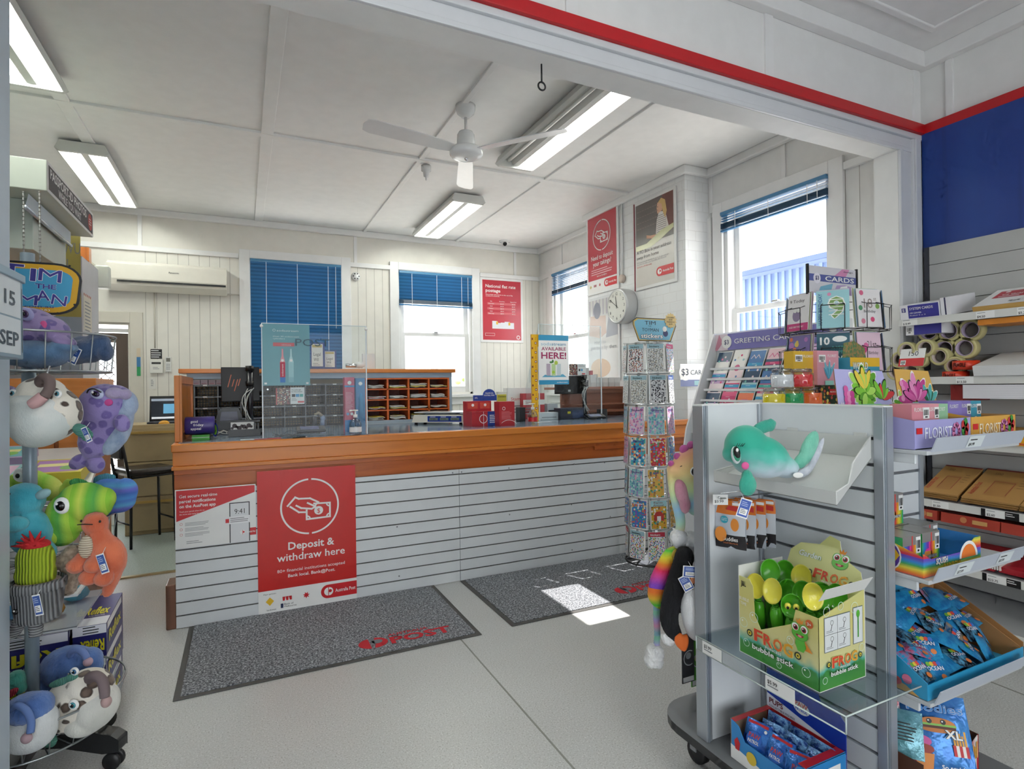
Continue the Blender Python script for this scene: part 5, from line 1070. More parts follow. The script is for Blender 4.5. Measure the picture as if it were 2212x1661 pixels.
s.bit('cheek', [s.e(120, 706, 8, 10, 3, -20, -33)], M('#e0609a', .9))
s = Toy('blue_plush', 'dark blue fluffy plush with long ears behind the seal in the top basket', 195, 760, 2.68)
s.body('body', [s.e(190, 758, 32, 27, 34), s.e(215, 742, 22, 18, 22, 30), s.e(228, 760, 14, 22, 18), s.e(165, 762, 26, 26, 30), s.e(165, 740, 30, 12, 14, 20), s.e(205, 735, 16, 18, 14, -40)], fur('#3f587e', '#2f4468', 12., 50), jit=.5)
s.bit('eye', [s.e(184, 743, 4, 5, 3, 0, -32)], BLACK); s.tag(190, 770, 22, 36, -25, -40, '#2e4f92')
# leopard angler fish hanging
LEO = spots('#ece6da', '#4a3c34', '#6f5c50', 21., .03, .34, .42)
s = Toy('angler_fish_plush', 'round leopard spotted angler fish plush with white belly hanging from the top basket', 95, 890, 2.50)
s.body('body', [s.e(95, 893, 74, 66, 60), s.e(90, 850, 48, 36, 42)], LEO, 4)
s.body('belly', [s.e(97, 905, 66, 56, 58, 0, -14), s.e(90, 940, 40, 26, 40, 0, -12), s.e(95, 873, 56, 24, 40, 0, -26)], fur('#eef0ec', '#dde4e2', 9., 70))
s.bit('antenna', [s.tb([(110, 838, -20), (114, 824, -34), (132, 816, -44), (148, 822, -50), (152, 840, -56), (146, 856, -62)], [8, 9.5, 10, 10, 10, 9.5])], M('#6f5f5c', .8)); s.bit('antenna_tip', [s.tb([(145, 854, -62), (134, 866, -66), (124, 872, -68)], [11, 12, 10])], M('#caa0a0', .8))
for x, y in ((58, 849), (152, 850)): eye(s, x, y, 9, -34, '#4a8a9c', True)
s.body('fin', [s.e(176, 930, 22, 15, 8, -25), s.e(188, 940, 14, 16, 6, 0)], cord('#6fae9f', '#3f8578', 'z', 60.)); s.tag(196, 938, 12, 34, 25, -12)
s.bit('hook', [s.tb([(108, 790, 0), (106, 806, -5), (110, 822, -10)], [2, 2, 2])], CHROME)
# purple spotted seal hanging
s = Toy('hanging_seal_plush', 'purple spotted seal plush hanging head up from the top basket', 225, 920, 2.66)
s.body('body', [s.e(226, 880, 54, 52, 42), s.e(244, 866, 42, 36, 38), s.e(215, 920, 46, 50, 34, 10), s.e(205, 955, 34, 36, 26), s.e(198, 975, 18, 20, 18)], SPP)
s.body('belly', [s.e(272, 905, 14, 58, 20, -8, -2), s.e(250, 950, 18, 40, 20, -35, 0), s.e(283, 870, 12, 26, 20, 10, -2)], GLT, 3)
s.body('tail', [s.e(172, 997, 24, 16, 14, 30), s.e(207, 1003, 19, 20, 14), s.e(192, 984, 14, 12, 12)], SPP, 3)
s.body('flipper', [s.e(284, 912, 17, 20, 12, 20, -30)], SPP, 3); s.body('muzzle', [s.e(265, 849, 17, 13, 16, 0, -26), s.e(284, 852, 10, 12, 14, 0, -18)], fur('#b9abcc', '#a698c0', 12.), 3)
eye(s, 236, 850, 15, -36, '#3c2a58', True, .75, -15, ring='#b9c0e0'); s.bit('eyelid', [s.tb([(221, 848, -44), (228, 841, -48), (240, 840, -49), (252, 847, -46)], [1.5, 1.5, 1.5, 1.5])], BLACK); s.bit('cheek', [s.e(256, 868, 11, 8, 4, 0, -33)], M('#c84c90', .9))
# green and yellow fish, blue fish, teal and lime toys in the middle basket
GRN = stripes(('#8cc83c', '#c9d858', '#6cb83e', '#58a84c', '#a8d048'), 'x', 9.)
s = Toy('green_fish_plush', 'lime green and yellow fish plush with big round eye in the middle basket', 170, 1105, 2.52)
s.body('body', [s.e(185, 1085, 56, 44, 40, -10), s.e(150, 1110, 44, 48, 40), s.e(135, 1140, 34, 40, 34), s.e(222, 1078, 24, 26, 28)], GRN)
s.body('fin', [s.e(124, 1152, 24, 22, 14, 20, -26)], stripes(('#a8cc48', '#c8d850'), 'x', 14.), 3)
s.body('back_fin', [s.e(172, 1045, 24, 12, 6, -12), s.e(190, 1050, 18, 8, 5, -20)], cord('#4fae62', '#2f8848', 'x', 60.), 3)
eye(s, 164, 1084, 17, -38, '#0c0c10', True, 1.05)
s = Toy('blue_fish_plush', 'blue and violet fish plush with round eye behind the lime fish', 248, 1070, 2.70)
s.body('body', [s.e(245, 1070, 48, 36, 34, -25), s.e(270, 1060, 25, 28, 24), s.e(225, 1090, 30, 26, 28)], stripes(('#4a86cc', '#3f66b8', '#6a6ac8', '#58a0d0', '#4a78c4'), 'z', 13.))
s.body('top_fin', [s.e(226, 1034, 26, 12, 6, 8), s.e(212, 1040, 12, 14, 6)], cord('#62b0c8', '#3f88a4', 'x', 60.), 3); eye(s, 250, 1062, 14, -32, '#0c0c10', True, 1.1)
s = Toy('teal_plush', 'teal turquoise bird like plush at the left of the middle basket', 62, 1110, 2.50)
s.body('body', [s.e(52, 1080, 40, 38, 36), s.e(66, 1150, 42, 50, 36), s.e(36, 1130, 40, 50, 34), s.e(95, 1190, 26, 22, 22, -40)], fur('#4fb8cc', '#35a0b8', 10., 50), jit=.5)
s.body('beak', [s.e(98, 1066, 18, 11, 10, 25, -6)], M('#8fb4bc', .8), 3); s.body('wing', [s.e(60, 1125, 30, 18, 14, 8, -32)], fur('#5cc4d4', '#3fa8bc', 10., 50), 3); s.bit('eye', [s.e(50, 1060, 4, 3, 3, 0, -36)], BLACK)
s = Toy('lime_plush', 'yellow green fish plush at the back of the middle basket by the pole', 80, 1045, 2.86)
s.body('body', [s.e(60, 1040, 38, 26, 34), s.e(95, 1052, 40, 26, 32, -30), s.e(130, 1066, 26, 16, 20, 20), s.e(150, 1050, 12, 18, 10, 30)], stripes(('#b4d050', '#8cc440', '#d0d868'), 'x', 10.)); eye(s, 70, 1022, 15, -30, '#e8efe8', True, 1, glint=False)
# orange dinosaur hanging in front
ORF = fur('#e27852', '#cc6240', 12., 60)
s = Toy('orange_dinosaur_plush', 'orange dinosaur plush with cream ribbed belly hanging from the middle basket', 215, 1200, 2.42)
s.body('body', [s.e(206, 1132, 26, 24, 24), s.e(205, 1118, 20, 12, 20), s.e(215, 1170, 26, 34, 22), s.e(235, 1200, 36, 48, 26, 20), s.e(222, 1215, 40, 32, 26), s.tb([(245, 1230, 0), (240, 1255, 0), (233, 1280, -2)], [20, 15, 10])], ORF, 4, 4, .5)
for x, y, nm in ((182, 1215, 'arm'), (218, 1214, 'arm'), (208, 1240, 'leg'), (240, 1242, 'leg')): s.body(nm, [s.e(x, y, 20, 17, 17, 0, -22), s.e(x+4, y-12, 14, 16, 12, 0, -14)], ORF, 4, 4, .5)
s.body('belly', [s.e(202, 1175, 16, 26, 8, -5, -22)], cord('#e8dcc6', '#b9a68c', 'z', 40.), 3); s.bit('mouth', [s.tb([(184, 1128, -22), (200, 1126, -26), (218, 1127, -24)], [1, 1, 1])], BLACK); s.bit('eye', [s.e(229, 1122, 2.5, 3, 2, 0, -18), s.e(192, 1120, 2, 3, 2, 0, -22)], BLACK); s.tag(246, 1207, 17, 42, 18, -34)
# curly beige legs
s = Toy('curly_plush', 'curly beige plush with dangling legs behind the orange dinosaur', 145, 1225, 2.5)
s.body('body', [s.tb([(150, 1195, 6), (140, 1210, 0), (122, 1218, -6)], [16, 15, 13]), s.tb([(152, 1212, 0), (152, 1240, 0), (148, 1268, -2)], [16, 18, 18])], fur('#b9a592', '#8f7c6c', 60., 40), 3, 2, 1.2)
# cactus in a pot
s = Toy('cactus_plush', 'lime green cactus plush in a grey smiling pot with legs', 85, 1260, 2.40)
s.body('cactus', [s.e(77, 1210, 38, 46, 30), s.e(77, 1240, 40, 36, 32)], cord('#a8bc2c', '#7c9418', 'x', 34.), 4); s.bit('hair', [s.tb([(78, 1178, -5), (78+dx, 1162+dy, -10+dd)], [7, 1]) for dx, dy, dd in ((-34, 6, 0), (-26, -10, 4), (-14, -6, -12), (-6, -18, 0), (6, -8, -10), (14, -16, 6), (28, -6, 0), (34, 6, -4), (-20, 8, -16), (18, 8, -16), (0, 6, -18), (-42, 14, -4))]+[s.e(77, 1176, 28, 12, 24)], M('#c4242a', .9))
mb = MB(); c = s.p(83, 1338); k = s.k; mb.lathe([(36*k, 0), (40*k, 6*k), (47*k, 66*k), (50*k, 68*k), (51*k, 84*k), (46*k, 88*k), (43*k, 80*k), (30*k, 74*k), (0, 74*k)], c, cord('#8c8e90', '#5c5e62', 'x', 34.), 32); mb.build('pot', s.t)
mb = MB(); mb.lathe([(44*k, 78*k), (38*k, 84*k), (0, 86*k)], c, fur('#a88f84', '#7c665c', 60.), 24); mb.build('soil', s.t)
for x, x2 in ((52, 38), (82, 90)): s.bit('leg', [s.tb([(x, 1332, -10), ((x+x2)/2, 1352, -10), (x2, 1368, -16)], [12, 13, 11])], cord('#a8aaac', '#5c5e62', 'z', 40.))
s.bit('eye', [s.e(72, 1304, 6, 6, 3, 0, -45), s.e(40, 1302, 5, 6, 3, 0, -34)], BLACK); s.bit('eye_glint', [s.e(73, 1301, 2, 2, 1, 0, -49)], WHITE); s.bit('smile', [s.tb([(50, 1309, -42), (54, 1312, -43), (58, 1309, -44)], [.8, .8, .8])], BLACK); s.tag(118, 1290, 17, 44, 12, -44)
# blue and leopard angler fish in the low basket
BLF = fur('#5f84c8', '#4468ac', 10., 50)
s = Toy('blue_angler_plush', 'blue fish plush with pink corduroy fin and antenna at back of the low basket', 150, 1450, 2.82)
s.body('body', [s.e(150, 1440, 58, 44, 44), s.e(190, 1425, 28, 26, 28), s.e(110, 1470, 30, 40, 34), s.e(205, 1436, 16, 20, 18)], BLF, 4, 5, .5)
s.body('fin', [s.e(113, 1424, 26, 9, 6, 36, -10), s.e(94, 1438, 12, 8, 6, 40, -8)], cord('#d8485c', '#a82c40', 'x', 60.), 3); s.bit('antenna', [s.tb([(168, 1408, -20), (174, 1396, -26), (190, 1388, -30), (206, 1394, -34), (214, 1406, -36)], [6, 7, 7, 7, 7])], M('#6f86c0', .8)); s.bit('antenna_tip', [s.e(217, 1412, 9, 9, 9, 0, -36)], M('#c8a8b8', .8)); eye(s, 181, 1438, 10, -34, '#3a6f8c')
s = Toy('leopard_angler_plush', 'leopard spotted angler fish plush with grey antenna at right of the low basket', 180, 1510, 2.60)
s.body('body', [s.e(165, 1510, 58, 52, 48), s.e(190, 1480, 46, 34, 42), s.e(205, 1490, 36, 40, 40), s.e(150, 1540, 44, 40, 40)], LEO, 4)
s.body('belly', [s.e(215, 1525, 36, 50, 44, -20, -2), s.e(190, 1555, 40, 28, 40, 10, -4)], fur('#ecebe4', '#dcdcd4', 9.), 4)
s.bit('antenna', [s.tb([(212, 1456, -24), (220, 1444, -36), (240, 1436, -46), (258, 1442, -52), (266, 1460, -56), (268, 1474, -58)], [9, 10, 10, 10, 10, 9])], M('#77686a', .8)); s.bit('antenna_tip', [s.e(271, 1483, 10, 12, 10, 0, -58)], M('#b89a98', .8))
s.body('fin', [s.e(150, 1462, 32, 9, 7, 18, -20), s.e(172, 1452, 14, 9, 7, 10, -22)], cord('#6cae9c', '#428474', 'x', 60.), 3); s.body('side_fin', [s.e(137, 1572, 20, 18, 7, -30, -40)], cord('#6cae9c', '#428474', 'z', 60.), 3)
eye(s, 195, 1496, 11, -46, '#3f8e9c'); eye(s, 180, 1438, 9, -24, '#2b5f8c')
s = Toy('white_bellied_fish_plush', 'blue fish plush with white belly and antenna at left of the low basket', 65, 1560, 2.50)
s.body('body', [s.e(62, 1530, 48, 32, 40), s.e(80, 1525, 30, 30, 34)], BLF, 4, 5, .5); s.body('belly', [s.e(60, 1580, 54, 46, 46, 0, 4), s.e(90, 1560, 26, 34, 36, 0, 2)], fur('#eceff0', '#d8dde0', 8.), 4)
s.bit('antenna', [s.tb([(56, 1512, -34), (70, 1502, -38), (92, 1510, -42), (106, 1530, -46), (108, 1552, -50)], [6, 7, 7, 7, 7])], M('#5f7ab4', .8)); s.bit('antenna_tip', [s.e(102, 1562, 11, 11, 9, 20, -52)], M('#b0949c', .8)); eye(s, 25, 1546, 12, -40, '#6fae9c')
s = Toy('teal_fin_plush', 'teal and pink finned plush at far left of the low basket', 35, 1475, 2.74)
s.body('body', [s.e(35, 1468, 20, 20, 20), s.e(42, 1485, 16, 14, 14)], fur('#4fae9c', '#358c7c', 10.), 3); s.body('fin', [s.e(42, 1487, 18, 8, 6, 40, -18)], cord('#d8485c', '#a82c40', 'x', 60.), 3)
s = Toy('lilac_plush', 'lilac plush glimpsed at the left edge beside the leopard angler fish', 20, 870, 2.9); s.body('body', [s.e(20, 862, 20, 30, 20), s.e(14, 880, 18, 18, 18)], fur('#9a86bc', '#8070a4', 10.), 4)
# ================================================================ background behind the toy stand
# photo hood
HG = M('#d6ddd0', .4); t = T('photo_booth_hood', (-1.5, 4.6, 2.57), 'pale overhead sign box reading PASSPORT-ID PHOTOS WHILE YOU WAIT', 'sign box')
zt, zb = P(100, 345, X=-1.0).z, P(100, 411, X=-1.0).z; ya, yb = P(100, 345, X=-1.0).y, P(200, 455, X=-1.0).y
mb = MB(); mb.box(-2.4, -1.0, ya, yb, zb, zt, HG); mb.build('box', t, .004)
f = Fr((-.999, ya, zb), (0, 1, 0), (0, 0, 1)); w = yb-ya; h = zt-zb; mb = MB(); mb.rect(f, .0, 0, w, h, WHITE, .001); mb.rect(f, .03, h*.1, w-.05, h*.8, M('#4a4448'), .0016)
mb.text(f, 'PASSPORT-ID PHOTOS', .06, h*.52, h*.32, WHITE, w=w*.76, bold=1, e=.0024); mb.text(f, 'WHILE YOU WAIT', w*.2, h*.16, h*.28, WHITE, w=w*.48, bold=1, e=.0024); mb.disc(f, w*.91, h*.5, h*.34, M('#b8403a'), .0024); mb.lines(f, w*.88, h*.58, w*.06, 3, h*.1, WHITE, e=.003); mb.build('sign_face', t)
mb = MB(); mb.box(-2.2, -1.12, 4.3, 5.0, zb-.30, zb-.001, M('#cdd6cc', .5)); mb.build('blind_housing', t, .004)
bl = T('photo_backdrop_blind', (-1.25, 4.2, zb-.2), 'white roller backdrop with silver bar and bead chains under the photo sign', 'roller blind'); a, b = P(54, 447, X=-1.09), P(153, 531, X=-1.09)
mb = MB(); mb.tube([a, b], .012, M('#b9c2cc', .25, metal=.5), 12); mb.build('bottom_bar', bl); mb = MB(); mb.add([a, b, (b.x+.0, b.y, zb-.02), (a.x+.0, a.y+.06, zb-.02)], [(0, 1, 2, 3)], M('#c9d4dc', .5)); mb.build('cloth', bl)
for x in (50, 85):
    a = P(x, 415, X=-1.11+.001*x); mb = MB(); mb.tube([a, V(a.x, a.y, 1.55)], .004, M('#8a8a88', .4), 6); z = a.z
    while z > 1.6: mb.ell((a.x, a.y, z), .006, M('#77736e', .4), n=6); z -= .022
    mb.build('bead_chain', bl)
# tall white cabinet with notices
t = T('notice_cabinet', (-1.9, 5.6, 0), 'tall pale partition cabinet with notices behind the toy stand', 'cabinet'); zt = P(177, 553, X=-1.12).z; y0 = P(177, 553, X=-1.12).y; y1 = P(212, 583, X=-1.12).y; CW = M('#d3d3d8', .45)
mb = MB(); mb.box(-3.6, -1.12, y0, y1, 0, zt, CW); mb.build('body', t, .003)
mb = MB()
for k in range(7): mb.box(-3.5, -1.75, y0-.012, y0-.001, zt-.25-.16*k, zt-.11-.16*k, M('#eceded', .4))
mb.box(-3.55, -1.7, y0-.006, y0, zt-1.4, zt-.05, M('#2c2a2a', .6)); mb.build('slat_board', t)
f = Fr((-1.12, y0, 0), (1, 0, 0), (0, 0, 1)); mb = MB()
def npx(x0, y0_, x1, y1_, c, e=.002):
    a = P(x0, y0_, Y=y0); b = P(x1, y1_, Y=y0); mb.rect(f, a.x+1.12, b.z, b.x-a.x, a.z-b.z, M(c), e); return a.x+1.12, b.z, b.x-a.x, a.z-b.z
npx(65, 470, 105, 640, '#8a8c5c'); x, z, w, h = npx(70, 470, 104, 562, '#e4e0dc', .003); mb.lines(f, x+.02, z+h-.04, w-.05, 9, .045, GREY, e=.004); mb.rect(f, x, z, w, .05, M('#c8544a'), .004)
npx(108, 480, 118, 700, '#eef0f0'); x, z, w, h = npx(118, 470, 176, 700, '#b9ab5c', .003); mb.text(f, 'WU', x+.05, z+h-.27, .09, GREY, w=.11, e=.004); mb.text(f, 'IN', x+.02, z+h-.38, .07, GREY, w=.06, e=.004); npx(110, 683, 178, 800, '#aab9c9', .005)
mb.build('notices', t)
f = Fr((-1.119, y0, 0), (0, 1, 0), (0, 0, 1)); mb = MB(); a = P(180, 632, X=-1.119); b = P(198, 720, X=-1.119); w = b.y-a.y; mb.obox(f, a.y-y0, b.y-y0, P(180, 712, X=-1.119).z, a.z, 0, .002, M('#e2dccd')); 
for k in range(5): mb.rect(f, a.y-y0+k*w/5, a.z-.02, w/10, .02, M('#a84a4a'), .003)
mb.lines(f, a.y-y0+.03, a.z-.07, w*.8, 14, .028, GREY, e=.003); single('timetable_notice', mb, (-1.117, a.y, a.z-.4), 'paper timetable with red dashes on the end of the pale cabinet', 'notice')
mb = MB(); a = P(213, 600, Y=y1+.1); mb.box(a.x-.02, a.x+.09, y1+.02, y1+.12, a.z-.1, a.z+.1, M('#dfe3da', .35)); mb.box(-1.119, a.x-.02, y1+.04, y1+.10, a.z-.06, a.z+.06, GREY); single('emergency_light', mb, a, 'small white moulded light unit at the end of the pale cabinet', 'light unit', None, .015)
# timber cabinet, shelf of games, bins
OW = wood('#d98a48', '#b8672c', 'x'); t = T('timber_display_cabinet', (-1.5, 4.3, 0), 'orange timber display cabinet behind the hanging purple seal', 'cabinet')
mb = MB(); zc = P(200, 817, Y=4.4).z; xr_ = P(238, 900, Y=4.9).x; mb.box(-2.6, xr_, 4.4, 4.9, .0, zc, OW); mb.box(-2.6, xr_+.02, 4.37, 4.92, zc-.12, zc, OW); mb.box(xr_-.2, xr_-.18, 4.385, 4.4, .2, zc-.12, M('#8a4a20')); mb.box(xr_-.5, xr_-.48, 4.385, 4.4, .2, zc-.12, M('#8a4a20')); mb.build('body', t, .004)
mb = MB(); mb.add([(-2.2, 3.55, .93), (-.72, 3.55, .93), (-.80, 4.38, 1.10), (-2.2, 4.38, 1.10), (-2.2, 3.55, .90), (-.72, 3.55, .90), (-.80, 4.38, 1.07), (-2.2, 4.38, 1.07)], [(0, 1, 2, 3), (7, 6, 5, 4), (0, 4, 5, 1), (1, 5, 6, 2)], M('#e6e8ea', .4)); mb.build('sloped_shelf', t)
mb = MB(); mb.box(-1.95, -.84, 3.62, 4.37, .0, .45, wood('#b87038', '#7c4420', 'y')); mb.box(-1.9, -.90, 3.7, 4.37, .45, .9, M('#e0e2e2', .5)); mb.build('plinth', t, .004)
for k, (x0, x1, y0_, z_, c1, c2) in enumerate(((-1.95, -1.62, 3.42, .95, '#e08a9c', '#e8d88c'), (-1.60, -1.32, 3.45, .955, '#8fc4c8', '#e0b8d0'), (-1.28, -1.04, 3.5, .965, '#d8c83c', '#a878b8'), (-1.62, -1.35, 3.78, 1.03, '#b8a0c8', '#78b8c0'))):
    x0 += .27; x1 += .27; y0_ += .18; mb = MB(); Mx = Matrix.Translation((0, y0_, z_)) @ Matrix.Rotation(math.atan2(.19, .95), 4, 'X'); mb.box(x0, x1, 0, .24, .001, .065, M(c1, .35), Mx); q = Fr(Mx @ Vector((x0, 0, .0655)), (1, 0, 0), (0, 1, .2)); mb.rect(q, .015, .02, x1-x0-.03, .2, M(c2)); mb.rect(q, .03, .11, x1-x0-.08, .05, M('#f0e8a0'), .001); mb.disc(q, (x1-x0)*.7, .08, .035, M('#7ab05c'), .0014); q = Fr(Mx @ Vector((x0, 0, .0)), (1, 0, 0), (0, 0, 1)); mb.rect(q, .03, .015, .1, .03, WHITE, .001)
    single('board_game', mb, Mx @ Vector(((x0+x1)/2, .1, .02)), ('pink edged board game at left of the sloping white shelf', 'pale teal board game in the middle of the sloping shelf', 'yellow board game with purple picture on the sloping shelf', 'mauve board game behind on the sloping white shelf')[k], 'board game')
t = T('clear_bin', (-.8, 3.0, .42), 'clear plastic bin of small toys behind the cactus plush', 'bin'); f = Fr((-1.4, 2.98, .52), (1, 0, 0), (0, 0, 1))
mb = MB(); mb.box(-1.15, -.65, 3.0, 3.5, .434, .445, M('#e4e6e8', .3)); CB_ = clear('#e8ecf4', .1, .8); mb.quad((-1.15, 3.0, .44), (-.65, 3.0, .44), (-.65, 3.0, .58), (-1.15, 3.0, .58), CB_); mb.quad((-.65, 3.0, .44), (-.65, 3.5, .44), (-.65, 3.5, .58), (-.65, 3.0, .58), CB_)
mb.box(-.66, -.645, 2.99, 3.5, .575, .585, M('#eef0f2', .2)); mb.box(-1.15, -.645, 2.99, 3.005, .575, .585, M('#eef0f2', .2)); mb.build('tray', t)
for k, (x, y, c) in enumerate(((-1.3, 3.1, '#d83a6a'), (-1.18, 3.15, '#4a9cd0'), (-1.05, 3.1, '#f0a830'), (-1.0, 3.3, '#58b8d0'), (-1.25, 3.32, '#e8e4e0'), (-1.1, 3.36, '#e06a3a'))):
    x += .27; y += .06; mb = MB(); mb.ell((x, y, .483), (.055, .05, .036), M(c, .3), n=12); mb.ell((x+.02, y-.045, .50), (.012, .01, .012), WHITE, n=8); single('squeeze_toy', mb, (x, y, .447), ('pink', 'blue', 'amber', 'sky blue', 'white', 'orange')[k]+' squeezy ball toy in the clear bin', 'toy')
# paper cartons
PU2 = M('#2c2a70', .3); YL = M('#e8dc28', .3)
for k, (x0, x1, y0_, z_, rz) in enumerate(((-1.40, -1.0, 2.99, 0, 4), (-.985, -.83, 3.02, 0, 0), (-1.38, -.98, 3.0, .145, 5), (-.965, -.825, 3.03, .145, 1), (-1.34, -.95, 2.985, .29, 6), (-.94, -.82, 3.02, .29, 2))):
    x0 += .27; x1 += .27; cx = (x0+x1)/2; Mx = Matrix.Translation((cx, y0_, z_+.001)) @ Matrix.Rotation(math.radians(rz*.5), 4, 'Z'); w = x1-x0; mb = MB(); mb.box(-w/2, w/2, 0, .42, 0, .14, PU2, Mx); f = Fr(Mx @ Vector((-w/2, 0, 0)), Mx.to_3x3() @ Vector((1, 0, 0)), (0, 0, 1))
    mb.rect(f, 0, .10, w, .039, M('#ecebf2')); mb.lines(f, w*.3, .13, w*.5, 3, .012, BLACK); mb.text(f, 'Reflex', w*.94, .075, .05, YL, w=w*.72, bold=1.4, rot=180, e=.002); mb.text(f, 'ULTRA WHITE PAPER', w*.9, .018, .010, WHITE, w=w*.5, rot=180, e=.002)
    f = Fr(Mx @ Vector((w/2, 0, 0)), Mx.to_3x3() @ Vector((0, 1, 0)), (0, 0, 1)); mb.rect(f, .02, .105, .36, .03, WHITE); mb.text(f, 'Reflex', .05, .04, .05, YL, w=.3, bold=1.4, e=.002)
    f = Fr(Mx @ Vector((-w/2, 0, .14)), Mx.to_3x3() @ Vector((1, 0, 0)), Mx.to_3x3() @ Vector((0, 1, 0))); mb.rect(f, 0, 0, w, .1, M('#e6e6ee')); mb.text(f, 'Reflex', w*.12, .14, .10, YL, w=w*.76, bold=1.4, e=.002); mb.text(f, 'ULTRA WHITE PAPER', w*.3, .11, .018, WHITE, w=w*.5, e=.002)
    single('paper_carton', mb, Mx @ Vector((0, .2, 0)), 'purple %s carton of copy paper %s' % ('wide' if w > .2 else 'narrow', ('at the bottom of its stack', 'in the middle of its stack', 'on top of its stack')[k//2]), 'carton', 'cartons of copy paper')
# ---- stool, filing cabinet, laptop
c = P(313, 1160, Z=0); t = T('office_stool', (c.x, c.y+.1, 0), 'black high stool chair with low backrest behind the counter end', 'chair'); KM = M('#1c1d1f', .45); cx, cy = P(312, 1030, Y=6.35).x, 6.4; zs = .66
Mx = Matrix.Translation((cx, cy, 0)) @ Matrix.Rotation(math.radians(28), 4, 'Z'); pt = lambda x, y, z: Mx @ Vector((x, y, z))
mb = MB(); mb.box(-.21, .21, -.2, .2, zs, zs+.065, M('#2a2322', .25), Mx); mb.build('seat', t, .03)
for x, y in ((-.19, -.18), (.19, -.18), (-.19, .18), (.19, .18)):
    mb = MB(); mb.tube([pt(x, y, .005), pt(x*.95, y*.95, zs)], .012, KM, 8); mb.build('leg', t)
mb = MB(); mb.tube([pt(-.185, -.17, .22), pt(-.185, .17, .22)], .008, KM); mb.tube([pt(.185, -.17, .22), pt(.185, .17, .22)], .008, KM); mb.tube([pt(-.185, -.175, zs-.01), pt(.185, -.175, zs-.01)], .01, KM); mb.build('stretcher', t)
for y in (-.19, .15):
    mb = MB(); mb.tube([pt(-.20, y, zs-.02), pt(-.235, y, zs+.2), pt(-.27, y, zs+.40)], .013, KM, 8); mb.build('back_upright', t)
mb = MB(); mb.box(-.275, -.235, -.19, .15, zs+.17, zs+.38, KM, Mx); mb.build('backrest', t, .012)
t = T('filing_cabinet', (-.72, 6.75, 0), 'beige metal filing cabinet under the laptop', 'cabinet'); FB = M('#b09c74', .4); x0, x1 = P(268, 1000, Y=6.75).x, -.35; zf = P(300, 918, Y=6.75).z
mb = MB(); mb.box(x0, x1, 6.75, 7.3, 0.001, zf, FB); mb.build('body', t, .004)
for k in range(3):
    z1 = zf-.03-k*(zf-.06)/3; z0_ = z1-(zf-.06)/3+.012; mb = MB(); mb.box(x0+.02, x1-.02, 6.73, 6.75, z0_, z1, FB); d_ = mb.build('drawer', t, .004)
    mb = MB(); mb.box(x0+.05, x1-.05, 6.715, 6.73, z1-.06, z1-.035, M('#c9a860', .3, metal=.5)); mb.build('handle', d_)
a, b = P(322, 915, Y=6.98), P(384, 862, Y=6.98); t = T('laptop', (a.x+.1, 6.9, zf), 'open black laptop with dark screen on the filing cabinet', 'laptop'); f = Fr((a.x, 7.0, zf+.02), (1, 0, 0), (0, .2, 1)); w = b.x-a.x+.05; h = .27
mb = MB(); mb.obox(f, 0, w, 0, h, -.012, 0, BLACK); mb.build('lid', t, .003); mb = MB(); mb.rect(f, .015, .02, w-.03, h-.05, M('#20242c', .2, emit=.3), .001); mb.rect(f, .015, h-.055, w-.03, .025, M('#8a93a0', .2, emit=.4), .0015); mb.rect(f, w*.4, h*.3, w*.38, h*.38, M('#5a93b4', .2, emit=.5), .0015); mb.rect(f, .02, .025, w-.04, .02, M('#c8ccd0', .2, emit=.5), .0015); mb.build('screen', t)
mb = MB(); mb.box(a.x-.0, a.x+w, 6.82, 7.0, zf+.001, zf+.02, M('#3a3f4a', .4)); mb.build('keyboard_base', t, .003)
c = P(346, 915, Z=zf+.02); mb = MB(); c.y = 6.7; mb.ell(V(c.x, 6.79, zf+.0015), (.05, .03, .035), M('#e0a030', .4), half=True); single('tape_dispenser', mb, (c.x, 6.79, zf+.0015), 'small yellow rounded gadget in front of the laptop', 'gadget')
# ---- wall things at back left
t = T('air_conditioner', (-.72, YB, 2.7), 'cream wall mounted split air conditioner above the back door', 'air conditioner'); x0, x1 = P(230, 560, Y=YB-.2).x, P(490, 636, Y=YB-.2).x; z1, z0_ = P(230, 560, Y=YB-.2).z, P(490, 637, Y=YB-.2).z; AC = M('#e6e2d6', .3)
f = Fr((x0, YB-.001, 0), (1, 0, 0), (0, 0, 1)); mb = MB(); g = Fr((x0, YB, 0), (0, -1, 0), (0, 0, 1)); prof = [(0, z0_+.02), (.10, z0_), (.19, z0_+.06), (.21, z0_+.12), (.215, z1-.03), (.17, z1), (0, z1)]
mb.prism(g, prof, -(x1-x0), 0, AC); mb.build('casing', t, .006); mb = MB(); mb.box(x0+.09, x1-.01, YB-.213, YB-.19, z0_+.085, z0_+.105, BLACK); mb.build('outlet_slot', t); mb = MB(); mb.text(Fr((x0, YB-.216, 0), (1, 0, 0), (0, 0, 1)), 'Panasonic', (x1-x0)*.5, z0_+.2, .018, BLACK, bold=.8); mb.build('lettering', t)
def wallbox(name, x0, y0_, x1, y1_, d, c, label, cat, ex=None):
    f, w, h = fpx(x0, y0_, x1, y1_, Y=YB-d); mb = MB(); mb.obox(f, 0, w, 0, h, -d+.001, 0, M(c, .4))
    if ex: ex(mb, f, w, h)
    return single(name, mb, f.o, label, cat, None, .003 if d > .01 else 0)
wallbox('alarm_keypad', 323, 776, 352, 806, .03, '#ecebe4', 'white alarm control panel below a black notice on the back wall', 'control panel', lambda mb, f, w, h: (mb.rect(f, w*.15, h*.65, w*.7, h*.15, M('#3a3a3a')), mb.lines(f, w*.25, h*.4, w*.5, 2, h*.1, GREY)))
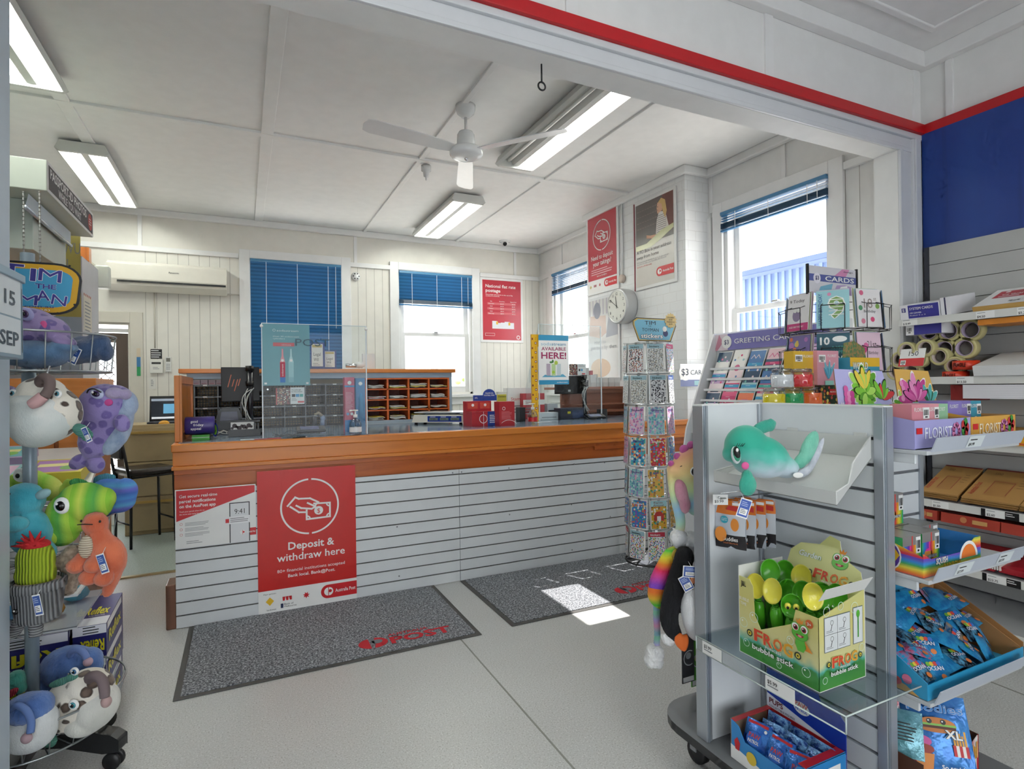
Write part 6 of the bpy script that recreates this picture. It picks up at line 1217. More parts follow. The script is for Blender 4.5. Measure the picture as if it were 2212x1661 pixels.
wallbox('alarm_notice', 325, 754, 350, 775, .004, '#1c1c1e', 'small black alarm notice with white lettering on the back wall', 'notice', lambda mb, f, w, h: mb.lines(f, w*.05, h*.8, w*.9, 4, h*.22, WHITE))
wallbox('remote_control', 357, 771, 370, 803, .02, '#e8e8e4', 'white air conditioner remote control on the back wall', 'remote', lambda mb, f, w, h: (mb.rect(f, w*.15, h*.68, w*.7, h*.25, M('#77756c')), [mb.rect(f, w*(.2+.22*i), h*(.15+.11*j), w*.14, h*.06, GREY) for i in range(3) for j in range(4)]))
wallbox('light_switch', 321, 816, 337, 840, .008, '#ecebe4', 'white switch plate with handwritten note on the back wall', 'switch', lambda mb, f, w, h: mb.lines(f, w*.3, h*.75, w*.4, 4, h*.16, GREY))
f, w, h = fpx(295, 752, 304, 812, Y=YB-.032); mb = MB(); mb.obox(f, 0, w, 0, h*.33, -.002, 0, M('#2f9c5c')); mb.obox(f, 0, w, h*.33, h*.68, -.002, 0, M('#3f7cae')); mb.obox(f, 0, w, h*.68, h, -.002, 0, M('#d8c8ae')); single('height_strip', mb, f.o, 'tan blue and green height strip on the back door frame', 'strip')
mb = MB(); mb.tube([V(-.87, YB-.01, 2.56), V(-.87, YB-.01, 1.92)], .008, DT, 6); mb.tube([V(-.87, YB-.01, 2.56), V(.0, YB-.01, 2.56)], .008, DT, 6); single('cable_duct', mb, (-.87, YB, 1.92), 'thin cream cable duct running under the air conditioner', 'duct')
f, w, h = fpx(168, 535, 186, 560, Y=6.9); mb = MB(); mb.box(f.o.x, f.o.x+.09, 6.9, 7.0, f.o.z-.05, f.o.z+.12, wood('#a8602c', '#7c4018', 'z')); mb.box(f.o.x+.0, f.o.x+.09, 7.0, YB-.001, f.o.z-.02, f.o.z+.0, DT); single('timber_bracket', mb, (f.o.x, YB, f.o.z), 'small timber block high behind the pale cabinet', 'block')
# ================================================================ four-way slat gondola on castors
t = T('slatwall_gondola', (1.9, 1.3, 0), 'white four way slat wall display stand with grey aluminium edges on castors', 'display stand'); GON = t; ZG = 1.37; ZB = .20; SLG = M('#dfe4e8', .35)
pts = []
X0, X1, Y0, Y1, r = 1.42, 2.22, .82, 1.76, .14
for cx, cy, a0 in ((X1-r, Y1-r, 0), (X0+r, Y1-r, 90), (X0+r, Y0+r, 180), (X1-r, Y0+r, 270)):
    for q in range(0, 91, 15): a = math.radians(a0+q); pts.append((cx+r*math.cos(a), cy+r*math.sin(a)))
fz = Fr((0, 0, 0), (1, 0, 0), (0, 1, 0)); mb = MB(); mb.prism(fz, pts, ZB-.03, ZB, M('#74767a', .35), M('#2c2d30', .4)); mb.build('base_deck', t, .003)
mb = MB(); mb.box(X0+.1, X1-.1, Y0+.1, Y1-.1, .09, ZB-.03, M('#2c2d30', .4)); mb.build('base_frame', t)
for x, y in ((1.56, 1.66), (2.08, 1.64), (1.56, .95), (2.08, .96)):
    mb = MB(); mb.lathe([(0, -.02), (.04, -.02), (.045, -.015), (.045, .015), (.04, .02), (0, .02)], (x, y, .046), KB, 20, AA('Y', 90)); mb.box(x-.025, x+.025, y-.01, y+.02, .05, .095, GREY); mb.build('castor', t)
def gslat(fr, w, name='slat_panel', plain=False):
    mb = MB(); h = ZG-ZB
    if plain: mb.obox(fr, 0, w, 0, h, 0, .02, SLG)
    else:
        mb.obox(fr, 0, w, 0, h, 0, .008, M('#77797e', .5)); z = h; y = h-.096; gh = .011
        while y > 0: mb.obox(fr, 0, w, y+gh/2, z, 0, .02, SLG); z = y-gh/2; y -= .0797
        mb.obox(fr, 0, w, 0, z, 0, .02, SLG)
    return mb.build(name, t)
gslat(Fr((1.747, 1.50, ZB), (0, -1, 0), (0, 0, 1)), .42)              # left face of the spine
gslat(Fr((1.747, 1.08, ZB), (0, 1, 0), (0, 0, 1)), .18)                # right face
gslat(Fr((1.767, 1.277, ZB), (1, 0, 0), (0, 0, 1)), .50)              # right arm, towards the aisle
gslat(Fr((2.267, 1.277, ZB), (-1, 0, 0), (0, 0, 1)), .50)
gslat(Fr((1.47, 1.52, ZB), (1, 0, 0), (0, 0, 1)), .26, 'end_panel', True)
gslat(Fr((1.73, 1.52, ZB), (-1, 0, 0), (0, 0, 1)), .26)
mb = MB(); A1, A2 = ALU, M('#8f98a2', .35, metal=.5)
for x0, x1, y0, y1 in ((1.722, 1.772, 1.05, 1.08), (1.444, 1.47, 1.495, 1.545), (2.267, 2.29, 1.25, 1.302), (1.712, 1.727, 1.488, 1.50)):
    mb = MB(); mb.box(x0, x1, y0, y1, ZB, ZG, A1)
    if x0 in (1.722, 1.444): mb.box(x0+.004, x0+.014, y0-.003, y0, ZB, ZG, A2)
    mb.build('aluminium_post', t, .002)
mb = MB(); mb.box(1.725, 1.769, 1.05, 1.5, ZG, ZG+.004, M('#eceeee')); mb.box(1.444, 1.727, 1.498, 1.542, ZG, ZG+.004, M('#eceeee')); mb.build('top_trim', t)
mb = MB(); mb.box(1.77, 2.42, 1.50, 1.80, 1.338, 1.35, SLG); mb.box(1.9, 1.92, 1.30, 1.5, 1.30, 1.338, SLG); mb.box(2.15, 2.17, 1.30, 1.5, 1.30, 1.338, SLG); mb.build('rear_top_shelf', t)
ST = M('#c3cad6', .35)
def shelf(z, label, prices):
    mb = MB(); mb.box(1.785, 2.30, .965, 1.255, z-.012, z, M('#c8ccd0', .3)); mb.box(1.79, 1.80, 1.0, 1.255, z-.04, z-.012, SLG); o = mb.build('shelf', t, .002)
    f = Fr((1.80, .963, z-.002), (1, 0, 0), (0, -.35, .9)); mb = MB(); mb.obox(f, 0, .50, 0, .045, -.001, .002, ST); mb.build('price_rail', o)
    for a, s_ in prices: mb = MB(); mb.rect(f, a, .004, .085, .038, M('#e4ecee'), .003); mb.text(f, s_, a+.01, .010, .010, BLACK, e=.004, bold=.6); mb.lines(f, a+.01, .028, .05, 1, .01, BLACK, e=.004); mb.build('price_card', o)
shelf(1.243, '', ((.17, '$4.99'),)); shelf(.868, '', ((.10, '$7.99'), (.33, '$3.99'))); shelf(.513, '', ())
# white wire tray holding the dolphin
t = T('metal_tray', (1.6, 1.22, 1.13), 'white sloping metal tray hooked on the slat wall', 'tray'); WM = M('#d4d6d4', .3)
xb, xf, ya, yb = 1.722, 1.452, 1.012, 1.452; zb_, zf_ = 1.215, 1.115
mb = MB(); yc_ = ya+.075; mb.quad((xf, ya, zf_), (xf, yb, zf_), (xb, yb, zb_), (xb, yc_, zb_), WM); mb.quad((xf, ya, zf_-.003), (xf, yb, zf_-.003), (xb, yb, zb_-.003), (xb, yc_, zb_-.003), WM)
mb.box(xf-.002, xf+.002, ya, yb, zf_, zf_+.035, WM); mb.box(xb-.003, xb, yc_, yb, zb_, zb_+.065, WM); mb.build('pan', t)
for y, yq in ((ya, yc_), (yb, yb)):
    mb = MB(); mb.prism(Fr((xf, y, 0), (xb-xf, yq-y, 0), (0, 0, 1)), [(0, zf_), (xb-xf, zb_), (xb-xf, zb_+.065), (.12, zf_+.10), (.09, zf_+.045), (0, zf_+.035)], -.0015, .0015, WM); dy = (yq-y)/(xb-xf); mb.tube([(xf, y, zf_+.035), (xf+.085, y+.085*dy, zf_+.045), (xf+.12, y+.12*dy, zf_+.10), (xb, yq, zb_+.068)], .0028, WM, 6); mb.build('side_cheek', t)
mb = MB(); mb.box(xb-.0, xb+.003, 1.10, 1.14, zb_+.055, zb_+.075, WM); mb.box(xb-.0, xb+.003, 1.34, 1.38, zb_+.055, zb_+.075, WM); mb.build('hook', t)
# dolphin
TE1 = '#30b09a'; n = N('dolphin_plush'); v = n.coord(); sp = n.n('ShaderNodeSeparateXYZ'); n.l(v, sp.inputs[0]); nz = n.noise(v, 16, 3); a = n.n('ShaderNodeMath', operation='MULTIPLY_ADD'); n.l(nz, a.inputs[0]); a.inputs[1].default_value = .06; n.l(sp.outputs[2], a.inputs[2])
b = n.n('ShaderNodeMapRange'); n.l(a.outputs[0], b.inputs[0]); b.inputs[1].default_value = -.03; b.inputs[2].default_value = .07; n.l(n.ramp(b.outputs[0], [(.1, srgb('#c3d4e0')), (.55, srgb('#5cbfb0')), (.9, srgb('#22a58c'))]), n.b.inputs['Base Color']); n.b.inputs['Roughness'].default_value = .75; n.b.inputs['Sheen Weight'].default_value = .3; DOL = n.m
s = Toy('dolphin_plush', 'teal green dolphin plush with big eye lying in the white tray', 1650, 985, 1.24)
s.body('body', [s.e(1612, 965, 46, 48, 46), s.e(1648, 985, 58, 44, 46, -24), s.e(1688, 1005, 36, 26, 30, -30), s.e(1640, 1008, 56, 24, 38, -6), s.tb([(1700, 1012, 0), (1716, 1006, 0)], [16, 13]), s.e(1573, 982, 12, 16, 18, 15)], DOL, 4, 8)
s.body('dorsal_fin', [s.e(1648, 922, 30, 14, 9, 22, -4), s.e(1662, 918, 12, 15, 8, -10, -4), s.e(1636, 928, 14, 10, 9, 10, -4)], fur('#4cb8a4', '#2fa48e', 14.), 3)
s.body('flipper', [s.e(1597, 1040, 19, 24, 9, 0, -44), s.e(1597, 1022, 12, 14, 10, 0, -40)], fur('#44b8a0', '#2aa088', 14.), 3)
s.body('tail_fluke', [s.e(1745, 968, 17, 42, 10, -22, -4), s.e(1728, 995, 14, 20, 10, -35, -4)], fur('#7fccb4', '#58baa0', 14.), 3); s.body('tail_edge', [s.e(1758, 985, 8, 46, 8, -24, -6), s.e(1735, 1018, 10, 20, 8, -58, -6)], fur('#d8dce8', '#c4cad8', 60.), 3)
s.bit('eye', [s.e(1577, 979, 10, 19, 8, 8, -32)+(M('#dfe8ea', .3),), s.e(1577, 977, 8.5, 17, 8, 8, -34)+(M('#3a9c7c', .3),), s.e(1577, 974, 7.5, 14, 8, 8, -36)+(BLACK,), s.e(1575, 967, 3, 4, 2, 0, -44)+(WHITE,)])
s.bit('eyelash', [s.tb([(1575+4*k, 960, -40), (1578+5*k, 953, -40)], [.7, .4]) for k in range(4)], BLACK); s.bit('cheek', [s.e(1593, 1000, 8, 8, 3, 0, -41)], M('#e0609c', .9))
s.bit('care_label', [s.e(1707, 1021, 11, 6, 1, 0, -34)], WHITE); s.tag(1587, 1087, 24, 40, -18, -50, '#3a5ab0')
# wide hook with snack-like figure bags
HK = T('pegboard_hook', (1.72, 1.4, 1.06), 'chrome peg hook with price tag below the white tray', 'hook'); zk = P(1620, 1072, X=1.6).z; yk = P(1660, 1072, X=1.70).y
mb = MB(); mb.tube([(1.727, yk, zk), (1.47, yk, zk+.003), (1.46, yk, zk+.01)], .003, CHROME); mb.tube([(1.727, yk, zk+.02), (1.47, yk, zk+.022)], .002, CHROME); mb.build('prong', HK)
f = Fr((1.455, yk+.02, zk-.02), (.85, -.5, 0), (0, 0, 1)); mb = MB(); mb.obox(f, 0, .05, 0, .035, -.001, 0, WHITE); mb.text(f, '$3.99', .005, .008, .009, BLACK, w=.03, e=.001, bold=.5); mb.build('price_tag', HK)
for k in range(4):
    x = 1.50+.038*k; mb = MB(); f = Fr((x, yk+.055-.008*k, zk-.175), (.42, -.9, 0), (0, 0, 1)); f = Fr(f.o-f.u*.0, f.u, f.v); n_ = 6; W_, H_ = .105, .165
    vs = []; rows = 7
    for i in range(rows+1):
        for j in range(n_+1):
            a_, b_ = j/n_, i/rows; bulge = .010*math.sin(math.pi*a_)*math.sin(math.pi*b_)+.002*math.sin(9*a_+5*b_+k); vs.append((a_, b_, bulge))
    fs = [(i*(n_+1)+j, i*(n_+1)+j+1, (i+1)*(n_+1)+j+1, (i+1)*(n_+1)+j) for i in range(rows) for j in range(n_)]
    for lo, hi, c in ((0, 2, '#28262a'), (2, 5, '#c9ced6'), (5, 7, '#e07a2c')): mb.add([f.at(a_*W_, b_*H_, h_) for a_, b_, h_ in vs], [q for q in fs if lo <= q[0]//(n_+1) < hi], M(c, .25), True)
    mb.add([f.at(a_*W_, b_*H_, -h_-.001) for a_, b_, h_ in vs], fs, M('#b8bec8', .25), True)
    mb.text(f, 'Buddies', .03, .028, .014, WHITE, w=.05, e=.012, bold=.6); mb.text(f, 'COLLECTABLE FIGURE', .03, .018, .005, M('#e07a2c'), w=.05, e=.012); mb.disc(f, .035, .10, .013, M('#2a9ab0'), .012); mb.text(f, 'COLLECT', .035, .102, .004, WHITE, w=.02, align='c', e=.0125); mb.text(f, 'THEM ALL', .035, .096, .004, WHITE, w=.02, align='c', e=.0125)
    mb.poly(f, [(.04, .135), (.1, .128), (.1, .145), (.05, .15)], M('#c8302c'), .009); mb.rect(f, .06, .15, .04, .01, WHITE, .004)
    mb.disc(f, .022, .048, .02, M('#e89038'), .012, ry=.026); mb.disc(f, .07, .085, .014, M('#e89038'), .012, ry=.022)
    single('figure_bag', mb, f.at(W_/2, H_), ('front', 'second', 'third', 'rearmost')[k]+' orange and silver collectable figure bag on the peg hook', 'bag', 'collectable figure bags')
# acrylic shelf
t = T('acrylic_shelf', (1.55, 1.2, .585), 'clear acrylic shelf with price strips under the frog box', 'shelf'); AC2 = clear('#e6eef0', .05, .93); x0, x1, y0, y1, z = 1.395, 1.722, .955, 1.488, .585; EG = M('#c9d6d4', .15)
mb = MB(); mb.quad((x0, y0, z), (x1, y0, z), (x1, y1, z), (x0, y1, z), AC2); mb.quad((x0, y0, z-.045), (x0, y1, z-.045), (x0, y1, z), (x0, y0, z), AC2); mb.quad((x0, y0, z-.005), (x1, y0, z-.005), (x1, y1, z-.005), (x0, y1, z-.005), AC2)
mb.build('sheet', t); mb = MB()
for p0, p1 in (((x0, y0, z), (x0, y1, z)), ((x0, y0, z), (x1, y0, z)), ((x0, y0, z-.045), (x0, y1, z-.045)), ((x0, y0, z), (x0, y0, z-.045)), ((x0, y1, z), (x0, y1, z-.045))): mb.tube([p0, p1], .0022, EG, 6)
mb.build('polished_edge', t)
f = Fr((x0-.001, y1, z-.043), (0, -1, 0), (0, 0, 1))
for a, w_ in ((.03, .085), (.285, .10)): mb = MB(); mb.rect(f, a, 0, w_, .04, WHITE, .001); mb.text(f, '$3.99' if a < .1 else '$5.99', a+.008, .02, .011, BLACK, bold=.6, e=.002); mb.lines(f, a+.008, .012, .05, 1, .01, GREY, e=.002); mb.build('price_card', t)
# ---- frog bubble stick box
FX0, FX1, FY0, FY1, FZ = 1.432, 1.632, 1.055, 1.335, .5885; t = T('bubble_stick_box', ((FX0+FX1)/2, 1.2, FZ), 'open green and cream FROG bubble stick display box on acrylic shelf', 'display box'); CBD = M('#e8e8e4', .5)
n = N('frog_box_print'); v = n.coord(); sp = n.n('ShaderNodeSeparateXYZ'); n.l(v, sp.inputs[0]); nz = n.noise(v, 22, 2); a = n.n('ShaderNodeMath', operation='MULTIPLY_ADD'); n.l(nz, a.inputs[0]); a.inputs[1].default_value = .05; n.l(sp.outputs[2], a.inputs[2])
n.l(n.ramp(a.outputs[0], [(.0, srgb('#4f9a3c')), (.07, srgb('#3f8c44')), (.078, srgb('#58b0a0')), (.10, srgb('#d8d49a')), (.2, srgb('#d6cc7c')), (.3, srgb('#cfd088'))]), n.b.inputs['Base Color']); n.b.inputs['Roughness'].default_value = .3; FP = n.m
hf = .255; L_ = FY1-FY0; W_ = FX1-FX0
fL = Fr((FX0, FY1, FZ), (0, -1, 0), (0, 0, 1)); fR = Fr((FX0, FY0, FZ), (1, 0, 0), (0, 0, 1))
front = [(0, 0), (L_, 0), (L_, hf-.055), (L_*.80, hf-.045), (L_*.66, hf-.10), (L_*.52, hf-.13), (L_*.30, hf-.125), (L_*.19, hf-.09), (L_*.17, hf-.03), (L_*.12, hf-.01), (0, hf)]
front = [(0, 0), (L_, 0), (L_, hf-.05), (L_*.74, hf-.05), (L_*.70, hf-.095), (L_*.30, hf-.155), (L_*.22, hf-.12), (L_*.20, hf-.03), (L_*.15, hf-.012), (0, hf-.012)]
mb = MB(); mb.prism(fL, front, -.002, 0, FP); mb.prism(fR, [(0, 0), (W_, 0), (W_, hf), (0, hf-.05)], -.002, 0, FP); mb.box(FX1-.002, FX1, FY0, FY1, FZ, FZ+hf, CBD); mb.box(FX0, FX1, FY1-.002, FY1, FZ, FZ+hf+.02, CBD); mb.box(FX0, FX1, FY0, FY1, FZ, FZ+.002, CBD)
mb.prism(Fr((FX0, FY0, FZ+hf-.002), (1, 0, 0), (0, -.5, .85)), [(0, -.0), (W_, 0), (W_, .05), (.0, .045)], -.001, .0, CBD); mb.build('carton', t)
fh = Fr((FX1-.03, FY1-.02, FZ+hf-.05), (0, -1, 0), (.45, 0, .9)); mb = MB(); hd = [(0, 0), (L_*.92, 0), (L_*.92, .06), (L_*.86, .10), (L_*.62, .13), (L_*.55, .175), (L_*.42, .185), (L_*.33, .15), (L_*.10, .14), (0, .11)]
mb.prism(fh, hd, -.002, 0, FP, CBD); mb.build('header_card', t)
FG1, FG2 = M('#5cb83c', .3), M('#3f9a2c', .3)
def frog(mb, f, cx, cy, s_, e=.003, body=True):
    q = lambda x, y: (cx+x*s_, cy+y*s_)
    if body:
        mb.poly(f, [q(-.5, -.7), q(.5, -.7), q(.75, -1.6), q(.4, -2.2), q(-.3, -2.2), q(-.6, -1.5)], FG1, e); mb.poly(f, [q(.5, -.8), q(1.5, -1.9), q(.6, -1.9)], M('#e08a2c'), e-.0005)
    mb.disc(f, *q(0, -.3), s_*1.02, FG2, e+.0002, ry=s_*.72); mb.disc(f, *q(0, -.28), s_*.96, FG1, e+.0004, ry=s_*.67)
    for x in (-.55, .55): mb.disc(f, *q(x, .35), s_*.52, FG1, e+.0006); mb.disc(f, *q(x, .36), s_*.42, WHITE, e+.0008); mb.disc(f, *q(x*.92, .3), s_*.3, M('#a02c28'), e+.001); mb.disc(f, *q(x*.92, .3), s_*.17, BLACK, e+.0012); mb.disc(f, *q(x*.92-.1, .42), s_*.08, WHITE, e+.0014)
    mb.disc(f, *q(0, -.38), s_*.5, M('#8c1c24'), e+.0008, ry=s_*.3, a0=180, a1=360, n=12); mb.disc(f, *q(0, -.52), s_*.25, M('#e88a94'), e+.001, ry=s_*.12)
    mb.poly(f, [q(-.35, .85), q(.35, .85), q(.45, 1.35), q(.2, 1.1), q(0, 1.45), q(-.2, 1.1), q(-.45, 1.35)], M('#e08a2c'), e+.0006)
def frogtitle(mb, f, x, y, w, e=.004):
    h_ = w*.26
    for i, (ch, c) in enumerate(zip('FROG', ('#d8482c', '#d8482c', '#e06a2c', '#e0a02c'))): mb.text(f, ch, x+w*.25*i, y-.004*abs(i-1.5)*0+h_*.0, h_*(1, .95, .95, 1)[i], M(c), w=w*.23, bold=1.4, e=e, outline=1.6, back=M('#f4e890'))
    mb.text(f, 'PRINCESS', x+w*.3, y-h_*.28, h_*.2, WHITE, w=w*.4, bold=.8, e=e); mb.text(f, 'bubble stick', x-w*.05, y-h_*.78, h_*.42, WHITE, w=w*1.05, bold=1, e=e+.0005, outline=2, back=M('#2c3a2c'))
    for q in (-.12, 1.10): mb.arc(f, x+w*q, y+h_*.4, h_*.3, h_*.1, M('#2c3a2c'), e, n=14); mb.disc(f, x+w*q, y+h_*.4, h_*.18, M('#e0c83c'), e); mb.disc(f, x+w*q, y+h_*.4, h_*.07, BLACK, e+.0005)
mb = MB(); frogtitle(mb, fL, L_*.22, .062, L_*.5); frog(mb, fL, L_*.80, hf-.105, .026, .005)
frogtitle(mb, fR, W_*.24, .06, W_*.56); mb.rect(fR, W_*.1, .105, W_*.56, .098, M('#5a6a72'), .001); mb.rect(fR, W_*.11, .107, W_*.54, .094, M('#dfe3e4'), .0014); mb.rect(fR, W_*.375, .107, .001, .094, BLACK, .0018); mb.rect(fR, W_*.11, .153, W_*.54, .001, BLACK, .0018)
for i in range(2):
    for j in range(2): mb.arc(fR, W_*(.26+.27*i), .185-.045*j, .007, .001, BLACK, .0018, n=10); mb.line(fR, [(W_*(.26+.27*i), .178-.045*j), (W_*(.24+.27*i), .165-.045*j)], .002, BLACK, .0018); mb.lines(fR, W_*(.14+.27*i), .163-.045*j, .03, 2, .004, GREY, e=.0018)
mb.rect(fR, W_*.72, .105, W_*.22, .105, M('#5a6a72'), .001); mb.rect(fR, W_*.73, .107, W_*.2, .101, M('#dfe3e4'), .0014); mb.disc(fR, W_*.83, .19, .008, FG1, .002, ry=.011); mb.line(fR, [(W_*.83, .18), (W_*.83, .125)], .005, FG2, .002)
mb.text(fL, 'J&L', .01, hf-.04, .016, BLACK, w=.02, bold=1); mb.text(fL, 'BUBBLE', .005, hf-.085, .010, WHITE, w=.036, e=.002); mb.text(fL, 'TIME', .008, hf-.10, .010, WHITE, w=.024, e=.002); mb.disc(fL, L_*.90, hf-.075, .012, M('#c8602c'), .002); mb.text(fL, '3+', L_*.90, hf-.08, .009, WHITE, align='c', e=.003, bold=.8)
for x, y, q in ((.03, .04, .012), (.06, .13, .016), (.19, .11, .012), (.24, .04, .014), (.02, .1, .015), (.15, .02, .009)): mb.arc(fL, x, y, q, .0015, M('#dcefe4'), .0022, n=18); mb.disc(fL, x-q*.3, y+q*.35, q*.2, WHITE, .0022, n=8)
for x, y, q in ((.03, .22, .014), (.09, .225, .012), (.15, .21, .016), (.18, .09, .012), (.02, .03, .010)): mb.arc(fR, x, y, q, .0015, M('#dcefe4'), .0022, n=18)
frog(mb, fh, L_*.62, .115, .026, .001, False); mb.text(fh, 'Garden', L_*.12, .10, .018, WHITE, w=L_*.28, bold=1, e=.002, outline=1.6, back=FG2); frogtitle(mb, fh, L_*.36, .045, L_*.40, .002); mb.build('print', t)
# bubble sticks (spoon-shaped frog heads on long handles)
LG, LY = M('#58b82c', .2), M('#e6dc50', .2)
def stick(x, y, z, az, col, face=False, tilt=18):
    t = T('bubble_stick', (x, y, FZ+.003), None, None); m3 = (Matrix.Rotation(math.radians(az), 3, 'Z') @ Matrix.Rotation(math.radians(tilt), 3, 'X')); q = lambda a, b, c: V(x, y, z)+m3 @ V(a, b, c)
    mb = MB(); zz = z-(FZ+.006); zz /= math.cos(math.radians(tilt)); mb.lathe([(.012, -zz), (.012, -zz*.75), (.016, -zz*.7), (.019, -.055), (.015, -.035), (.009, -.03)], (x, y, z), LG, 16, m3); mb.build('handle', t)
    mb = MB()
    for k in range(4): mb.ring(q(0, 0, -.03+.006*k), .009, .009, .0022, LG, 14, 5, m3)
    mb.build('spring', t)
    mb = MB(); pr = [(0, -.009), (.015, -.007), (.025, .0), (.030, .011), (.030, .013), (.026, .006), (.015, 0), (0, -.002)]
    mx2 = m3 @ Matrix.Rotation(math.radians(70), 3, 'X') @ Matrix.Diagonal((1., 1.3, 1.)); mb.lathe(pr, q(0, 0, .022), M(col, .2) if isinstance(col, str) else col, 22, mx2, cap=False)
    if face:
        for sx in (-.011, .011): mb.ell(q(sx, -.020, .034), (.009, .007, .012), LY, m3, 12); mb.ell(q(sx, -.027, .034), (.004, .003, .006), BLACK, m3, 10)
    mb.build('bubble_dish', t); return t
stk = [(1.47, 1.295, '#e6dc50', -70, 0), (1.535, 1.30, '#58b82c', -50, 0), (1.60, 1.295, '#58b82c', -60, 0), (1.475, 1.235, '#e6dc50', -75, 0), (1.535, 1.24, '#58b82c', -40, 0), (1.60, 1.235, '#e6dc50', -60, 0),
       (1.475, 1.175, '#58b82c', -50, 1), (1.535, 1.18, '#58b82c', -60, 0), (1.60, 1.175, '#58b82c', -45, 0), (1.48, 1.115, '#e6dc50', -30, 0), (1.54, 1.12, '#58b82c', -60, 0), (1.60, 1.115, '#58b82c', -70, 0)]
for k, (x, y, c, az, fc_) in enumerate(stk):
    z = FZ+.185+.012*((k*7) % 4)-(.03 if fc_ else 0)+(.01 if y > 1.25 else 0); o = stick(x, y, z, az, c, fc_, 10 if not fc_ else 25)
    props(o, ('bubble stick with frog face and big yellow eyes at the front of frog box' if fc_ else '%s dish bubble stick in the frog box' % ('yellow' if c == '#e6dc50' else 'green')), 'bubble stick', 'bubble sticks in the frog box')
# ---- blue figure bag tray on the base deck
t = T('pups_display_box', (1.54, 1.26, ZB), 'blue and red open display box with PUPS header card on the base', 'display box'); BX0, BX1, BY0, BY1, BH = 1.462, 1.632, 1.12, 1.405, .13; BB1, BR = M('#2f8ad0', .3), M('#c8262e', .35); DK = M('#8a7560', .6)
fL = Fr((BX0, BY1, ZB+.001), (0, -1, 0), (0, 0, 1)); fR = Fr((BX0, BY0, ZB+.001), (1, 0, 0), (0, 0, 1)); L_ = BY1-BY0; W_ = BX1-BX0; mb = MB()
mb.prism(fL, [(0, 0), (L_, 0), (L_, BH), (L_*.88, BH*.9), (L_*.8, BH*.6), (L_*.2, BH*.6), (L_*.12, BH*.9), (0, BH)], -.002, 0, BB1); mb.obox(fR, 0, W_, 0, BH, -.002, 0, BB1); mb.box(BX1-.002, BX1, BY0, BY1, ZB, ZB+BH, BR); mb.box(BX0, BX1, BY1-.002, BY1, ZB+.001, ZB+BH, DK); mb.box(BX0, BX1, BY0, BY1, ZB+.0005, ZB+.002, DK)
mb.box(BX0, BX1, BY1-.02, BY1, ZB+BH-.002, ZB+BH, BR); mb.box(BX0, BX1, BY0, BY0+.03, ZB+BH-.002, ZB+BH, BR); mb.build('carton', t)
fh = Fr((BX1+.003, BY1, ZB+.06), (0, -1, 0), (.0, 0, 1)); mb = MB(); HH = .20; mb.prism(fh, [(0, 0), (L_, 0), (L_, .15), (L_*.93, .17), (L_*.72, .17), (L_*.68, HH), (0, HH)], -.002, 0, M('#1f3fae', .3)); mb.poly(fh, [(0, 0), (L_, 0), (L_, .06), (0, .115)], M('#e2e6f2'), .001)
mb.text(fh, 'PUPS', .01, .085, .018, M('#6a2430'), w=.055, bold=1.2, e=.002); mb.text(fh, 'COLLECTIBLE FIGURES', .01, .073, .007, M('#4a4a6a'), w=.1, bold=.5, e=.002); mb.rect(fh, .0, .15, .085, .028, WHITE, .0016); mb.lines(fh, .008, .167, .07, 2, .01, M('#5a6a9a'), e=.002)
mb.text(fh, 'COOL THINGS', .11, .052, .009, M('#c8482c'), w=.06, bold=.6, e=.003)
mb.disc(fh, .135, .125, .03, WHITE, .0018, ry=.02); mb.text(fh, 'PAW', .112, .128, .016, M('#d84030'), w=.046, bold=1.4, e=.0026); mb.text(fh, 'PATROL', .113, .114, .010, M('#2f5ac0'), w=.044, bold=1.2, e=.0026); mb.build('header_card', t)
mb = MB(); mb.poly(fL, [(0, 0), (L_, 0), (L_, BH*.35), (L_*.5, BH*.2), (0, BH*.35)], WHITE, .001); mb.text(fL, 'PAW', L_*.62, BH*.36, .014, M('#d84030'), w=.04, bold=1.4, e=.002); mb.text(fL, 'PATROL', L_*.62, BH*.22, .010, M('#2f5ac0'), w=.04, bold=1.2, e=.002)
for x, c in ((.1, '#c8262e'), (.9, '#c8262e')): mb.poly(fL, [(L_*x-.012, BH*.5), (L_*x, BH*.62), (L_*x+.012, BH*.5), (L_*x+.008, BH*.3), (L_*x-.008, BH*.3)], M(c), .002)
mb.disc(fL, L_*.3, BH*.32, .02, M('#e0c040'), .002); mb.rect(fR, W_*.15, BH*.1, W_*.7, BH*.7, WHITE, .001)
for k in range(3): mb.disc(fR, W_*(.3+.2*k), BH*.5, .012, M(('#c8262e', '#4a5a9c', '#3f9a5c')[k]), .002)
mb.build('print', t)
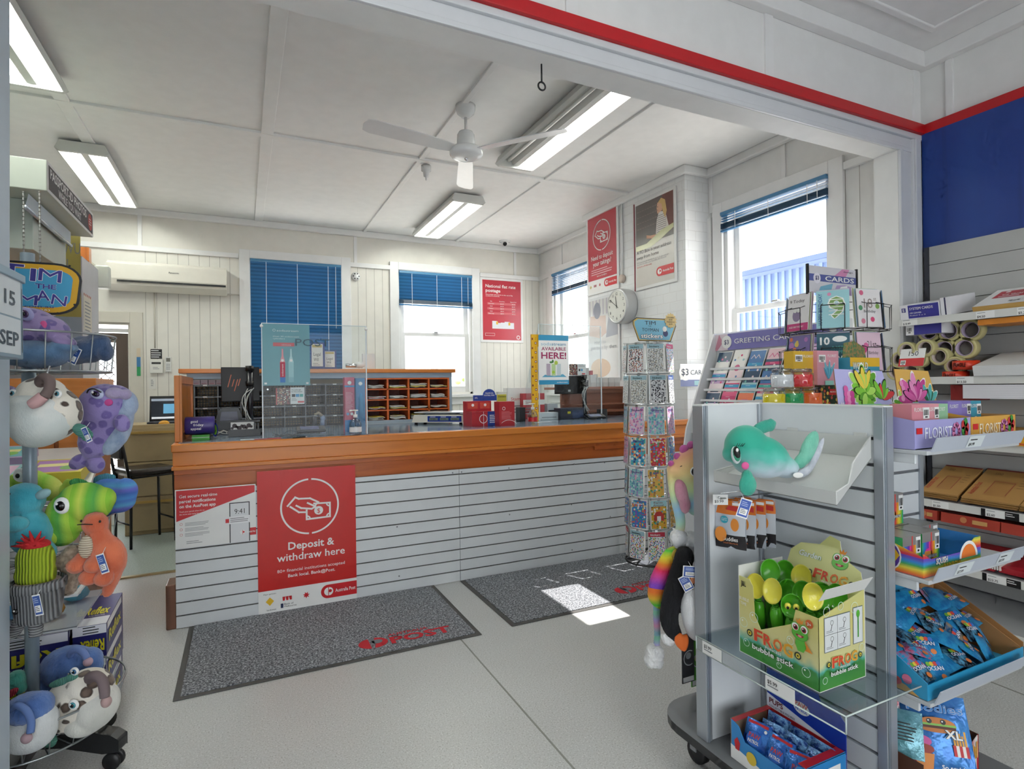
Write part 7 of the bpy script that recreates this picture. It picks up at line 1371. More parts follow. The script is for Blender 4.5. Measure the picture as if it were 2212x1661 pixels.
def pouch(x, y, z, w, h, col, az, tilt, label, name='figure_pouch', grp=None, art=None, roll=0):
    m3 = Matrix.Rotation(math.radians(az), 3, 'Z') @ Matrix.Rotation(math.radians(tilt), 3, 'X') @ Matrix.Rotation(math.radians(roll), 3, 'Z'); u = m3 @ V(1, 0, 0); v_ = m3 @ V(0, 1, 0); f = Fr(V(x, y, z), u, v_); mb = MB(); n1, n2 = 6, 6; g = []
    r = random.Random(int(x*7919+y*104729))
    for i in range(n2+1):
        for j in range(n1+1):
            a_, b_ = j/n1, i/n2; g.append((a_-.5, b_-.5, (.13*h*math.sin(math.pi*a_)*min(1, math.sin(math.pi*b_)*1.4)+.02*h*r.uniform(-1, 1)*math.sin(math.pi*b_))*.9))
    fs = [(i*(n1+1)+j, i*(n1+1)+j+1, (i+1)*(n1+1)+j+1, (i+1)*(n1+1)+j) for i in range(n2) for j in range(n1)]
    mb.add([f.at(a_*w, b_*h, q) for a_, b_, q in g], fs, col, True); mb.add([f.at(a_*w, b_*h, -q*.6-.0005) for a_, b_, q in g], fs, col, True)
    if art: art(mb, f, w, h)
    return single(name, mb, (x, y, z), label, 'packet', grp)
def pawart(mb, f, w, h):
    e = h*.14; mb.disc(f, 0, 0, w*.3, M('#2f6ac8'), e, ry=h*.2); mb.text(f, 'PAW', -w*.22, h*.02, h*.13, M('#d84030'), w=w*.44, bold=1.4, e=e+.001); mb.text(f, 'PATROL', -w*.22, -h*.12, h*.09, WHITE, w=w*.44, bold=1.2, e=e+.001)
    mb.rect(f, -w*.4, h*.38, w*.8, h*.08, M('#c8262e' if w > .08 else '#e8e8ec'), h*.05); mb.disc(f, -w*.1, -h*.33, w*.09, M('#9a6a3c'), e*.8); mb.disc(f, w*.15, -h*.33, w*.09, M('#5c4638'), e*.8); mb.disc(f, w*.35, h*.3, w*.06, WHITE, e*.7, n=10)
FB1, FB2 = foil('#1f58b8', '#3f86dc', 30.), foil('#1a3f8c', '#7ab0e4', 45.)
for k, (x, y, z, az, ti, c) in enumerate(((1.50, 1.335, ZB+.085, -78, 62, FB1), (1.50, 1.25, ZB+.08, -85, 58, FB1), (1.50, 1.175, ZB+.075, -70, 60, FB1), (1.545, 1.31, ZB+.08, -80, 70, FB2), (1.55, 1.24, ZB+.08, -90, 72, FB2), (1.55, 1.17, ZB+.075, -86, 66, FB2), (1.592, 1.33, ZB+.085, -88, 76, FB2), (1.595, 1.25, ZB+.08, -84, 78, FB2), (1.595, 1.18, ZB+.08, -90, 74, FB2))):
    pouch(x, y, z, .085, .11, c, az, ti, 'shiny blue figure pouch in the PUPS display box, %s row' % ('front' if k < 3 else 'middle' if k < 6 else 'back'), grp='blue figure pouches', art=pawart if k < 3 else None)
# ---- items on the right shelves
t = T('lilac_florist_tray', (1.94, 1.1, 1.244), 'lilac FLORIST display tray with succulent header card', 'display tray'); LI, OC = M('#a9a6dc', .35), M('#e0aa4c', .35)
def florist_tray(t, x0, x1, col, header, hx0, hx1, fl):
    z = 1.2445; mb = MB(); y0, y1 = 1.0, 1.235; fR = Fr((x0, y0, z), (1, 0, 0), (0, 0, 1)); w = x1-x0; mb.obox(fR, 0, w, 0, .085, -.002, 0, col); mb.box(x0, x0+.002, y0, y1, z, z+.085, col); mb.prism(Fr((x0, y1, z), (0, -1, 0), (0, 0, 1)), [(0, 0), (y1-y0, 0), (y1-y0, .085), (0, .125)], -.001, .001, col); mb.box(x1-.002, x1, y0, y1, z, z+.085, M('#b88a54', .6)); mb.box(x0, x1, y0, y1, z, z+.002, col); mb.build('carton', t)
    mb = MB(); mb.text(fR, 'FLORIST', w*.16, .03, .034, M('#e8eaf6' if fl else '#f8ecd0'), w=w*.48, bold=.3, e=.002); mb.rect(fR, .006, .045, .03, .018, RED, .0015)
    for k in range(9): a_ = k*.7; mb.disc(fR, w*.72+.016*math.cos(a_), .045+.02*math.sin(a_), .009, M('#d884b4' if k % 2 else '#b05a8c'), .002, n=10)
    for k in range(5): mb.disc(fR, w*.88+.012*math.cos(k*1.3), .055+.016*math.sin(k*1.3), .011, M('#3f8c3c' if k % 2 else '#c8383c'), .002, n=10, ry=.015)
    mb.poly(fR, [(w*.66, .0), (w*.95, .0), (w*.9, .025), (w*.7, .022)], M('#c89a5c'), .0016)
    fl_ = Fr((x0, y1, z), (0, -1, 0), (0, 0, 1)); mb.disc(fl_, .12, .04, .018, M('#8fd0b4'), .002); mb.disc(fl_, .12, .055, .016, M('#e0d060'), .0025); mb.disc(fl_, .04, .055, .016, M('#4fa84c'), .0025); mb.disc(fl_, .04, .035, .014, M('#d878a8'), .002); mb.text(fl_, 'FLORIST', .10, .008, .006, WHITE, w=.04, e=.002)
    mb.build('print', t)
    fh = Fr((hx0, 1.232, z+.09), (1, 0, 0), (0, .12, 1)); w = hx1-hx0; mb = MB(); mb.prism(fh, [(0, 0), (w, 0), (w*.86, .150), (0, .158)], -.003, 0, header, M('#8a6238', .6)); mb.build('header_card', t); return fh, w
fh, w = florist_tray(t, 1.79, 2.088, LI, M('#b4b2e2', .35), 1.79, 2.09, True)
GR = [M('#7cc03c', .3), M('#5a9c2c', .3), M('#a8d860', .3)]; PK = [M('#d860a4', .3), M('#e890c0', .3), M('#c0408c', .3)]
def leafs(mb, f, cx, cy, s_, cols, n_, e, r0=0, spread=360, st=90, aspect=.34):
    for k in range(n_):
        a_ = math.radians(st-spread/2+spread*(k+.5)/n_); L = s_*(1-.25*(k % 2)); pts = []
        for q in range(13): b_ = 2*math.pi*q/12; x = L*.55+L*.5*math.cos(b_); y = L*aspect*.5*math.sin(b_); pts.append((cx+x*math.cos(a_)-y*math.sin(a_), cy+x*math.sin(a_)+y*math.cos(a_)))
        c_ = [(p[0]-cx, p[1]-cy) for p in pts]; mb.poly(f, [(cx+p[0]*1.07, cy+p[1]*1.07) for p in c_[:-1]], WHITE if e < .003 else BLACK, e); mb.poly(f, pts[:-1], cols[k % len(cols)], e+.0004+.0001*k)
mb = MB(); leafs(mb, fh, w*.48, .085, .085, GR, 13, .0015, spread=330, aspect=.42); leafs(mb, fh, w*.48, .075, .055, GR, 9, .0045, spread=360, aspect=.5); leafs(mb, fh, w*.46, .085, .075, [M('#e6cc4c', .3), GR[2]], 5, .006, spread=80, aspect=.3); mb.poly(fh, [(w*.3, 0), (w*.7, 0), (w*.72, .035), (w*.28, .035)], M('#8fd4c8'), .008)
for k in range(10): mb.disc(fh, w*(.14+.05*(k % 3)), .035+.018*(k//3), .012, PK[k % 3], .003+.0002*k, n=12)
leafs(mb, fh, w*.78, .05, .07, [M('#c8383c', .3), GR[0], GR[1]], 6, .003, spread=150, st=80); mb.text(fh, '6+', w*.04, .035, .012, WHITE, e=.002); mb.text(fh, '8938', w*.04, .018, .008, WHITE, e=.002); mb.build('plant_picture', t)
t = T('yellow_florist_tray', (2.2, 1.1, 1.244), 'ochre yellow FLORIST display tray with pink flower header card', 'display tray'); fh, w = florist_tray(t, 2.092, 2.36, OC, M('#dcae58', .35), 2.12, 2.36, False)
mb = MB(); leafs(mb, fh, w*.42, .04, .10, PK, 9, .0015, spread=190); leafs(mb, fh, w*.42, .04, .075, PK, 7, .0045, spread=150); leafs(mb, fh, w*.12, .02, .06, GR, 5, .0012, spread=120, st=110); leafs(mb, fh, w*.75, .03, .07, [M('#58b4b0', .3), M('#2c6a4c', .3)], 6, .0016, spread=110, st=80); mb.poly(fh, [(w*.3, 0), (w*.55, 0), (w*.57, .035), (w*.28, .035)], M('#8fd4c8'), .008)
for k in range(4): mb.disc(fh, w*.1+.01*math.sin(k), .05+.018*k, .011, PK[1], .003, n=12)
mb.text(fh, '6+', w*.02, .035, .012, WHITE, e=.002); mb.text(fh, '8940', w*.02, .018, .008, WHITE, e=.002); mb.build('plant_picture', t)
def fbox(x0, x1, y0, d, h, col, label, zz=1.2475, art=True, bar=False):
    mb = MB(); mb.box(x0, x1, y0, y0+d, zz, zz+h, M(col, .35)); f = Fr((x0, y0, zz), (1, 0, 0), (0, 0, 1)); w = x1-x0; mb.text(f, 'FLORIST', w*.12, h-.022, .012, WHITE, w=w*.62, bold=.4, e=.001)
    if art: mb.rect(f, w*.46, h*.2, .004, h*.35, M('#5a9c3c'), .001); mb.disc(f, w*.5, h*.5, .012, M('#f0f0e8'), .0014, n=12); mb.disc(f, w*.35, h*.35, .009, GR[0], .0014, n=12); mb.disc(f, w*.6, h*.3, .010, GR[1], .0016, n=12)
    if bar: mb.barcode(f, w*.62, h-.045, w*.36, .035)
    return single('flower_brick_box', mb, ((x0+x1)/2, y0+d/2, zz), label, 'box', None)
fbox(1.795, 1.84, 1.175, .045, .12, '#e0a650', 'small orange florist brick box at left back of the lilac tray'); fbox(1.842, 1.89, 1.165, .05, .122, '#4a78b8', 'small blue florist brick box in the lilac tray'); fbox(1.80, 1.86, 1.10, .06, .125, '#a8c878', 'lime green florist brick box in the lilac tray')
fbox(1.83, 1.92, 1.03, .065, .128, '#dc8c98', 'pink florist brick box in front in the lilac tray', bar=True); fbox(1.925, 1.99, 1.04, .08, .127, '#e09aa4', 'second pink florist brick box with sprig picture in the lilac tray', bar=True); fbox(1.995, 2.06, 1.05, .09, .125, '#98c8a0', 'mint green florist brick box at right of the lilac tray')
fbox(2.10, 2.18, 1.07, .09, .13, '#8a7cc4', 'purple florist brick box in the yellow tray'); fbox(2.183, 2.245, 1.075, .09, .13, '#8474bc', 'second purple florist brick box with cactus picture in yellow tray', bar=True); fbox(2.248, 2.32, 1.08, .10, .128, '#3a98b4', 'teal florist brick box with pink picture in the yellow tray', bar=True)
# rainbow toy boxes
RB_ = stripes(('#e8408c', '#f08030', '#f0e040', '#48b848', '#3080d8', '#7a40b8'), 'x', 11., .25)
t = T('rainbow_display_tray', (1.95, 1.1, .869), 'rainbow coloured open display tray on the middle shelf', 'display tray'); z = .8695; mb = MB(); y0, y1, x0, x1 = .985, 1.225, 1.795, 2.10
fl_ = Fr((x0, y1, z), (0, -1, 0), (0, 0, 1)); fR = Fr((x0, y0, z), (1, 0, 0), (0, 0, 1)); RW = stripes(('#d83a50', '#f09030', '#f0e050', '#48b060', '#3a90e0', '#6a50c0'), 'z', 16., .25)
mb.prism(fl_, [(0, 0), (y1-y0, 0), (y1-y0, .06), (0, .13)], -.001, .001, RW); mb.prism(fR, [(0, 0), (x1-x0, 0), (x1-x0, .085), (x1-x0-.03, .085), (x1-x0-.10, .05), (.04, .05), (0, .07)], -.001, .001, RW); mb.box(x1-.002, x1, y0, y1, z, z+.085, M('#3a8cd8')); mb.box(x0, x1, y1-.002, y1, z, z+.11, M('#3a8cd8')); mb.box(x0, x1, y0, y1, z, z+.002, M('#3a8cd8')); mb.build('carton', t)
mb = MB(); mb.arc(fR, .235, .03, .05, .010, WHITE, .002, 0, 180); mb.disc(fR, .235, .03, .04, M('#f08030'), .0016, a0=0, a1=180); mb.text(fR, 'SQUISH', .06, .032, .018, WHITE, w=.06, bold=1.5, e=.003, outline=2, back=BLACK); mb.text(fR, 'RAINBOW', .10, .012, .018, M('#f0d840'), w=.09, bold=1.5, e=.003, outline=2, back=BLACK)
mb.disc(fl_, .13, .045, .05, WHITE, .0015); mb.disc(fl_, .13, .045, .046, M('#5a3a9c'), .002); mb.poly(fl_, [(.09, .02), (.12, .08), (.15, .085), (.175, .05), (.15, .01)], RB_, .0025); mb.poly(fl_, [(.10, .0), (.125, .0), (.13, .05), (.105, .06)], M('#e0b090'), .003); mb.build('print', t)
for k, (x0, y0_, zz) in enumerate(((1.80, 1.14, .872), (1.90, 1.14, .872), (1.80, 1.045, .872), (1.90, 1.045, .872), (1.995, 1.10, .872), (1.80, 1.145, .974), (1.895, 1.15, .974))):
    mb = MB(); hh = .10; mb.box(x0, x0+.092, y0_, y0_+.088, zz, zz+hh, RB_); f = Fr((x0, y0_, zz), (1, 0, 0), (0, 0, 1)); mb.rect(f, .0, hh*.72, .092, hh*.28, M('#8a8684', .4)); mb.rect(f, .045, .0, .006, hh, M('#d84840'), .001); mb.barcode(f, .066, hh*.45, .024, hh*.5); mb.disc(f, .03, .03, .022, stripes(('#f040a0', '#40c0a0', '#f0a040'), 'z', 20., .2), .001); mb.text(f, 'RAINBOW', .03, .022, .010, WHITE, w=.045, bold=1, e=.002, outline=2, back=BLACK)
    mb.box(x0, x0+.092, y0_, y0_+.088, zz+hh, zz+hh+.001, M('#9a9894', .25)); single('rainbow_toy_box', mb, (x0+.046, y0_+.044, zz), '%s rainbow toy box with barcode in the rainbow tray' % ('rear left lower', 'rear right lower', 'front left', 'front middle', 'right hand', 'top left', 'top right')[k], 'box', 'rainbow toy boxes')
# ocean packet tray on the lowest shelf, tilted
t = T('ocean_display_tray', (2.0, 1.1, .515), 'sloping blue OCEAN display tray full of toy packets', 'display tray'); z = .516; x0, x1, y0, y1 = 1.79, 2.33, .975, 1.235; SB = M('#2f9ccc', .3); KR = M('#a87848', .6)
fl_ = Fr((x0, y1, z), (0, -1, 0), (0, 0, 1)); mb = MB(); mb.prism(fl_, [(0, 0), (y1-y0, 0), (y1-y0, .05), (0, .20)], -.0015, .0015, SB); mb.prism(Fr((x1, y1, z), (0, -1, 0), (0, 0, 1)), [(0, 0), (y1-y0, 0), (y1-y0, .06), (0, .20)], -.0015, .0015, KR); mb.prism(Fr((x1-.02, y1, z), (0, -1, 0), (0, 0, 1)), [(0, 0), (y1-y0, 0), (y1-y0, .05), (0, .19)], -.0015, .0015, KR); mb.box(x0, x1, y1-.002, y1, z, z+.19, KR); mb.box(x0, x1, y0, y1, z, z+.002, SB); mb.box(x0, x1, y0, y0+.002, z, z+.045, SB); mb.build('carton', t)
fh = Fr((x0, y1-.004, z+.20), (1, 0, 0), (0, .0, 1)); mb = MB(); hw = .37; mb.obox(fh, 0, hw, -.03, .11, -.002, 0, M('#2f8cb8', .3)); mb.poly(fh, [(0, 0), (hw, .02), (hw, .06), (hw*.6, .05), (0, .07)], M('#d8a050'), .001); mb.text(fh, 'OCEAN', hw*.24, .068, .03, M('#3a6ab8'), w=.2, bold=1, e=.003, outline=2, back=WHITE); mb.disc(fh, .06, .035, .035, M('#d8763c'), .0016, ry=.022); mb.disc(fh, .19, .025, .02, M('#3a4a7c'), .0018); mb.text(fh, 'MARINE WORLD', .22, .02, .012, WHITE, w=.09, bold=1, e=.002, outline=1.5, back=M('#a03a4c')); mb.barcode(fh, .02, .072, .035, .025); mb.build('header_card', t)
mb = MB()
for k in range(6): mb.disc(fl_, .05+.016*(k % 3), .08+.014*(k//3), .011, M(('#6ab03c', '#e0c040', '#3a70c8', '#d84a40', '#8a50b0', '#e07a30')[k]), .003+.0003*k, n=12)
mb.text(fl_, 'OCEAN', .02, .05, .022, M('#2f58b0'), w=.09, bold=1.2, e=.005, outline=2, back=WHITE); mb.poly(fl_, [(0, 0), (.24, 0), (.2, .02), (.1, .035), (0, .045)], M('#d8a860'), .002); mb.disc(fl_, .13, .045, .022, M('#2f68c8'), .004, ry=.016); mb.disc(fl_, .17, .025, .02, M('#d85a5c'), .004, ry=.013); mb.disc(fl_, .205, .04, .014, M('#e07a9c'), .004); mb.text(fl_, 'SPECIAL GLITTER', .125, .075, .007, M('#5a4a9c'), w=.05, bold=.8, e=.004, outline=2, back=WHITE); mb.build('print', t)
OF = [foil('#2a9cd4', '#1a78b8', 30.), foil('#2f6a9c', '#a89880', 45.), foil('#203040', '#58a0c8', 50.), foil('#2aa4dc', '#d85a7c', 60.)]
def ocart(mb, f, w, h):
    e = h*.14; mb.text(f, 'OCEAN', -w*.3, -h*.05, h*.16, M('#e8f0f8'), w=w*.6, bold=1.4, e=e, outline=2, back=M('#2848a0')); [mb.disc(f, w*(-.2+.13*q), h*.2, w*.08, M(('#6ab03c', '#e0c040', '#d84a40', '#3a70c8')[q]), e+.0003*q, n=10) for q in range(4)]; mb.disc(f, w*.2, -h*.3, w*.1, M('#d87a3c'), e*.8, n=10)
r = random.Random(11)
for k in range(34):
    i, j = k % 7, k//7; x = 1.835+.072*i+r.uniform(-.015, .015); y = 1.205-.045*j+r.uniform(-.01, .01); zz = z+.165-.028*j+r.uniform(-.012, .012)
    x = min(max(x, 1.84), 2.28)
    pouch(x, y, zz, .085, .075, OF[r.choice((0, 0, 1, 2, 3))], r.uniform(-40, 40), r.uniform(15, 60), 'blue ocean toy packet in the sloping tray, %s row from the back' % ORD[j], 'ocean_packet', 'blue ocean toy packets', ocart if k % 3 else None, r.uniform(-50, 50))
# foodies bags on the base deck
t = T('foodies_display_box', (1.95, 1.08, ZB), 'red and white striped open box of foodie toy bags on base', 'display box'); x0, x1, y0, y1, z = 1.79, 2.085, .99, 1.235, ZB+.001; CR_ = stripes(('#c42a30', '#f0eeea'), 'x', 22., .3); BRN = M('#5c3a2c', .6)
mb = MB(); mb.prism(Fr((x0, y0, z), (1, 0, 0), (0, 0, 1)), [(0, 0), (x1-x0, 0), (x1-x0, .13), (x1-x0-.06, .10), (.1, .055), (0, .07)], -.002, 0, CR_); mb.box(x1-.002, x1, y0, y1, z, z+.13, BRN); mb.box(x0, x1, y1-.002, y1, z, z+.14, BRN); mb.box(x0, x0+.002, y0, y1, z, z+.12, BRN); mb.box(x0, x1, y0, y1, z, z+.002, BRN); mb.build('carton', t)
def fries(mb, f, cx, cy, s_, e):
    for k in range(5): mb.rect(f, cx+s_*(-.4+.18*k), cy, s_*.13, s_*(.75+.15*((k*2) % 3)), M('#e8a83c'), e+.0002*k)
    for k in range(5): mb.rect(f, cx+s_*(-.5+.2*k), cy-s_*.7, s_*.2, s_*.75, M('#c42a30' if k % 2 == 0 else '#f0eeea'), e+.0015)
mb = MB(); fR = Fr((x0, y0, z), (1, 0, 0), (0, 0, 1)); fries(mb, fR, x1-x0-.035, .06, .05, .002); mb.text(fR, '+3', .02, .03, .016, WHITE, bold=1, e=.003); mb.rect(fR, .01, .02, .035, .035, M('#c42a30'), .002); mb.build('print', t)
def foodart(mb, f, w, h):
    e = h*.13; mb.text(f, 'Foodies', 0, h*.30, h*.09, M('#3a8cd8'), w=w*.8, align='c', bold=1.2, e=e, outline=2, back=WHITE)
    mb.disc(f, 0, h*.16, w*.27, M('#d8843c'), e+.001, ry=h*.075, a0=0, a1=180); mb.rect(f, -w*.28, h*.13, w*.56, h*.03, GR[0], e+.001); mb.rect(f, -w*.27, h*.105, w*.54, h*.03, M('#5c3020'), e+.0012); mb.disc(f, 0, h*.105, w*.27, M('#c87838'), e+.001, ry=h*.05, a0=180, a1=360)
    for q in (-.1, .1): mb.disc(f, w*q, h*.185, w*.04, BLACK, e+.002, n=10); mb.disc(f, w*q-w*.012, h*.192, w*.013, WHITE, e+.0024, n=8)
    mb.text(f, 'XL', w*.1, h*.0, h*.10, WHITE, w=w*.24, bold=1.4, e=e+.003, outline=2.4, back=BLACK); mb.disc(f, -w*.28, -h*.06, w*.17, M('#d858a0'), e, ry=h*.07); mb.disc(f, -w*.26, -h*.15, w*.17, M('#a03a2c'), e+.0004, ry=h*.06); mb.poly(f, [(-w*.42, -h*.2), (-w*.1, -h*.2), (-w*.16, -h*.42), (-w*.32, -h*.42)], M('#e08a3c'), e+.0008); fries(mb, f, w*.3, -h*.08, h*.17, e*.8); mb.text(f, 'So squishy!', -w*.02, -h*.36, h*.05, WHITE, w=w*.4, bold=1, e=e, outline=2, back=M('#2c4a8c'))
pouch(1.93, 1.03, ZB+.145, .18, .23, foil('#3a7ac8', '#4a90d8', 20.), -48, 66, 'large blue and red foodies XL squishy toy bag standing in front', 'foodies_bag', None, foodart, 3)
pouch(1.835, 1.07, ZB+.16, .10, .13, foil('#7ab4c4', '#58929c', 30.), -55, 64, 'pale teal printed toy bag at left of the foodies bag', 'foodies_bag', None, lambda mb, f, w, h: mb.lines(f, -w*.35, h*.2, w*.7, 6, h*.07, BLACK, e=h*.14))
pouch(1.98, 1.14, ZB+.22, .16, .22, foil('#c42a30', '#f0eeea', 60.), -45, 70, 'red and white striped toy bag behind the large foodies bag', 'foodies_bag', None, None, -8); pouch(1.84, 1.15, ZB+.20, .12, .16, foil('#c42a30', '#e8e8f0', 60.), -50, 70, 'red striped toy bag at the back left of the foodies box', 'foodies_bag', None, None, 6)
for k in range(3): pouch(1.84+.07*k, 1.03, ZB+.06, .10, .10, (foil('#c42a30', '#e8e8f0', 60.), OF[0], foil('#3a3a40', '#c8ccd0', 50.))[k], 10*k-10, 50, ('red and white crumpled toy bag low at the front left of the foodies box', 'blue crumpled toy bag low in the foodies box', 'silver grey crumpled toy bag low in the foodies box')[k], 'foodies_bag')
# ---- jars and boxes on the rear top shelf
def jar(px, pyb, Y, col, label, z):
    c = P(px, pyb, Y=Y); c.z = z; t = T('putty_jar', c, label, 'jar'); k = .041; mb = MB(); mb.lathe([(k*.9, .002), (k, .006), (k, .048), (k*.92, .052), (0, .052)], c, M(col, .12, emit=.25), 20); mb.build('putty', t)  # putty has a faint glow of its own so the jars look brighter
    mb = MB(); mb.lathe([(k+.001, 0), (k+.003, .004), (k+.003, .056), (k*.85, .062), (k*.85, .064)], c, clear('#f4f6f6', .12, .9), 20); mb.build('glass', t); mb = MB(); mb.lathe([(k*.95, .062), (k*.95, .073), (k*.8, .076), (0, .076)], c, clear('#e8ecec', .2, .75), 20); mb.build('lid', t); return t
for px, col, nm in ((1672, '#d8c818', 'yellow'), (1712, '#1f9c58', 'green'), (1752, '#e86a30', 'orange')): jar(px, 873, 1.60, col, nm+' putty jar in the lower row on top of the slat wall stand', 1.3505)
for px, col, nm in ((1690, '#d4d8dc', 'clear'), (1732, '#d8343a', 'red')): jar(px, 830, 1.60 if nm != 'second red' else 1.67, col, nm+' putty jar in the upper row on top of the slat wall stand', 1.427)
def card_box(name, x0, x1, yt, yb, Y, d, col, label, art):
    f, w, h = fpx(x0, yt, x1, yb, Y=Y); h += f.o.z-1.3505; f.o.z = 1.3505; mb = MB(); mb.obox(f, 0, w, 0, h, -d, 0, M(col, .35)); art(mb, f, w, h); return single(name, mb, f.at(w/2, 0), label, 'box')
def a1(mb, f, w, h): mb.text(f, 'FLORIST', w*.42, h*.88, h*.05, WHITE, w=w*.45, e=.001, bold=.4); mb.barcode(f, w*.06, h*.8, w*.32, h*.13); leafs(mb, f, w*.52, h*.55, h*.16, [M('#e0503c')], 7, .002); leafs(mb, f, w*.5, h*.5, h*.16, [GR[2]], 4, .0045, spread=120, st=270); mb.rect(f, 0, 0, w, h*.12, WHITE); mb.text(f, 'PLANT SERIES', w*.2, h*.04, h*.05, BLACK, w=w*.7, e=.001, bold=.6)
def a2(mb, f, w, h): mb.text(f, 'FLORIST', w*.48, h*.88, h*.05, WHITE, w=w*.42, e=.001, bold=.4); mb.barcode(f, w*.06, h*.78, w*.32, h*.14); leafs(mb, f, w*.5, h*.45, h*.34, [M('#6ab4cc'), M('#4a94b4')], 6, .002, spread=70, aspect=.16); mb.rect(f, w*.3, h*.25, w*.4, h*.18, M('#9ad0c4'), .006); mb.rect(f, 0, 0, w, h*.11, WHITE); mb.text(f, 'PLANT SERIES', w*.06, h*.03, h*.055, BLACK, w=w*.8, e=.001, bold=.6)
card_box('plant_series_box', 1714, 1765, 758, 872, 1.72, .05, '#dcb23c', 'yellow florist plant series box behind the putty jars', a1); card_box('plant_series_box', 1765, 1812, 757, 832, 1.70, .05, '#dc9aa8', 'pink florist plant series box behind the putty jars', a2)
f, w, h = fpx(1774, 832, 1825, 872, Y=1.57); mb = MB(); h += f.o.z-1.3505; f.o.z = 1.3505; mb.obox(f, 0, w, 0, h, -.03, 0, confetti(('#d8a030', '#2c6a34', '#c83a2c', '#1a3a24', '#e8c850', '#3a4a2c'), 70., '#1f2c1c', .5)); mb.rect(f, w*.34, h*.5, w*.36, h*.3, RED, .001); mb.text(f, 'MAD EYE CROC', w*.36, h*.62, h*.08, WHITE, w=w*.32, e=.0016, bold=.8); single('dinosaur_puzzle', mb, f.at(w/2, 0), 'dark green jungle reptile toy box beside the putty jars', 'box')
f, w, h = fpx(1836, 775, 1900, 800, Y=1.66); mb = MB(); f.o.z = 1.3505; h = P(1836, 772, Y=1.66).z-f.o.z; mb.obox(f, 0, w, 0, h, -.10, 0, M('#3a94b0', .35)); mb.rect(f, 0, h*.8, w, h*.2, M('#e8b830')); mb.text(f, 'WORLD', w*.08, h*.74, h*.16, WHITE, w=w*.5, bold=1.2, e=.002, outline=1.6, back=M('#2c7a4c')); g = Fr(f.at(0, h, -.05), f.u, f.v); mb.prism(g, [(w*.1, 0), (w*.9, 0), (w*.85, .05), (w*.5, .08), (w*.15, .07)], -.001, .001, foil('#b8905c', '#5a8a5c', 60.)); single('world_display_box', mb, f.at(w/2, 0), 'blue and yellow WORLD display box behind the lilac header card', 'box')
# ================================================================ card spinner
def card_art(mb, f, w, h, bg, kind, c2, e=.0012):
    mb.rect(f, 0, 0, w, h, M(bg, .35), e)
    if kind == 'owl': mb.disc(f, w*.45, h*.42, w*.2, M('#8a7a9c'), e+.0004, ry=h*.17); mb.disc(f, w*.37, h*.56, w*.08, WHITE, e+.0008); mb.disc(f, w*.53, h*.56, w*.08, WHITE, e+.0008); mb.text(f, '9 Today', w*.1, h*.78, h*.09, BLACK, w=w*.7, e=e+.0008); mb.rect(f, 0, h*.0, w, h*.2, M('#c8387c'), e+.0006); mb.text(f, 'AGE BIRTHDAY', w*.1, h*.08, h*.05, WHITE, w=w*.7, e=e+.001)
    elif kind == '9': mb.text(f, '9', w*.62, h*.28, h*.55, M('#7aa058'), w=w*.46, align='c', bold=1, e=e+.0008, outline=2, back=WHITE); [mb.rect(f, w*.38, h*(.34+.1*q), w*.46, h*.02, WHITE, e+.0016) for q in range(5)]; mb.text(f, 'HAPPY BIRTHDAY', w*.18, h*.08, h*.09, M('#3a6a9c'), w=h*.85, rot=90, e=e+.0008, bold=1); mb.disc(f, w*.4, h*.9, w*.06, M('#d88ab0'), e+.0006)
    elif kind == '18': mb.text(f, '18', w*.28, h*.5, h*.26, M('#9a8a84'), w=w*.36, e=e+.0008); mb.text(f, 'st', w*.7, h*.7, h*.1, M('#9a8a84'), e=e+.0008); mb.text(f, 'Birthday', w*.25, h*.38, h*.07, BLACK, w=w*.5, e=e+.0008); [mb.disc(f, w*x, h*y, w*.09, M(c), e+.0006, n=12) for x, y, c in ((.2, .9, '#d86a8c'), (.12, .5, '#5a9c70'), (.2, .15, '#e08aa0'), (.6, .2, '#d8507c'), (.85, .55, '#88b058'))]
    elif kind == '10': mb.text(f, '10', w*.1, h*.70, h*.2, WHITE, w=w*.3, bold=1.5, e=e+.0008); mb.disc(f, w*.7, h*.84, w*.22, WHITE, e+.0006, ry=h*.08); mb.text(f, 'A VERY', w*.45, h*.58, h*.08, M(c2), w=w*.45, e=e+.0008); mb.text(f, 'HAPPY', w*.45, h*.45, h*.09, M(c2), w=w*.45, e=e+.0008, bold=.6); mb.text(f, 'BIRTHDAY', w*.06, h*.28, h*.12, WHITE, w=w*.88, e=e+.0008, bold=.8)
    elif kind == '21': mb.text(f, '21st', w*.4, h*.6, h*.18, M('#5a4a54'), w=w*.4, e=e+.0008); mb.text(f, 'Birthday', w*.45, h*.42, h*.09, M('#7a6a74'), w=w*.4, e=e+.0008); mb.disc(f, w*.25, h*.55, w*.13, M('#c8407c'), e+.0006); mb.disc(f, w*.35, h*.65, w*.1, M('#d86a9c'), e+.0008)
    elif kind == 'dots':
        r = random.Random(int(w*1e5)+len(bg)); [mb.disc(f, w*r.uniform(.1, .9), h*r.uniform(.08, .92), w*r.uniform(.06, .13), M(r.choice(('#e0784c', '#5ab0c8', '#b87ac0', '#e8c860', '#d8709c'))), e+.0003+.00005*q, n=10) for q in range(14)]; mb.text(f, c2, w*.5, h*.3, h*.3, WHITE, align='c', bold=1.5, e=e+.0016) if c2 else None
    else: mb.rect(f, w*.1, h*.55, w*.8, h*.08, M(c2), e+.0005); mb.disc(f, w*.4, h*.32, w*.18, M(c2), e+.0005, n=14); mb.lines(f, w*.2, h*.82, w*.6, 2, h*.08, M(c2), e=e+.0005)
CX, CY = 2.86, 2.0; t = T('card_spinner', (CX, CY, 0), 'black wire spinner stand of birthday cards with $3 CARDS header', 'display stand'); BW = M('#16171a', .35)
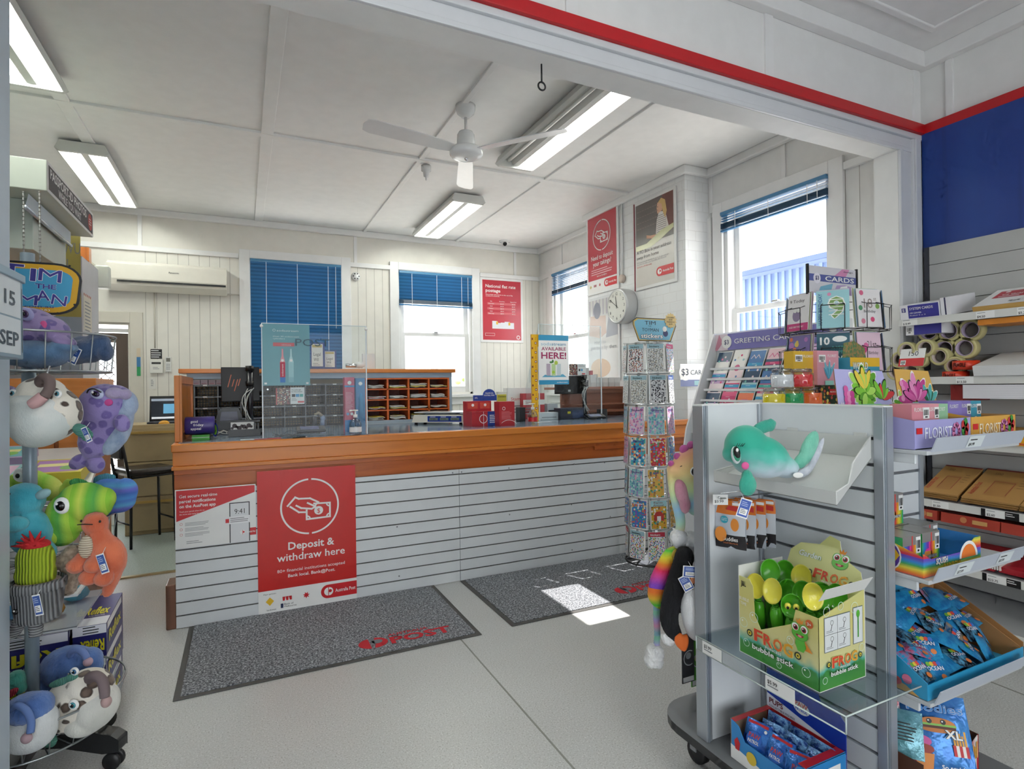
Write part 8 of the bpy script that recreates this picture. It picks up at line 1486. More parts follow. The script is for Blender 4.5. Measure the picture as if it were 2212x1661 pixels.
mb = MB(); mb.tube([(CX, CY, .02), (CX, CY, 2.0)], .016, WHITE, 12); mb.build('pole', t)
mb = MB()
for k in range(4): a = math.radians(45+90*k); mb.tube([(CX, CY, .10), (CX+.28*math.cos(a), CY+.28*math.sin(a), .012)], .014, BW, 8)
mb.build('base', t)
f, w, h = fpx(1744, 572, 1850, 640, Y=CY-.02); hd = T('header_sign', f.o, None, None); hd.parent = t; hd.location = f.o-Vector((CX, CY, 0))
mb = MB(); mb.obox(f, 0, w, 0, h, -.003, 0, M('#d8d6dc', .35)); mb.poly(f, [(w*.3, h*.6), (w*.55, h*.72), (w*.7, h*.98), (w*.85, h*.98), (w*.75, h*.62)], M('#d890b8'), .001); mb.rect(f, 0, h*.44, w, h*.26, M('#5a62a0'), .0014); mb.disc(f, w*.18, h*.55, h*.2, M('#e8e4ee'), .002); mb.text(f, '$3', w*.18, h*.49, h*.15, M('#303460'), align='c', bold=1, e=.003); mb.text(f, 'CARDS', w*.34, h*.48, h*.18, WHITE, w=w*.6, bold=.8, e=.003); mb.text(f, 'design', w*.72, h*.86, h*.06, M('#3a3a50'), w=w*.2, e=.002)
mb.poly(f, [(w*.2, 0), (w*.25, h*.25), (w*.5, h*.4), (w*.45, 0)], M('#7ab4cc'), .0016); mb.poly(f, [(w*.5, 0), (w*.58, h*.35), (w*.75, h*.38), (w*.95, h*.3), (w, 0)], M('#b8a0cc'), .0016); mb.poly(f, [(w*.6, h*.05), (w*.66, h*.3), (w*.8, h*.36), (w*.8, h*.1)], WHITE, .002); mb.build('print', hd)
for q in (-.006, w-.004): mb = MB(); mb.obox(f, q, q+.01, -.01, h+.006, -.006, .006, BW); mb.build('side_channel', hd)
r_ = .235; cv = {0: [('#d8e8ea', 'plain', '#88b8b8', 'aqua boy card'), ('#f0eef0', 'owl', '', '9 Today owl card'), ('#9accd4', '9', '', 'striped number 9 card'), ('#ece8e8', '18', '', '18st birthday card'), ('#4a78a8', 'plain', '#a8c8e0', 'blue card')],
     1: [('#b8d4e4', 'dots', '7', 'colourful number 7 card'), ('#7a6aa8', 'dots', '10', 'purple dotted 10 card'), ('#2c5a6c', '10', '#5ab8b0', 'dark teal 10 A VERY HAPPY BIRTHDAY card'), ('#e8c8d8', '21', '', 'pink 21st birthday card'), ('#3a4a78', 'plain', '#c85a4c', 'navy card')],
     2: [('#e8c070', 'dots', '', 'yellow patterned card'), ('#c84a7c', 'dots', '', 'magenta patterned card'), ('#9ac8d0', 'plain', '#4a8a9c', 'blue lower card'), ('#d8b040', 'plain', '#303030', 'mustard card'), ('#4a5a88', 'plain', '#88a8c8', 'slate card')]}
toC = math.degrees(math.atan2(-CY, -CX))
for j in range(3):
    zt = 1.905-.215*j
    tr = T('wire_tier', (0, 0, zt-.2), None, None); tr.parent = t; mb = MB(); mb.ring((CX, CY, zt-.195), r_+.02, r_+.02, .0028, BW, 8); mb.ring((CX, CY, zt-.06), r_-.02, r_-.02, .002, BW, 8)
    for k in range(8):
        a = math.radians(toC+(k-.5)*45); b_ = math.radians(toC+(k+.5)*45)
        for q in (.25, .75):
            m_ = (a*(1-q)+b_*q); x, y = CX+(r_+.028)*math.cos(m_), CY+(r_+.028)*math.sin(m_); mb.tube([(CX+.02*math.cos(m_), CY+.02*math.sin(m_), zt-.195), (x, y, zt-.195), (x, y, zt-.075), (CX+(r_-.02)*math.cos(m_), CY+(r_-.02)*math.sin(m_), zt-.06)], .0024, BW, 6)
        x0, y0, x1, y1 = [CX+(r_+.03)*math.cos(a*.75+b_*.25), CY+(r_+.03)*math.sin(a*.75+b_*.25), CX+(r_+.03)*math.cos(a*.25+b_*.75), CY+(r_+.03)*math.sin(a*.25+b_*.75)]; mb.tube([(x0, y0, zt-.075), (x1, y1, zt-.075)], .0024, BW, 6)
    mb.build('wires', tr)
    for i in range(5):
        bg, kd, c2, nm = cv[j][i]; a = math.radians(toC+(i-2)*45); n_ = V(math.cos(a), math.sin(a), 0); u = V(-math.sin(a), math.cos(a), 0)
        for q in range(3 if j < 2 else 2):
            w, h = .145, .19; o = V(CX, CY, zt-.188)+n_*(r_-.004-.012*q)-u*(w/2); f = Fr(o, u, V(-n_.x*.08, -n_.y*.08, 1)); mb = MB(); mb.obox(f, 0, w, 0, h+.004*q, -.003, 0, WHITE if q else M(bg, .35))
            if q == 0: card_art(mb, f, w, h, bg, kd, c2)
            else: mb.rect(f, 0, 0, w, h+.004*q, M(('#d8b8c8', '#9ab8cc', '#c8d0a8')[(i+q) % 3]), .0006)
            single('birthday_card', mb, o+u*(w/2), nm+', %s spinner tier%s' % (('top', 'second', 'third')[j], ('', ', second of its pocket', ', rearmost of its pocket')[q]), 'card')
# ================================================================ greeting card rack along the right wall
t = T('greeting_card_rack', (3.45, 3.0, 0), 'white stepped greeting card rack under the large right window', 'card rack'); RW_ = M('#eceef0', .35); ya, yb = 3.56, 2.40
prof = [(3.235, 0), (3.62, 0), (3.62, 1.86), (3.57, 1.86), (3.26, 1.08), (3.235, .95)]
for y in (ya, yb):
    mb = MB(); mb.prism(Fr((0, y, 0), (1, 0, 0), (0, 0, 1)), prof, -.008, .008, RW_); mb.build('side_panel', t)
mb = MB(); mb.box(3.60, 3.62, yb, ya, 0, 1.86, RW_); mb.box(3.26, 3.60, yb, ya, .10, .12, RW_)
for k in range(13): z = 1.56-.085*k; x = max(3.25, 3.52-.036*k); mb.box(x, x+.06, yb, ya, z-.006, z, RW_); mb.box(x-.002, x, yb, ya, z-.006, z+.012, M('#f0f2f4', .2))
mb.build('tiers', t)
za, zb = P(1548.6, 724, X=3.585).z, P(1548, 758, X=3.585).z; f = Fr((3.585, ya, zb), (0, -1, 0), (0, 0, 1)); w = ya-yb; h = za-zb; mb = MB(); mb.obox(f, 0, w, 0, h, -.004, 0, M('#7d78b8', .35)); mb.rect(f, 0, 0, .14, h, M('#e4d4dc'), .001); mb.poly(f, [(0, 0), (.05, h), (.09, h*.5), (.03, 0)], M('#c8889c'), .002); mb.disc(f, .13, h*.5, h*.4, WHITE, .003); mb.text(f, '$3', .13, h*.36, h*.28, M('#303460'), align='c', bold=.5, e=.004); mb.text(f, 'GREETING CARDS', .21, h*.36, h*.30, WHITE, w=.60, bold=.5, e=.003); mb.build('header', t)
CC = ['#e8c4cc', '#f4f2ee', '#2f4a68', '#7ec4bc', '#d86a94', '#f0d8dc', '#c8a0cc', '#f0eeea', '#4a78b0', '#e8e0d0', '#d84a7c', '#a8d4d8', '#f4e4e8', '#e0dcec', '#e87850']; CN = ['blush', 'white', 'navy', 'aqua', 'pink', 'pale rose', 'mauve', 'ivory', 'blue', 'cream', 'magenta', 'light teal', 'soft pink', 'lavender', 'coral']
rr = random.Random(21); tags_ = ['#3a9cc8', '#c8306c', '#2c3460', '#e05a3c', '#4ab0a8']
for j in range(8):
    for i in range(7):
        y = ya-.05-.165*i; z = 1.562-.085*j; x = 3.528-.036*j; q = rr.randrange(15); c = CC[q]; w, h = .14, .135+.03*rr.random(); f = Fr((x, y, z), (0, -1, 0), (.38, 0, .92)); mb = MB(); mb.obox(f, 0, w, 0, h, -.002, 0, M(c, .35)); mb.obox(f, .004, w+.006, .002, h+.008, -.012, -.003, M('#f4f2f0')); k2 = rr.randrange(5)
        if k2 == 0: mb.disc(f, w*.5, h*.6, w*.2, M(CC[(q+3) % 15]), .001, n=12)
        elif k2 == 1: mb.rect(f, w*.2, h*.5, w*.6, h*.06, M(CC[(q+5) % 15]), .001); mb.rect(f, w*.3, h*.62, w*.4, h*.05, M(CC[(q+5) % 15]), .001)
        elif k2 == 2: mb.text(f, rr.choice(('DAD', 'Mum', 'Love', 'Brother', 'Nan', 'Thanks')), w*.5, h*.5, h*.16, M(CC[(q+2) % 15]), align='c', e=.001, bold=.5)
        elif k2 == 3: [mb.disc(f, w*(.2+.2*a), h*(.45+.12*(a % 3)), w*.07, M(CC[(q+a+1) % 15]), .001, n=8) for a in range(4)]
        else: mb.line(f, [(w*.15, h*.55), (w*.3, h*.75), (w*.45, h*.55), (w*.6, h*.75), (w*.75, h*.55)], .006, M(CC[(q+4) % 15]), .001)
        if rr.random() < .45: mb.rect(f, 0, h*.12, w, h*.16, M(rr.choice(tags_)), .0014); mb.lines(f, w*.3, h*.21, w*.4, 1, h*.04, WHITE, e=.002)
        single('greeting_card', mb, f.o, '%s greeting card, %s row from top, %s column from the left side panel' % (CN[q], (ORD[j]), ORD[i]), 'card', 'greeting cards on the white rack')
# ================================================================ sticker spinner
RX, RY = 3.005, 3.715; t = T('sticker_spinner', (RX, RY, 0), 'tall round wire spinner stand of sticker packs beside the counter', 'display stand')
mb = MB(); mb.tube([(RX, RY, .03), (RX, RY, 1.82)], .014, WIRE, 10); mb.build('pole', t)
mb = MB(); mb.ring((RX, RY, .012), .20, .20, .008, BW, 32)
for k in range(4): a = math.radians(20+90*k); mb.tube([(RX, RY, .11), (RX+.22*math.cos(a), RY+.22*math.sin(a), .012)], .007, BW, 8)
mb.build('base', t)
mb = MB()
for k in range(4): a = math.radians(20+90*k); b_ = math.radians(65+90*k); mb.add([(RX, RY, .10), (RX+.2*math.cos(a), RY+.2*math.sin(a), .02), (RX+.2*math.cos(b_), RY+.2*math.sin(b_), .02)], [(0, 1, 2)], M('#5a5e66', .4))
mb.build('base_plate', t)
f, w, h = fpx(1367, 686, 1461, 738, Y=RY-.02); hs = T('header_sign', f.o, None, None); hs.parent = t; hs.location = f.o-Vector((RX, RY, 0)); mb = MB(); pts = [(w*.12, 0), (w*.86, 0), (w*.99, h*.7), (w*.96, h*.95), (w*.88, h), (w*.08, h), (0, h*.88), (.0, h*.7)]
mb.prism(f, pts, -.004, 0, M('#d8b868')); mb.line(f, pts, .006, BLACK, .001, True); mb.poly(f, [(w*.5+(x-w*.5)*.93, h*.5+(y-h*.5)*.88) for x, y in pts], M('#7ab8d0', .35), .0014)
mb.text(f, 'TIM', w*.26, h*.72, h*.17, M('#26283c'), w=w*.25, e=.002, bold=.3); mb.text(f, 'THE', w*.34, h*.63, h*.05, M('#26283c'), w=w*.07, e=.002); mb.text(f, 'TOYMAN', w*.2, h*.42, h*.15, M('#26283c'), w=w*.38, e=.002, bold=.3); mb.text(f, 'stickers', w*.17, h*.13, h*.2, WHITE, w=w*.5, e=.004, bold=1, outline=3, back=BLACK); mb.text(f, 'www.timthetoyman.com.au', w*.3, h*.03, h*.05, M('#2a3a6c'), w=w*.45, e=.002)
mb.disc(f, w*.74, h*.35, w*.06, M('#3a4068'), .002); mb.disc(f, w*.72, h*.55, w*.05, M('#e8e4dc'), .003)
pts = [(w*.86+w*(.15 if q % 2 else .12)*math.cos(q*math.pi/14), h*.94+w*(.15 if q % 2 else .12)*math.sin(q*math.pi/14)) for q in range(28)]; mb.poly(f, pts, M('#c9ad6c', .4), .005)
for q, s_ in enumerate(('STICKERS', '$2.99', 'STICKER BOOKS', '$3.99')): mb.text(f, s_, w*.86, h*(1.05-.1*q), h*.06, BLACK, align='c', w=w*(.17, .08, .2, .08)[q], e=.006, bold=.6)
mb.build('print', hs)
SCOL = ('#d84a4c', '#3a9cc8', '#e8b83c', '#5ab060', '#d878b0', '#3a3a44')
SM = [confetti(('#2c2c34', '#a05a4c', '#3c4a5c', '#c89a78', '#6a5a54', '#94484c'), 88., '#ecedf0', .47), confetti(('#9aa098', '#6c746c', '#b8a890', '#7a7c84', '#c8ccd0', '#4a4a50'), 120., '#e4e6e4', .47), confetti(('#2c2c34', '#5a5c64', '#94969c', '#2c2c34', '#c8ccd0', '#4a4a50'), 75., '#eceef0', .47), confetti(('#d84a6c', '#3a9cc8', '#e8b83c', '#5ab060', '#8a60b0', '#3a3a44'), 88., '#f0f0f2', .45), confetti(('#e890b8', '#b088d0', '#88c8d8', '#f0c0d8', '#d8e0f0', '#c070b0'), 62., '#e8c8e0', .5), confetti(('#7ac8cc', '#a890d0', '#e8b0c8', '#58a8b8', '#d0e8e8', '#6a90c0'), 62., '#9cd0d4', .5), confetti(('#e04a40', '#f0c040', '#48b070', '#3a80d0', '#f0f0f0', '#d86ab0'), 56., '#c8303c', .44), confetti(('#f0d050', '#e8803c', '#f0f0f0', '#50b0a0', '#e04a60', '#8a5ac0'), 56., '#3a84c4', .44), confetti(('#2f8ac0', '#f0f0f0', '#58b8a8', '#e0603c', '#e8d8a0', '#3a4a8c'), 48., '#4aa8cc', .5), confetti(('#e08a3c', '#4a8a3c', '#8a5a2c', '#f0f0e8', '#58a0a8', '#d8b030'), 54., '#d8a830', .48)]
SL = {0: [(0, 'blue', 'foil'), (0, 'blue', 'cats'), (1, 'blue', 'faces'), (3, 'pink', 'dots')], 1: [(1, 'blue', 'silver'), (1, 'blue', 'grey'), (2, 'blue', 'foil black'), (2, 'navy', 'mono')], 2: [(5, '', 'teal'), (4, '', 'unicorn pink'), (5, '', 'mermaid teal'), (4, '', 'bright fruit')], 3: [(4, '', 'pink side'), (8, '', 'beach blue'), (6, '', 'red mega'), (7, '', 'blue puffy')], 4: [(8, '', 'ocean'), (5, '', 'dolphin'), (9, '', 'yellow funky'), (4, '', 'pink end')], 5: [(7, '', 'space side'), (7, '', 'navy space'), (9, 'farm', 'farm animal'), (9, '', 'yellow black')], 6: [(3, 'red', 'cherry'), (3, 'blue', 'foil pineapple'), (3, 'red', 'garden'), (2, 'blue', 'end')]}
toR = math.degrees(math.atan2(-RY, -RX)); rs = .175
for j in range(7):
    zt = 1.775-.247*j; tr = T('hook_ring', (0, 0, zt), None, None); tr.parent = t; mb = MB(); mb.ring((RX, RY, zt), rs, rs, .003, WIRE, 24); mb.ring((RX, RY, zt-.215), rs*.93, rs*.93, .003, WIRE, 24)
    for k in range(8): a = math.radians(toR-22+45*k); mb.tube([(RX, RY, zt), (RX+(rs+.035)*math.cos(a), RY+(rs+.035)*math.sin(a), zt+.006)], .0024, WIRE, 6)
    mb.build('wires', tr)
    for i in range(4):
        a = math.radians(toR+(i-1.62)*47+(j % 2)*6-(3 if j > 2 else 0)); n_ = V(math.cos(a), math.sin(a), 0); u = V(-math.sin(a), math.cos(a), 0); w, h = .132, .222; mi, hd_, nm = SL[j][i]
        for q in range(2):
            o = V(RX, RY, zt-.012-h)+n_*(rs+.022-.012*q)-u*(w/2); f = Fr(o, u, V(-n_.x*.05, -n_.y*.05, 1)); mb = MB(); mb.obox(f, 0, w, 0, h, -.0015, 0, WHITE)
            if q == 0:
                mb.rect(f, .004, .004, w-.008, h-.008, SM[mi], .0006)
                if hd_ == 'farm': mb.rect(f, 0, h*.8, w, h*.2, M('#a8d8e0'), .001); mb.text(f, 'Farm', w*.2, h*.9, h*.07, M('#8a4a2c'), w=w*.55, bold=.6, e=.002); mb.text(f, 'Animal', w*.15, h*.81, h*.07, M('#8a4a2c'), w=w*.65, bold=.6, e=.002); mb.poly(f, [(w*.2, h*.3), (w*.8, h*.3), (w*.8, h*.5), (w*.65, h*.62), (w*.35, h*.62), (w*.2, h*.5)], M('#b8302c'), .0016); mb.rect(f, w*.38, h*.3, w*.24, h*.16, WHITE, .002)
                elif hd_: mb.rect(f, 0, h*.84, w, h*.16, M({'blue': '#a8ccd8', 'pink': '#d8507c', 'navy': '#3a5a9c', 'red': '#c82c44'}[hd_]), .001); mb.text(f, 'Stickers', w*.12, h*.88, h*.06, BLACK if hd_ == 'blue' else WHITE, w=w*.6, bold=1, e=.002)
                else: mb.text(f, 'FUNKY' if 'funky' in nm else 'Stickers', w*.14, h*.84, h*.07, WHITE if mi in (6, 7) else M('#5a3a8c'), w=w*.7, bold=1.2, e=.002)
                mb.rect(f, w*.42, h*.985, w*.16, .02, CHROME, .001)
            single('sticker_pack', mb, o+u*(w/2), '%s sticker sheet pack in the %s tier of the spinner%s' % (nm, (ORD[j]), '' if q == 0 else ', behind the front pack'), 'sticker pack')
# ================================================================ plush animals hanging at the far end of the gondola
n = N('rainbow_pastel_plush'); v = n.coord((1, 1, 1), (0, math.radians(30), 0)); sp = n.n('ShaderNodeSeparateXYZ'); n.l(v, sp.inputs[0]); nz = n.noise(v, 8, 3); a = n.n('ShaderNodeMath', operation='MULTIPLY_ADD'); n.l(nz, a.inputs[0]); a.inputs[1].default_value = .08; n.l(sp.outputs[2], a.inputs[2]); b = n.n('ShaderNodeMapRange'); n.l(a.outputs[0], b.inputs[0]); b.inputs[1].default_value = -.14; b.inputs[2].default_value = .22
n.l(n.ramp(b.outputs[0], [(0, srgb('#f0c890')), (.2, srgb('#b8e0c8')), (.35, srgb('#9cccec')), (.5, srgb('#d4ecb0')), (.66, srgb('#f2d490')), (.8, srgb('#f0b088')), (.93, srgb('#ec9cc8'))]), n.b.inputs['Base Color']); n.b.inputs['Roughness'].default_value = .9; n.b.inputs['Sheen Weight'].default_value = .3; n.bump(n.noise(v, 160, 4, .7), .4, .003); RAIN = n.m
s = Toy('unicorn_hood_plush', 'pastel rainbow dragon hood plush with pink spikes hanging beside the slat wall stand', 1490, 1040, 1.66)
s.body('head', [s.e(1500, 1010, 50, 46, 40, 20), s.e(1468, 1018, 28, 20, 30, -10), s.e(1500, 1050, 34, 44, 32), s.e(1522, 990, 36, 44, 34), s.e(1500, 1085, 18, 30, 22), s.tb([(1448, 1025, -6), (1452, 1060, -4), (1462, 1100, 0)], [9, 9, 9]), s.tb([(1466, 1100, 0), (1470, 1130, 0), (1468, 1148, 0)], [12, 11, 10])], RAIN, 4)
s.body('mouth_lining', [s.e(1468, 1060, 14, 32, 16, 12, -14), s.e(1476, 1086, 12, 22, 14, 0, -12)], fur('#e8a8bc', '#d48ca4', 12.), 4); eye(s, 1488, 1012, 9, -44, '#101014', False); s.bit('eye_ring', [s.e(1488, 1012, 10.5, 10.5, 3, 0, -42)], WHITE); s.bit('nostril', [s.tb([(1459, 1003, -34), (1463, 1001, -35)], [.8, .8])], BLACK)
for x, y, q in ((1475, 969, 11), (1460, 984, 9), (1447, 1000, 8), (1490, 960, 10)): s.body('spike', [s.e(x, y, q, q*.9, q*.6, 30, -8)], fur('#d86ab0', '#c0509c', 30.), 2.5)
for x, y, q in ((1466, 1162, 19), (1494, 1172, 22)): s.body('fluffy_cuff', [s.e(x, y, q, q*1.1, q), s.e(x+6, y+14, q*.7, q*.8, q*.7)], fur('#f4f4f4', '#dfe2e6', 20., 40), 3, 1, 1.6)
s = Toy('rainbow_plush', 'long rainbow striped plush with white pom pom end hanging by the slat wall stand', 1440, 1250, 1.72)
s.body('body', [s.tb([(1462, 1188, 0), (1448, 1200, 0), (1436, 1225, 0), (1424, 1255, 0), (1418, 1285, 0), (1424, 1300, 0)], [9, 16, 18, 20, 19, 15]), s.tb([(1446, 1240, 6), (1440, 1290, 6), (1434, 1300, 6)], [14, 12, 8])], stripes(('#8a4ac8', '#d84a9c', '#e8305c', '#f08a30', '#f0e040', '#48d048', '#f0c040', '#f07a30'), 'z', 5.2), 3.5, 5, .5)
s.body('tail', [s.tb([(1420, 1298, 0), (1418, 1330, 0), (1420, 1365, 0), (1418, 1395, 0)], [8, 7.5, 7, 7])], stripes(('#8ab8c8', '#d898b8', '#b0a0d8', '#88c8b0'), 'z', 10.), 3, 3, .5); s.body('pom_pom', [s.e(1414, 1412, 20, 22, 20), s.e(1408, 1425, 17, 17, 16), s.e(1420, 1430, 13, 14, 12)], fur('#f2f2f2', '#d8dadc', 20., 40), 3, 1, 1.8)
s.bit('strap', [s.tb([(1466, 1196, -12), (1456, 1186, -14), (1450, 1196, -16), (1456, 1206, -16)], [4, 4, 4, 4])], M('#d8b84a', .7))
s = Toy('penguin_plush', 'black and white penguin plush with orange feet hanging beside the slat wall stand', 1480, 1290, 1.62)
s.body('body', [s.tb([(1480, 1200, 4), (1470, 1240, 4), (1452, 1290, 2), (1446, 1340, 2), (1458, 1372, 0)], [20, 22, 20, 20, 16]), s.e(1500, 1290, 30, 84, 26)], fur('#1a1b20', '#101014', 10., 50), 4, 5, .4); s.body('belly', [s.e(1494, 1320, 26, 60, 26, 6, -12), s.e(1504, 1250, 16, 50, 20, 0, -10), s.e(1508, 1200, 10, 30, 16, 0, -6)], fur('#f0f0f2', '#dcdee2', 10., 50), 4, 5, .4)
s.body('foot', [s.e(1467, 1380, 9, 20, 10, 8, -14), s.e(1476, 1382, 7, 20, 9, -8, -14), s.e(1459, 1378, 6, 16, 9, 14, -12)], M('#e8702c', .8), 3); s.body('white_foot', [s.e(1445, 1382, 15, 12, 14), s.e(1436, 1376, 9, 9, 9)], fur('#f0f0f0', '#dcdcde', 20.), 3, 2, 1); s.body('chest', [s.e(1490, 1243, 8, 10, 5, 0, -26)], M('#e8946c', .9), 2.5)
s.tag(1480, 1222, 34, 24, -4, -40); s.tag(1472, 1248, 22, 34, 28, -34, '#4a62a8')
for k, (x0, x1, yt, yb_, c, nm) in enumerate(((1473, 1500, 1372, 1470, '#3a3c42', 'dark patterned hanging pack'), (1493, 1516, 1376, 1478, '#4a9c2c', 'bright green hanging pack'))):
    f, w, h = fpx(x0, yt, x1, yb_, Y=1.74+.02*k); mb = MB(); mb.obox(f, 0, w, 0, h, -.004, 0, M(c, .35)); mb.arc(f, w*.6, h*.5, w*.5, .004, M('#c8ccd0'), .001, 60, 300); mb.rect(f, w*.05, h*.02, w*.9, h*.1, M('#e8e8e8'), .001); mb.disc(f, w*.5, h*.55, w*.22, M('#9aa0a8' if k == 0 else '#d8e8a0'), .0014); single('hanging_pack', mb, f.o, nm+' below the penguin feet behind the slat wall stand', 'packet')
# ================================================================ wall shelving with blue panel on the right
t = T('wall_shelving', (3.9, 1.2, 0), 'grey slatted wall shelving bay with angled shelves on the right wall', 'shelving'); GS = M('#b3b4b3', .45)
f = Fr((3.93, 2.10, 0), (0, -1, 0), (0, 0, 1)); mb = MB(); zt = P(1995, 537, X=3.93).z; z = zt; mb.obox(f, 0, 4.6, 0, zt, -.03, -.006, M('#555558', .6))
while z > .2: mb.obox(f, .008, 4.6, z-.112, z, -.006, .006, GS); z -= .116
mb.build('back_panel', t); mb = MB(); mb.obox(f, -.02, .006, 0, zt, -.03, .012, M('#3a3c44', .4)); mb.build('upright', t)
SZ = [(1.805, 3.6, 'x'), (1.455, 3.6, 'x'), (1.09, 3.66, 'x'), (.745, 3.6, 'x'), (.41, 3.56, 'x'), (.13, 3.55, 'x')]; LP = M('#dcdcd8', .35)
for k, (z, x, _) in enumerate(SZ):
    mb = MB(); mb.add([(x, -2.4, z-.012), (x, 2.09, z-.012), (3.935, 2.09, z+.05), (3.935, -2.4, z+.05), (x, -2.4, z), (x, 2.09, z), (3.935, 2.09, z+.062), (3.935, -2.4, z+.062)], [(0, 3, 2, 1), (4, 5, 6, 7), (0, 1, 5, 4), (1, 2, 6, 5), (3, 0, 4, 7)], M('#a9aaac' if k else '#d8d8d6', .4)); o = mb.build('shelf', t)
    mb = MB(); g = Fr((x-.002, 2.09, z-.03), (0, -1, 0), (0, 0, 1)); mb.obox(g, 0, 4.5, 0, .042, -.002, .003, LP); mb.build('price_rail', o)
    for a, s_ in {0: ((.02, '$ 8.49'), (.40, '$4.50'), (.58, '$5.20')), 1: ((.30, '$13.50'),), 2: (), 3: ((.17, '$1.50'), (.43, '$2.60')), 4: ((.45, '$23.75'),), 5: ()}[k]:
        mb = MB(); mb.rect(g, a, .001, .085, .038, WHITE, .004); mb.text(g, s_, a+.006, .006, .012, BLACK, e=.005, bold=.5); mb.lines(g, a+.006, .03, .05, 1, .008, GREY, e=.005)
        if k in (3, 4) and a > .3: mb.rect(g, a-.02, -.0, .02, .04, BLACK, .004); mb.rect(g, a+.087, -.0, .06, .04, BLACK, .004); mb.lines(g, a+.09, .028, .04, 2, .01, WHITE, e=.005)
        mb.build('price_card', o)
mb = MB(); b0 = P(1994.8, 537, X=3.96).z; mb.box(3.95, 3.99, -3.1, 2.14, zt-.02, 3.02, bluewall()); S('wall_blue_panel', mb)
def shx(z, d=.0): return 3.6+d
# system cards boxes
SBL = M('#3f3f98', .35)
def onshelf(name, y1, y0, z, h, x0, x1, col, label, cat='box', art=None, group=None, tilt=0):
    Mx = Matrix.Translation((x0, y1, z)) @ Matrix.Rotation(math.radians(tilt), 4, 'Y'); mb = MB(); mb.box(0, x1-x0, -(y1-y0), 0, 0, h, M(col, .4), Mx); f = Fr(Mx @ Vector((0, 0, 0)), (0, -1, 0), Mx.to_3x3() @ Vector((0, 0, 1))); g = Fr(Mx @ Vector((0, 0, h)), (0, -1, 0), Mx.to_3x3() @ Vector((1, 0, 0)))
    if art: art(mb, f, g, y1-y0, h, x1-x0)
    return single(name, mb, Mx @ Vector(((x1-x0)/2, -(y1-y0)/2, 0)), label, cat, group)
def sysart(mb, f, g, w, h, d): mb.rect(f, w*.22, .004, w*.78, h-.008, SBL); mb.text(f, 'SYSTEM CARDS', w*.26, h*.62, h*.18, WHITE, w=w*.6, bold=1, e=.001); mb.text(f, '100 LEAVES', w*.26, h*.36, h*.1, WHITE, w=w*.3, e=.001, bold=.5); mb.text(f, 'Ruled 5 x 3', w*.26, h*.2, h*.08, WHITE, w=w*.4, e=.001); mb.rect(f, w*.05, h*.5, w*.11, h*.3, M('#4a4a8c')); mb.text(f, 'S', w*.075, h*.55, h*.2, WHITE, e=.001, bold=1)
onshelf('system_cards_box', 2.075, 1.865, 1.812, .085, 3.59, 3.86, '#ecebf0', 'front white and blue system cards box on the top wall shelf', art=sysart, tilt=-9)
onshelf('system_cards_box', 1.86, 1.81, 1.815, .10, 3.60, 3.86, '#ecebf0', 'narrow white and blue system cards box behind on top shelf', art=lambda mb, f, g, w, h, d: mb.rect(f, w*.4, 0, w*.15, h, M('#2a2a4c')), tilt=-9)
onshelf('system_cards_box', 2.07, 1.86, 1.72, .075, 3.63, 3.86, '#ecebf0', 'lower system cards box showing beneath the top shelf rail', art=lambda mb, f, g, w, h, d: (mb.rect(f, w*.22, 0, w*.7, h*.8, SBL), mb.barcode(f, w*.02, h*.1, w*.16, h*.6)), tilt=0)
def kraft(mb, f, g, w, h, d): mb.rect(g, .0, .0, w, d, M('#ecebea')); mb.rect(g, w*.12, d*.42, w*.8, d*.42, M('#b83844'), .001); mb.text(g, 'C5 Gold Kraft', w*.22, d*.56, .022, WHITE, w=w*.5, bold=.8, e=.002); mb.rect(g, w*.2, d*.46, w*.3, .014, M('#e8c8cc'), .002); mb.disc(g, w*.25, d*.76, .012, WHITE, .002, n=12); mb.barcode(g, w*.45, d*.08, w*.2, .04, .002)
onshelf('envelope_pack', 1.71, 1.40, 1.815, .03, 3.61, 3.90, '#c8a05c', 'white faced pack of gold kraft envelopes on the top wall shelf', 'envelopes', kraft, tilt=-22)
for k in range(3): onshelf('envelope_pack', 1.69-.30*k, 1.40-.30*k, 1.742, .03, 3.61, 3.85, '#d8862c', '%s orange envelope pack under the top wall shelf rail' % ORD[k], 'envelopes')
# rolls of tape
TPE = M('#d0c890', .15, alpha=.9)
def roll(y, z, x, label, col=TPE, r=.052, wd=.045, rim=None):
    c = V(x, y, z); mb = MB(); Mx = AA('Y', -90); mb.lathe([(r*.72, 0), (r*.98, 0), (r, .003), (r, wd-.003), (r*.98, wd), (r*.72, wd), (r*.72, 0)], c, col, 28, Mx, False); mb.lathe([(r*.72, -.001), (r*.72, wd+.001), (r*.66, wd+.001), (r*.66, -.001), (r*.72, -.001)], c, rim or M('#b8a8c0', .5), 28, Mx, False); mb.lathe([(r*.66, .004), (0, .004)], c, M('#77736c', .6), 20, Mx, False)
    return single('tape_roll', mb, c, label, 'tape roll', None)
zr = 1.478
for k, (px, py, nm) in enumerate(((2011, 717, 'left roll, top row'), (2054, 715, 'middle roll, top row'), (2101, 713, 'right roll, top row'), (2044, 754, 'left roll, bottom row'), (2088, 752, 'right roll, bottom row'))):
    p_ = P(px, py, X=3.72); roll(p_.y, p_.z, 3.74, 'clear packing tape in the propped six pack, '+nm, r=.062)
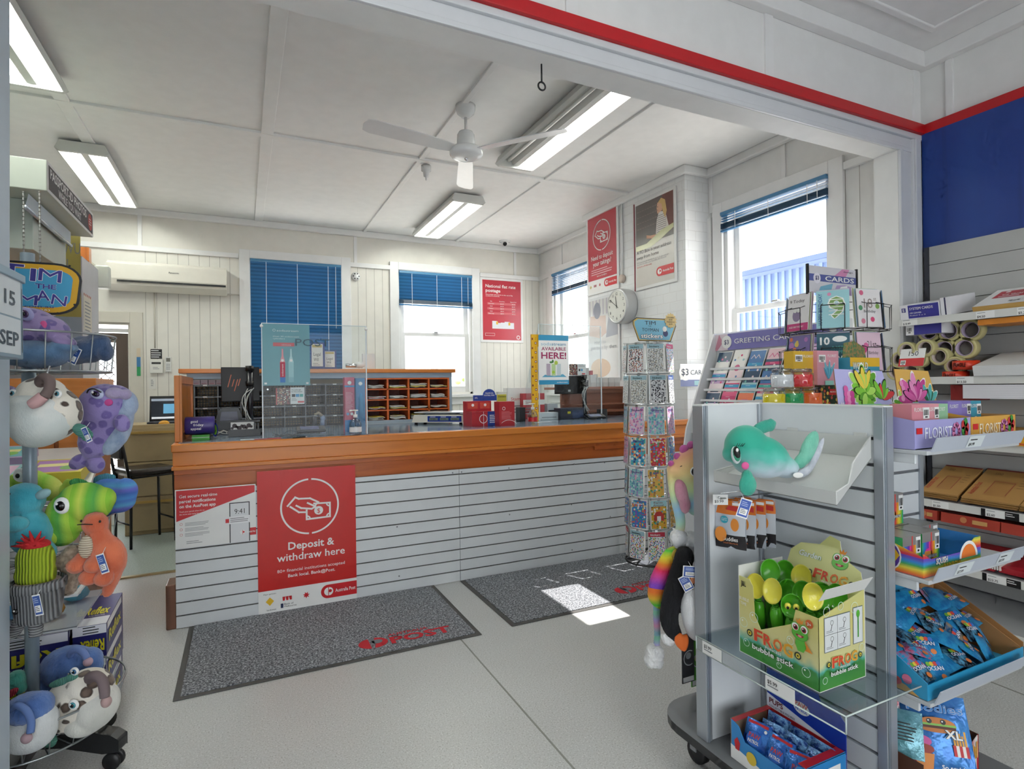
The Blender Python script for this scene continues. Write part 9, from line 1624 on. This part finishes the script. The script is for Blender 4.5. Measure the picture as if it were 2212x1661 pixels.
for k, (px, py, nm) in enumerate(((1962, 757, 'upper left'), (2002, 752, 'upper middle'), (1946, 777, 'lower left'), (1985, 776, 'lower middle'), (1935, 803, 'bottom left'), (1968, 800, 'bottom middle'), (2028, 770, 'right end'), (2060, 790, 'right low'))):
    p_ = P(px, py, X=3.64); roll(p_.y, p_.z, 3.66+.004*k, 'clear packing tape roll in the slumped pile on the second shelf, '+nm, r=.052, rim=M('#c8b8b0', .5))
f = Fr(P(1940, 792, X=3.59), (0, -1, 0), (.3, 0, .95)); mb = MB(); mb.obox(f, .0, .14, 0, .11, -.001, 0, WHITE); mb.rect(f, 0, 0, .14, .05, RED); mb.text(f, '150', .05, .065, .03, BLACK, e=.001); mb.barcode(f, .01, .008, .03, .03); single('tape_pack_label', mb, f.o, 'red and white label on the clear tape pile', 'label')
for k, (px, py) in enumerate(((2078, 783), (2056, 806))):
    p_ = P(px, py, X=3.62); mb = MB(); c = V(3.66, p_.y, p_.z-.04); mb.lathe([(.062, 0), (.062, .05)], c, M('#d83a20', .3), 28, cap=True); mb.lathe([(.062, .0501), (.03, .0505), (0, .0505)], c, M('#c8844c', .6), 28, cap=False); g = Fr(c+V(0, 0, .051), (0, -1, 0), (1, 0, 0)); mb.arc(g, 0, 0, .05, .012, M('#c83030'), .001); g = Fr(c+V(-.0635, .03, .01), (0, -1, 0), (0, 0, 1)); mb.text(g, 'FRAGILE', 0, .006, .022, BLACK, w=.06, bold=1, e=.001)
    single('fragile_tape_roll', mb, c, ('upper' if k == 0 else 'lower')+' red roll of fragile tape on the second wall shelf', 'tape roll')
def sheets(mb, f, g, w, h, d):
    for k in range(6): mb.rect(f, 0, h*(.1+.15*k), w, .001, M('#c8c8cc'))
onshelf('paper_stack', 1.70, 1.30, 1.468, .055, 3.585, 3.90, '#eceded', 'stack of large white paper on the second wall shelf', 'paper', sheets, tilt=-14)
onshelf('paper_stack', 1.76, 1.30, 1.345, .075, 3.60, 3.90, '#e6e4ea', 'stack of white sheets beneath the second shelf rail', 'paper', sheets)
onshelf('red_pack', 1.83, 1.77, 1.33, .09, 3.62, 3.9, '#8c2a28', 'dark red pack beside the lower white paper stack', 'pack')
onshelf('yellow_mailer', 1.74, 1.46, 1.10, .045, 3.64, 3.90, '#ecae1e', 'yellow and red mailer bags on the shelf behind the florist trays', 'mailer', lambda mb, f, g, w, h, d: (mb.rect(f, 0, 0, w*.15, h, M('#d8342c')), mb.poly(f, [(w*.2, h*.2), (w*.9, h*.1), (w*.9, h*.3), (w*.2, h*.5)], M('#d8602c'))), tilt=-8)
onshelf('white_book_stack', 1.45, 1.30, 1.10, .09, 3.65, 3.90, '#ecebe6', 'stack of white edged pads at the right of the yellow mailers', 'pads', sheets)
# kraft padded bags
def pad(y1, y0, x0, z, L, label, k):
    th = math.radians(26); mb = MB(); u = V(0, -1, 0); v_ = V(math.cos(th), 0, math.sin(th)); f = Fr((x0, y1, z), u, v_); w = y1-y0
    for q in range(3): mb.obox(f, -.006*q, w-.006*q, 0, L, -.012-.014*q, -.002-.014*q, M('#b98c50' if q == 0 else '#a87c44', .6))
    mb.rect(f, w*.3, L*.15, w*.4, L*.5, M('#b08048'), -.0014); mb.line(f, [(w*.32, L*.2), (w*.32, L*.6), (w*.68, L*.6), (w*.68, L*.2)], .003, M('#a04038'), -.0012); mb.text(f, 'Australia Post', w*.14, L*.12, .028, M('#b03a30'), w=L*.4, rot=90, bold=.8, e=-.001); mb.text(f, 'DISS', w*.35, L*.88, .02, M('#6a4a28'), w=w*.14, rot=180, e=-.001); mb.lines(f, w*.75, L*.7, w*.15, 4, .025, M('#6a4a28'), t=.003, e=-.001); mb.rect(f, 0, L-.012, w, .012, M('#8c2c28'), -.0012); mb.rect(f, -.002, 0, .004, L, WHITE, -.006)
    return single('padded_mailer', mb, f.at(w/2, 0), label, 'mailer')
pad(1.99, 1.80, 3.61, .80, .30, 'kraft padded mailer pack at the left of the envelope shelf', 0); pad(1.78, 1.52, 3.61, .80, .31, 'larger kraft padded mailer pack in the middle of the shelf', 1); pad(1.515, 1.25, 3.61, .80, .31, 'kraft padded mailer pack cut off at the right edge', 2)
for k, (a, b_) in enumerate(((2.02, 1.90), (1.88, 1.60), (1.595, 1.30))): onshelf('red_mailing_box', a, b_, .64, .055, 3.60, 3.88, '#a83a2c', '%s flat red mailing box under the padded mailer shelf' % ORD[k], 'box', lambda mb, f, g, w, h, d: (mb.disc(f, w*.4, h*.55, h*.3, M('#c07a4c'), .001), mb.rect(f, w*.55, h*.3, w*.25, h*.4, M('#c89a5c'), .001)), tilt=6)
for k, (a, b_) in enumerate(((1.80, 1.62), (1.60, 1.38), (1.36, 1.15))): onshelf('red_satchel', a, b_, .43+.004*k, .03, 3.585, 3.86, ('#c8303a', '#b02430', '#98202a')[k], '%s red postal satchel stack on the low wall shelf' % ORD[k], 'satchels', lambda mb, f, g, w, h, d: mb.poly(g, [(w*.1, d*.1), (w*.9, d*.3), (w*.9, d*.5), (w*.1, d*.6)], M('#9c1c28'), .001), tilt=-10)
mb = MB()
for k in range(9): mb.box(3.572, 3.60+.02*k, 1.675-.011*k, 1.680-.011*k, .445, .475+.003*k, M('#e8e4e0'), Matrix.Translation((0, 0, 0)))
single('fanned_envelopes', mb, (3.6, 1.64, .445), 'fan of white envelope edges in front of the red satchels', 'envelopes')
mb = MB(); mb.box(3.30, 3.56, 1.9, 2.08, .001, .30, M('#b9bcc0', .4)); single('grey_carton', mb, (3.43, 2.0, 0), 'plain grey carton on the floor behind the ocean packets', 'carton')
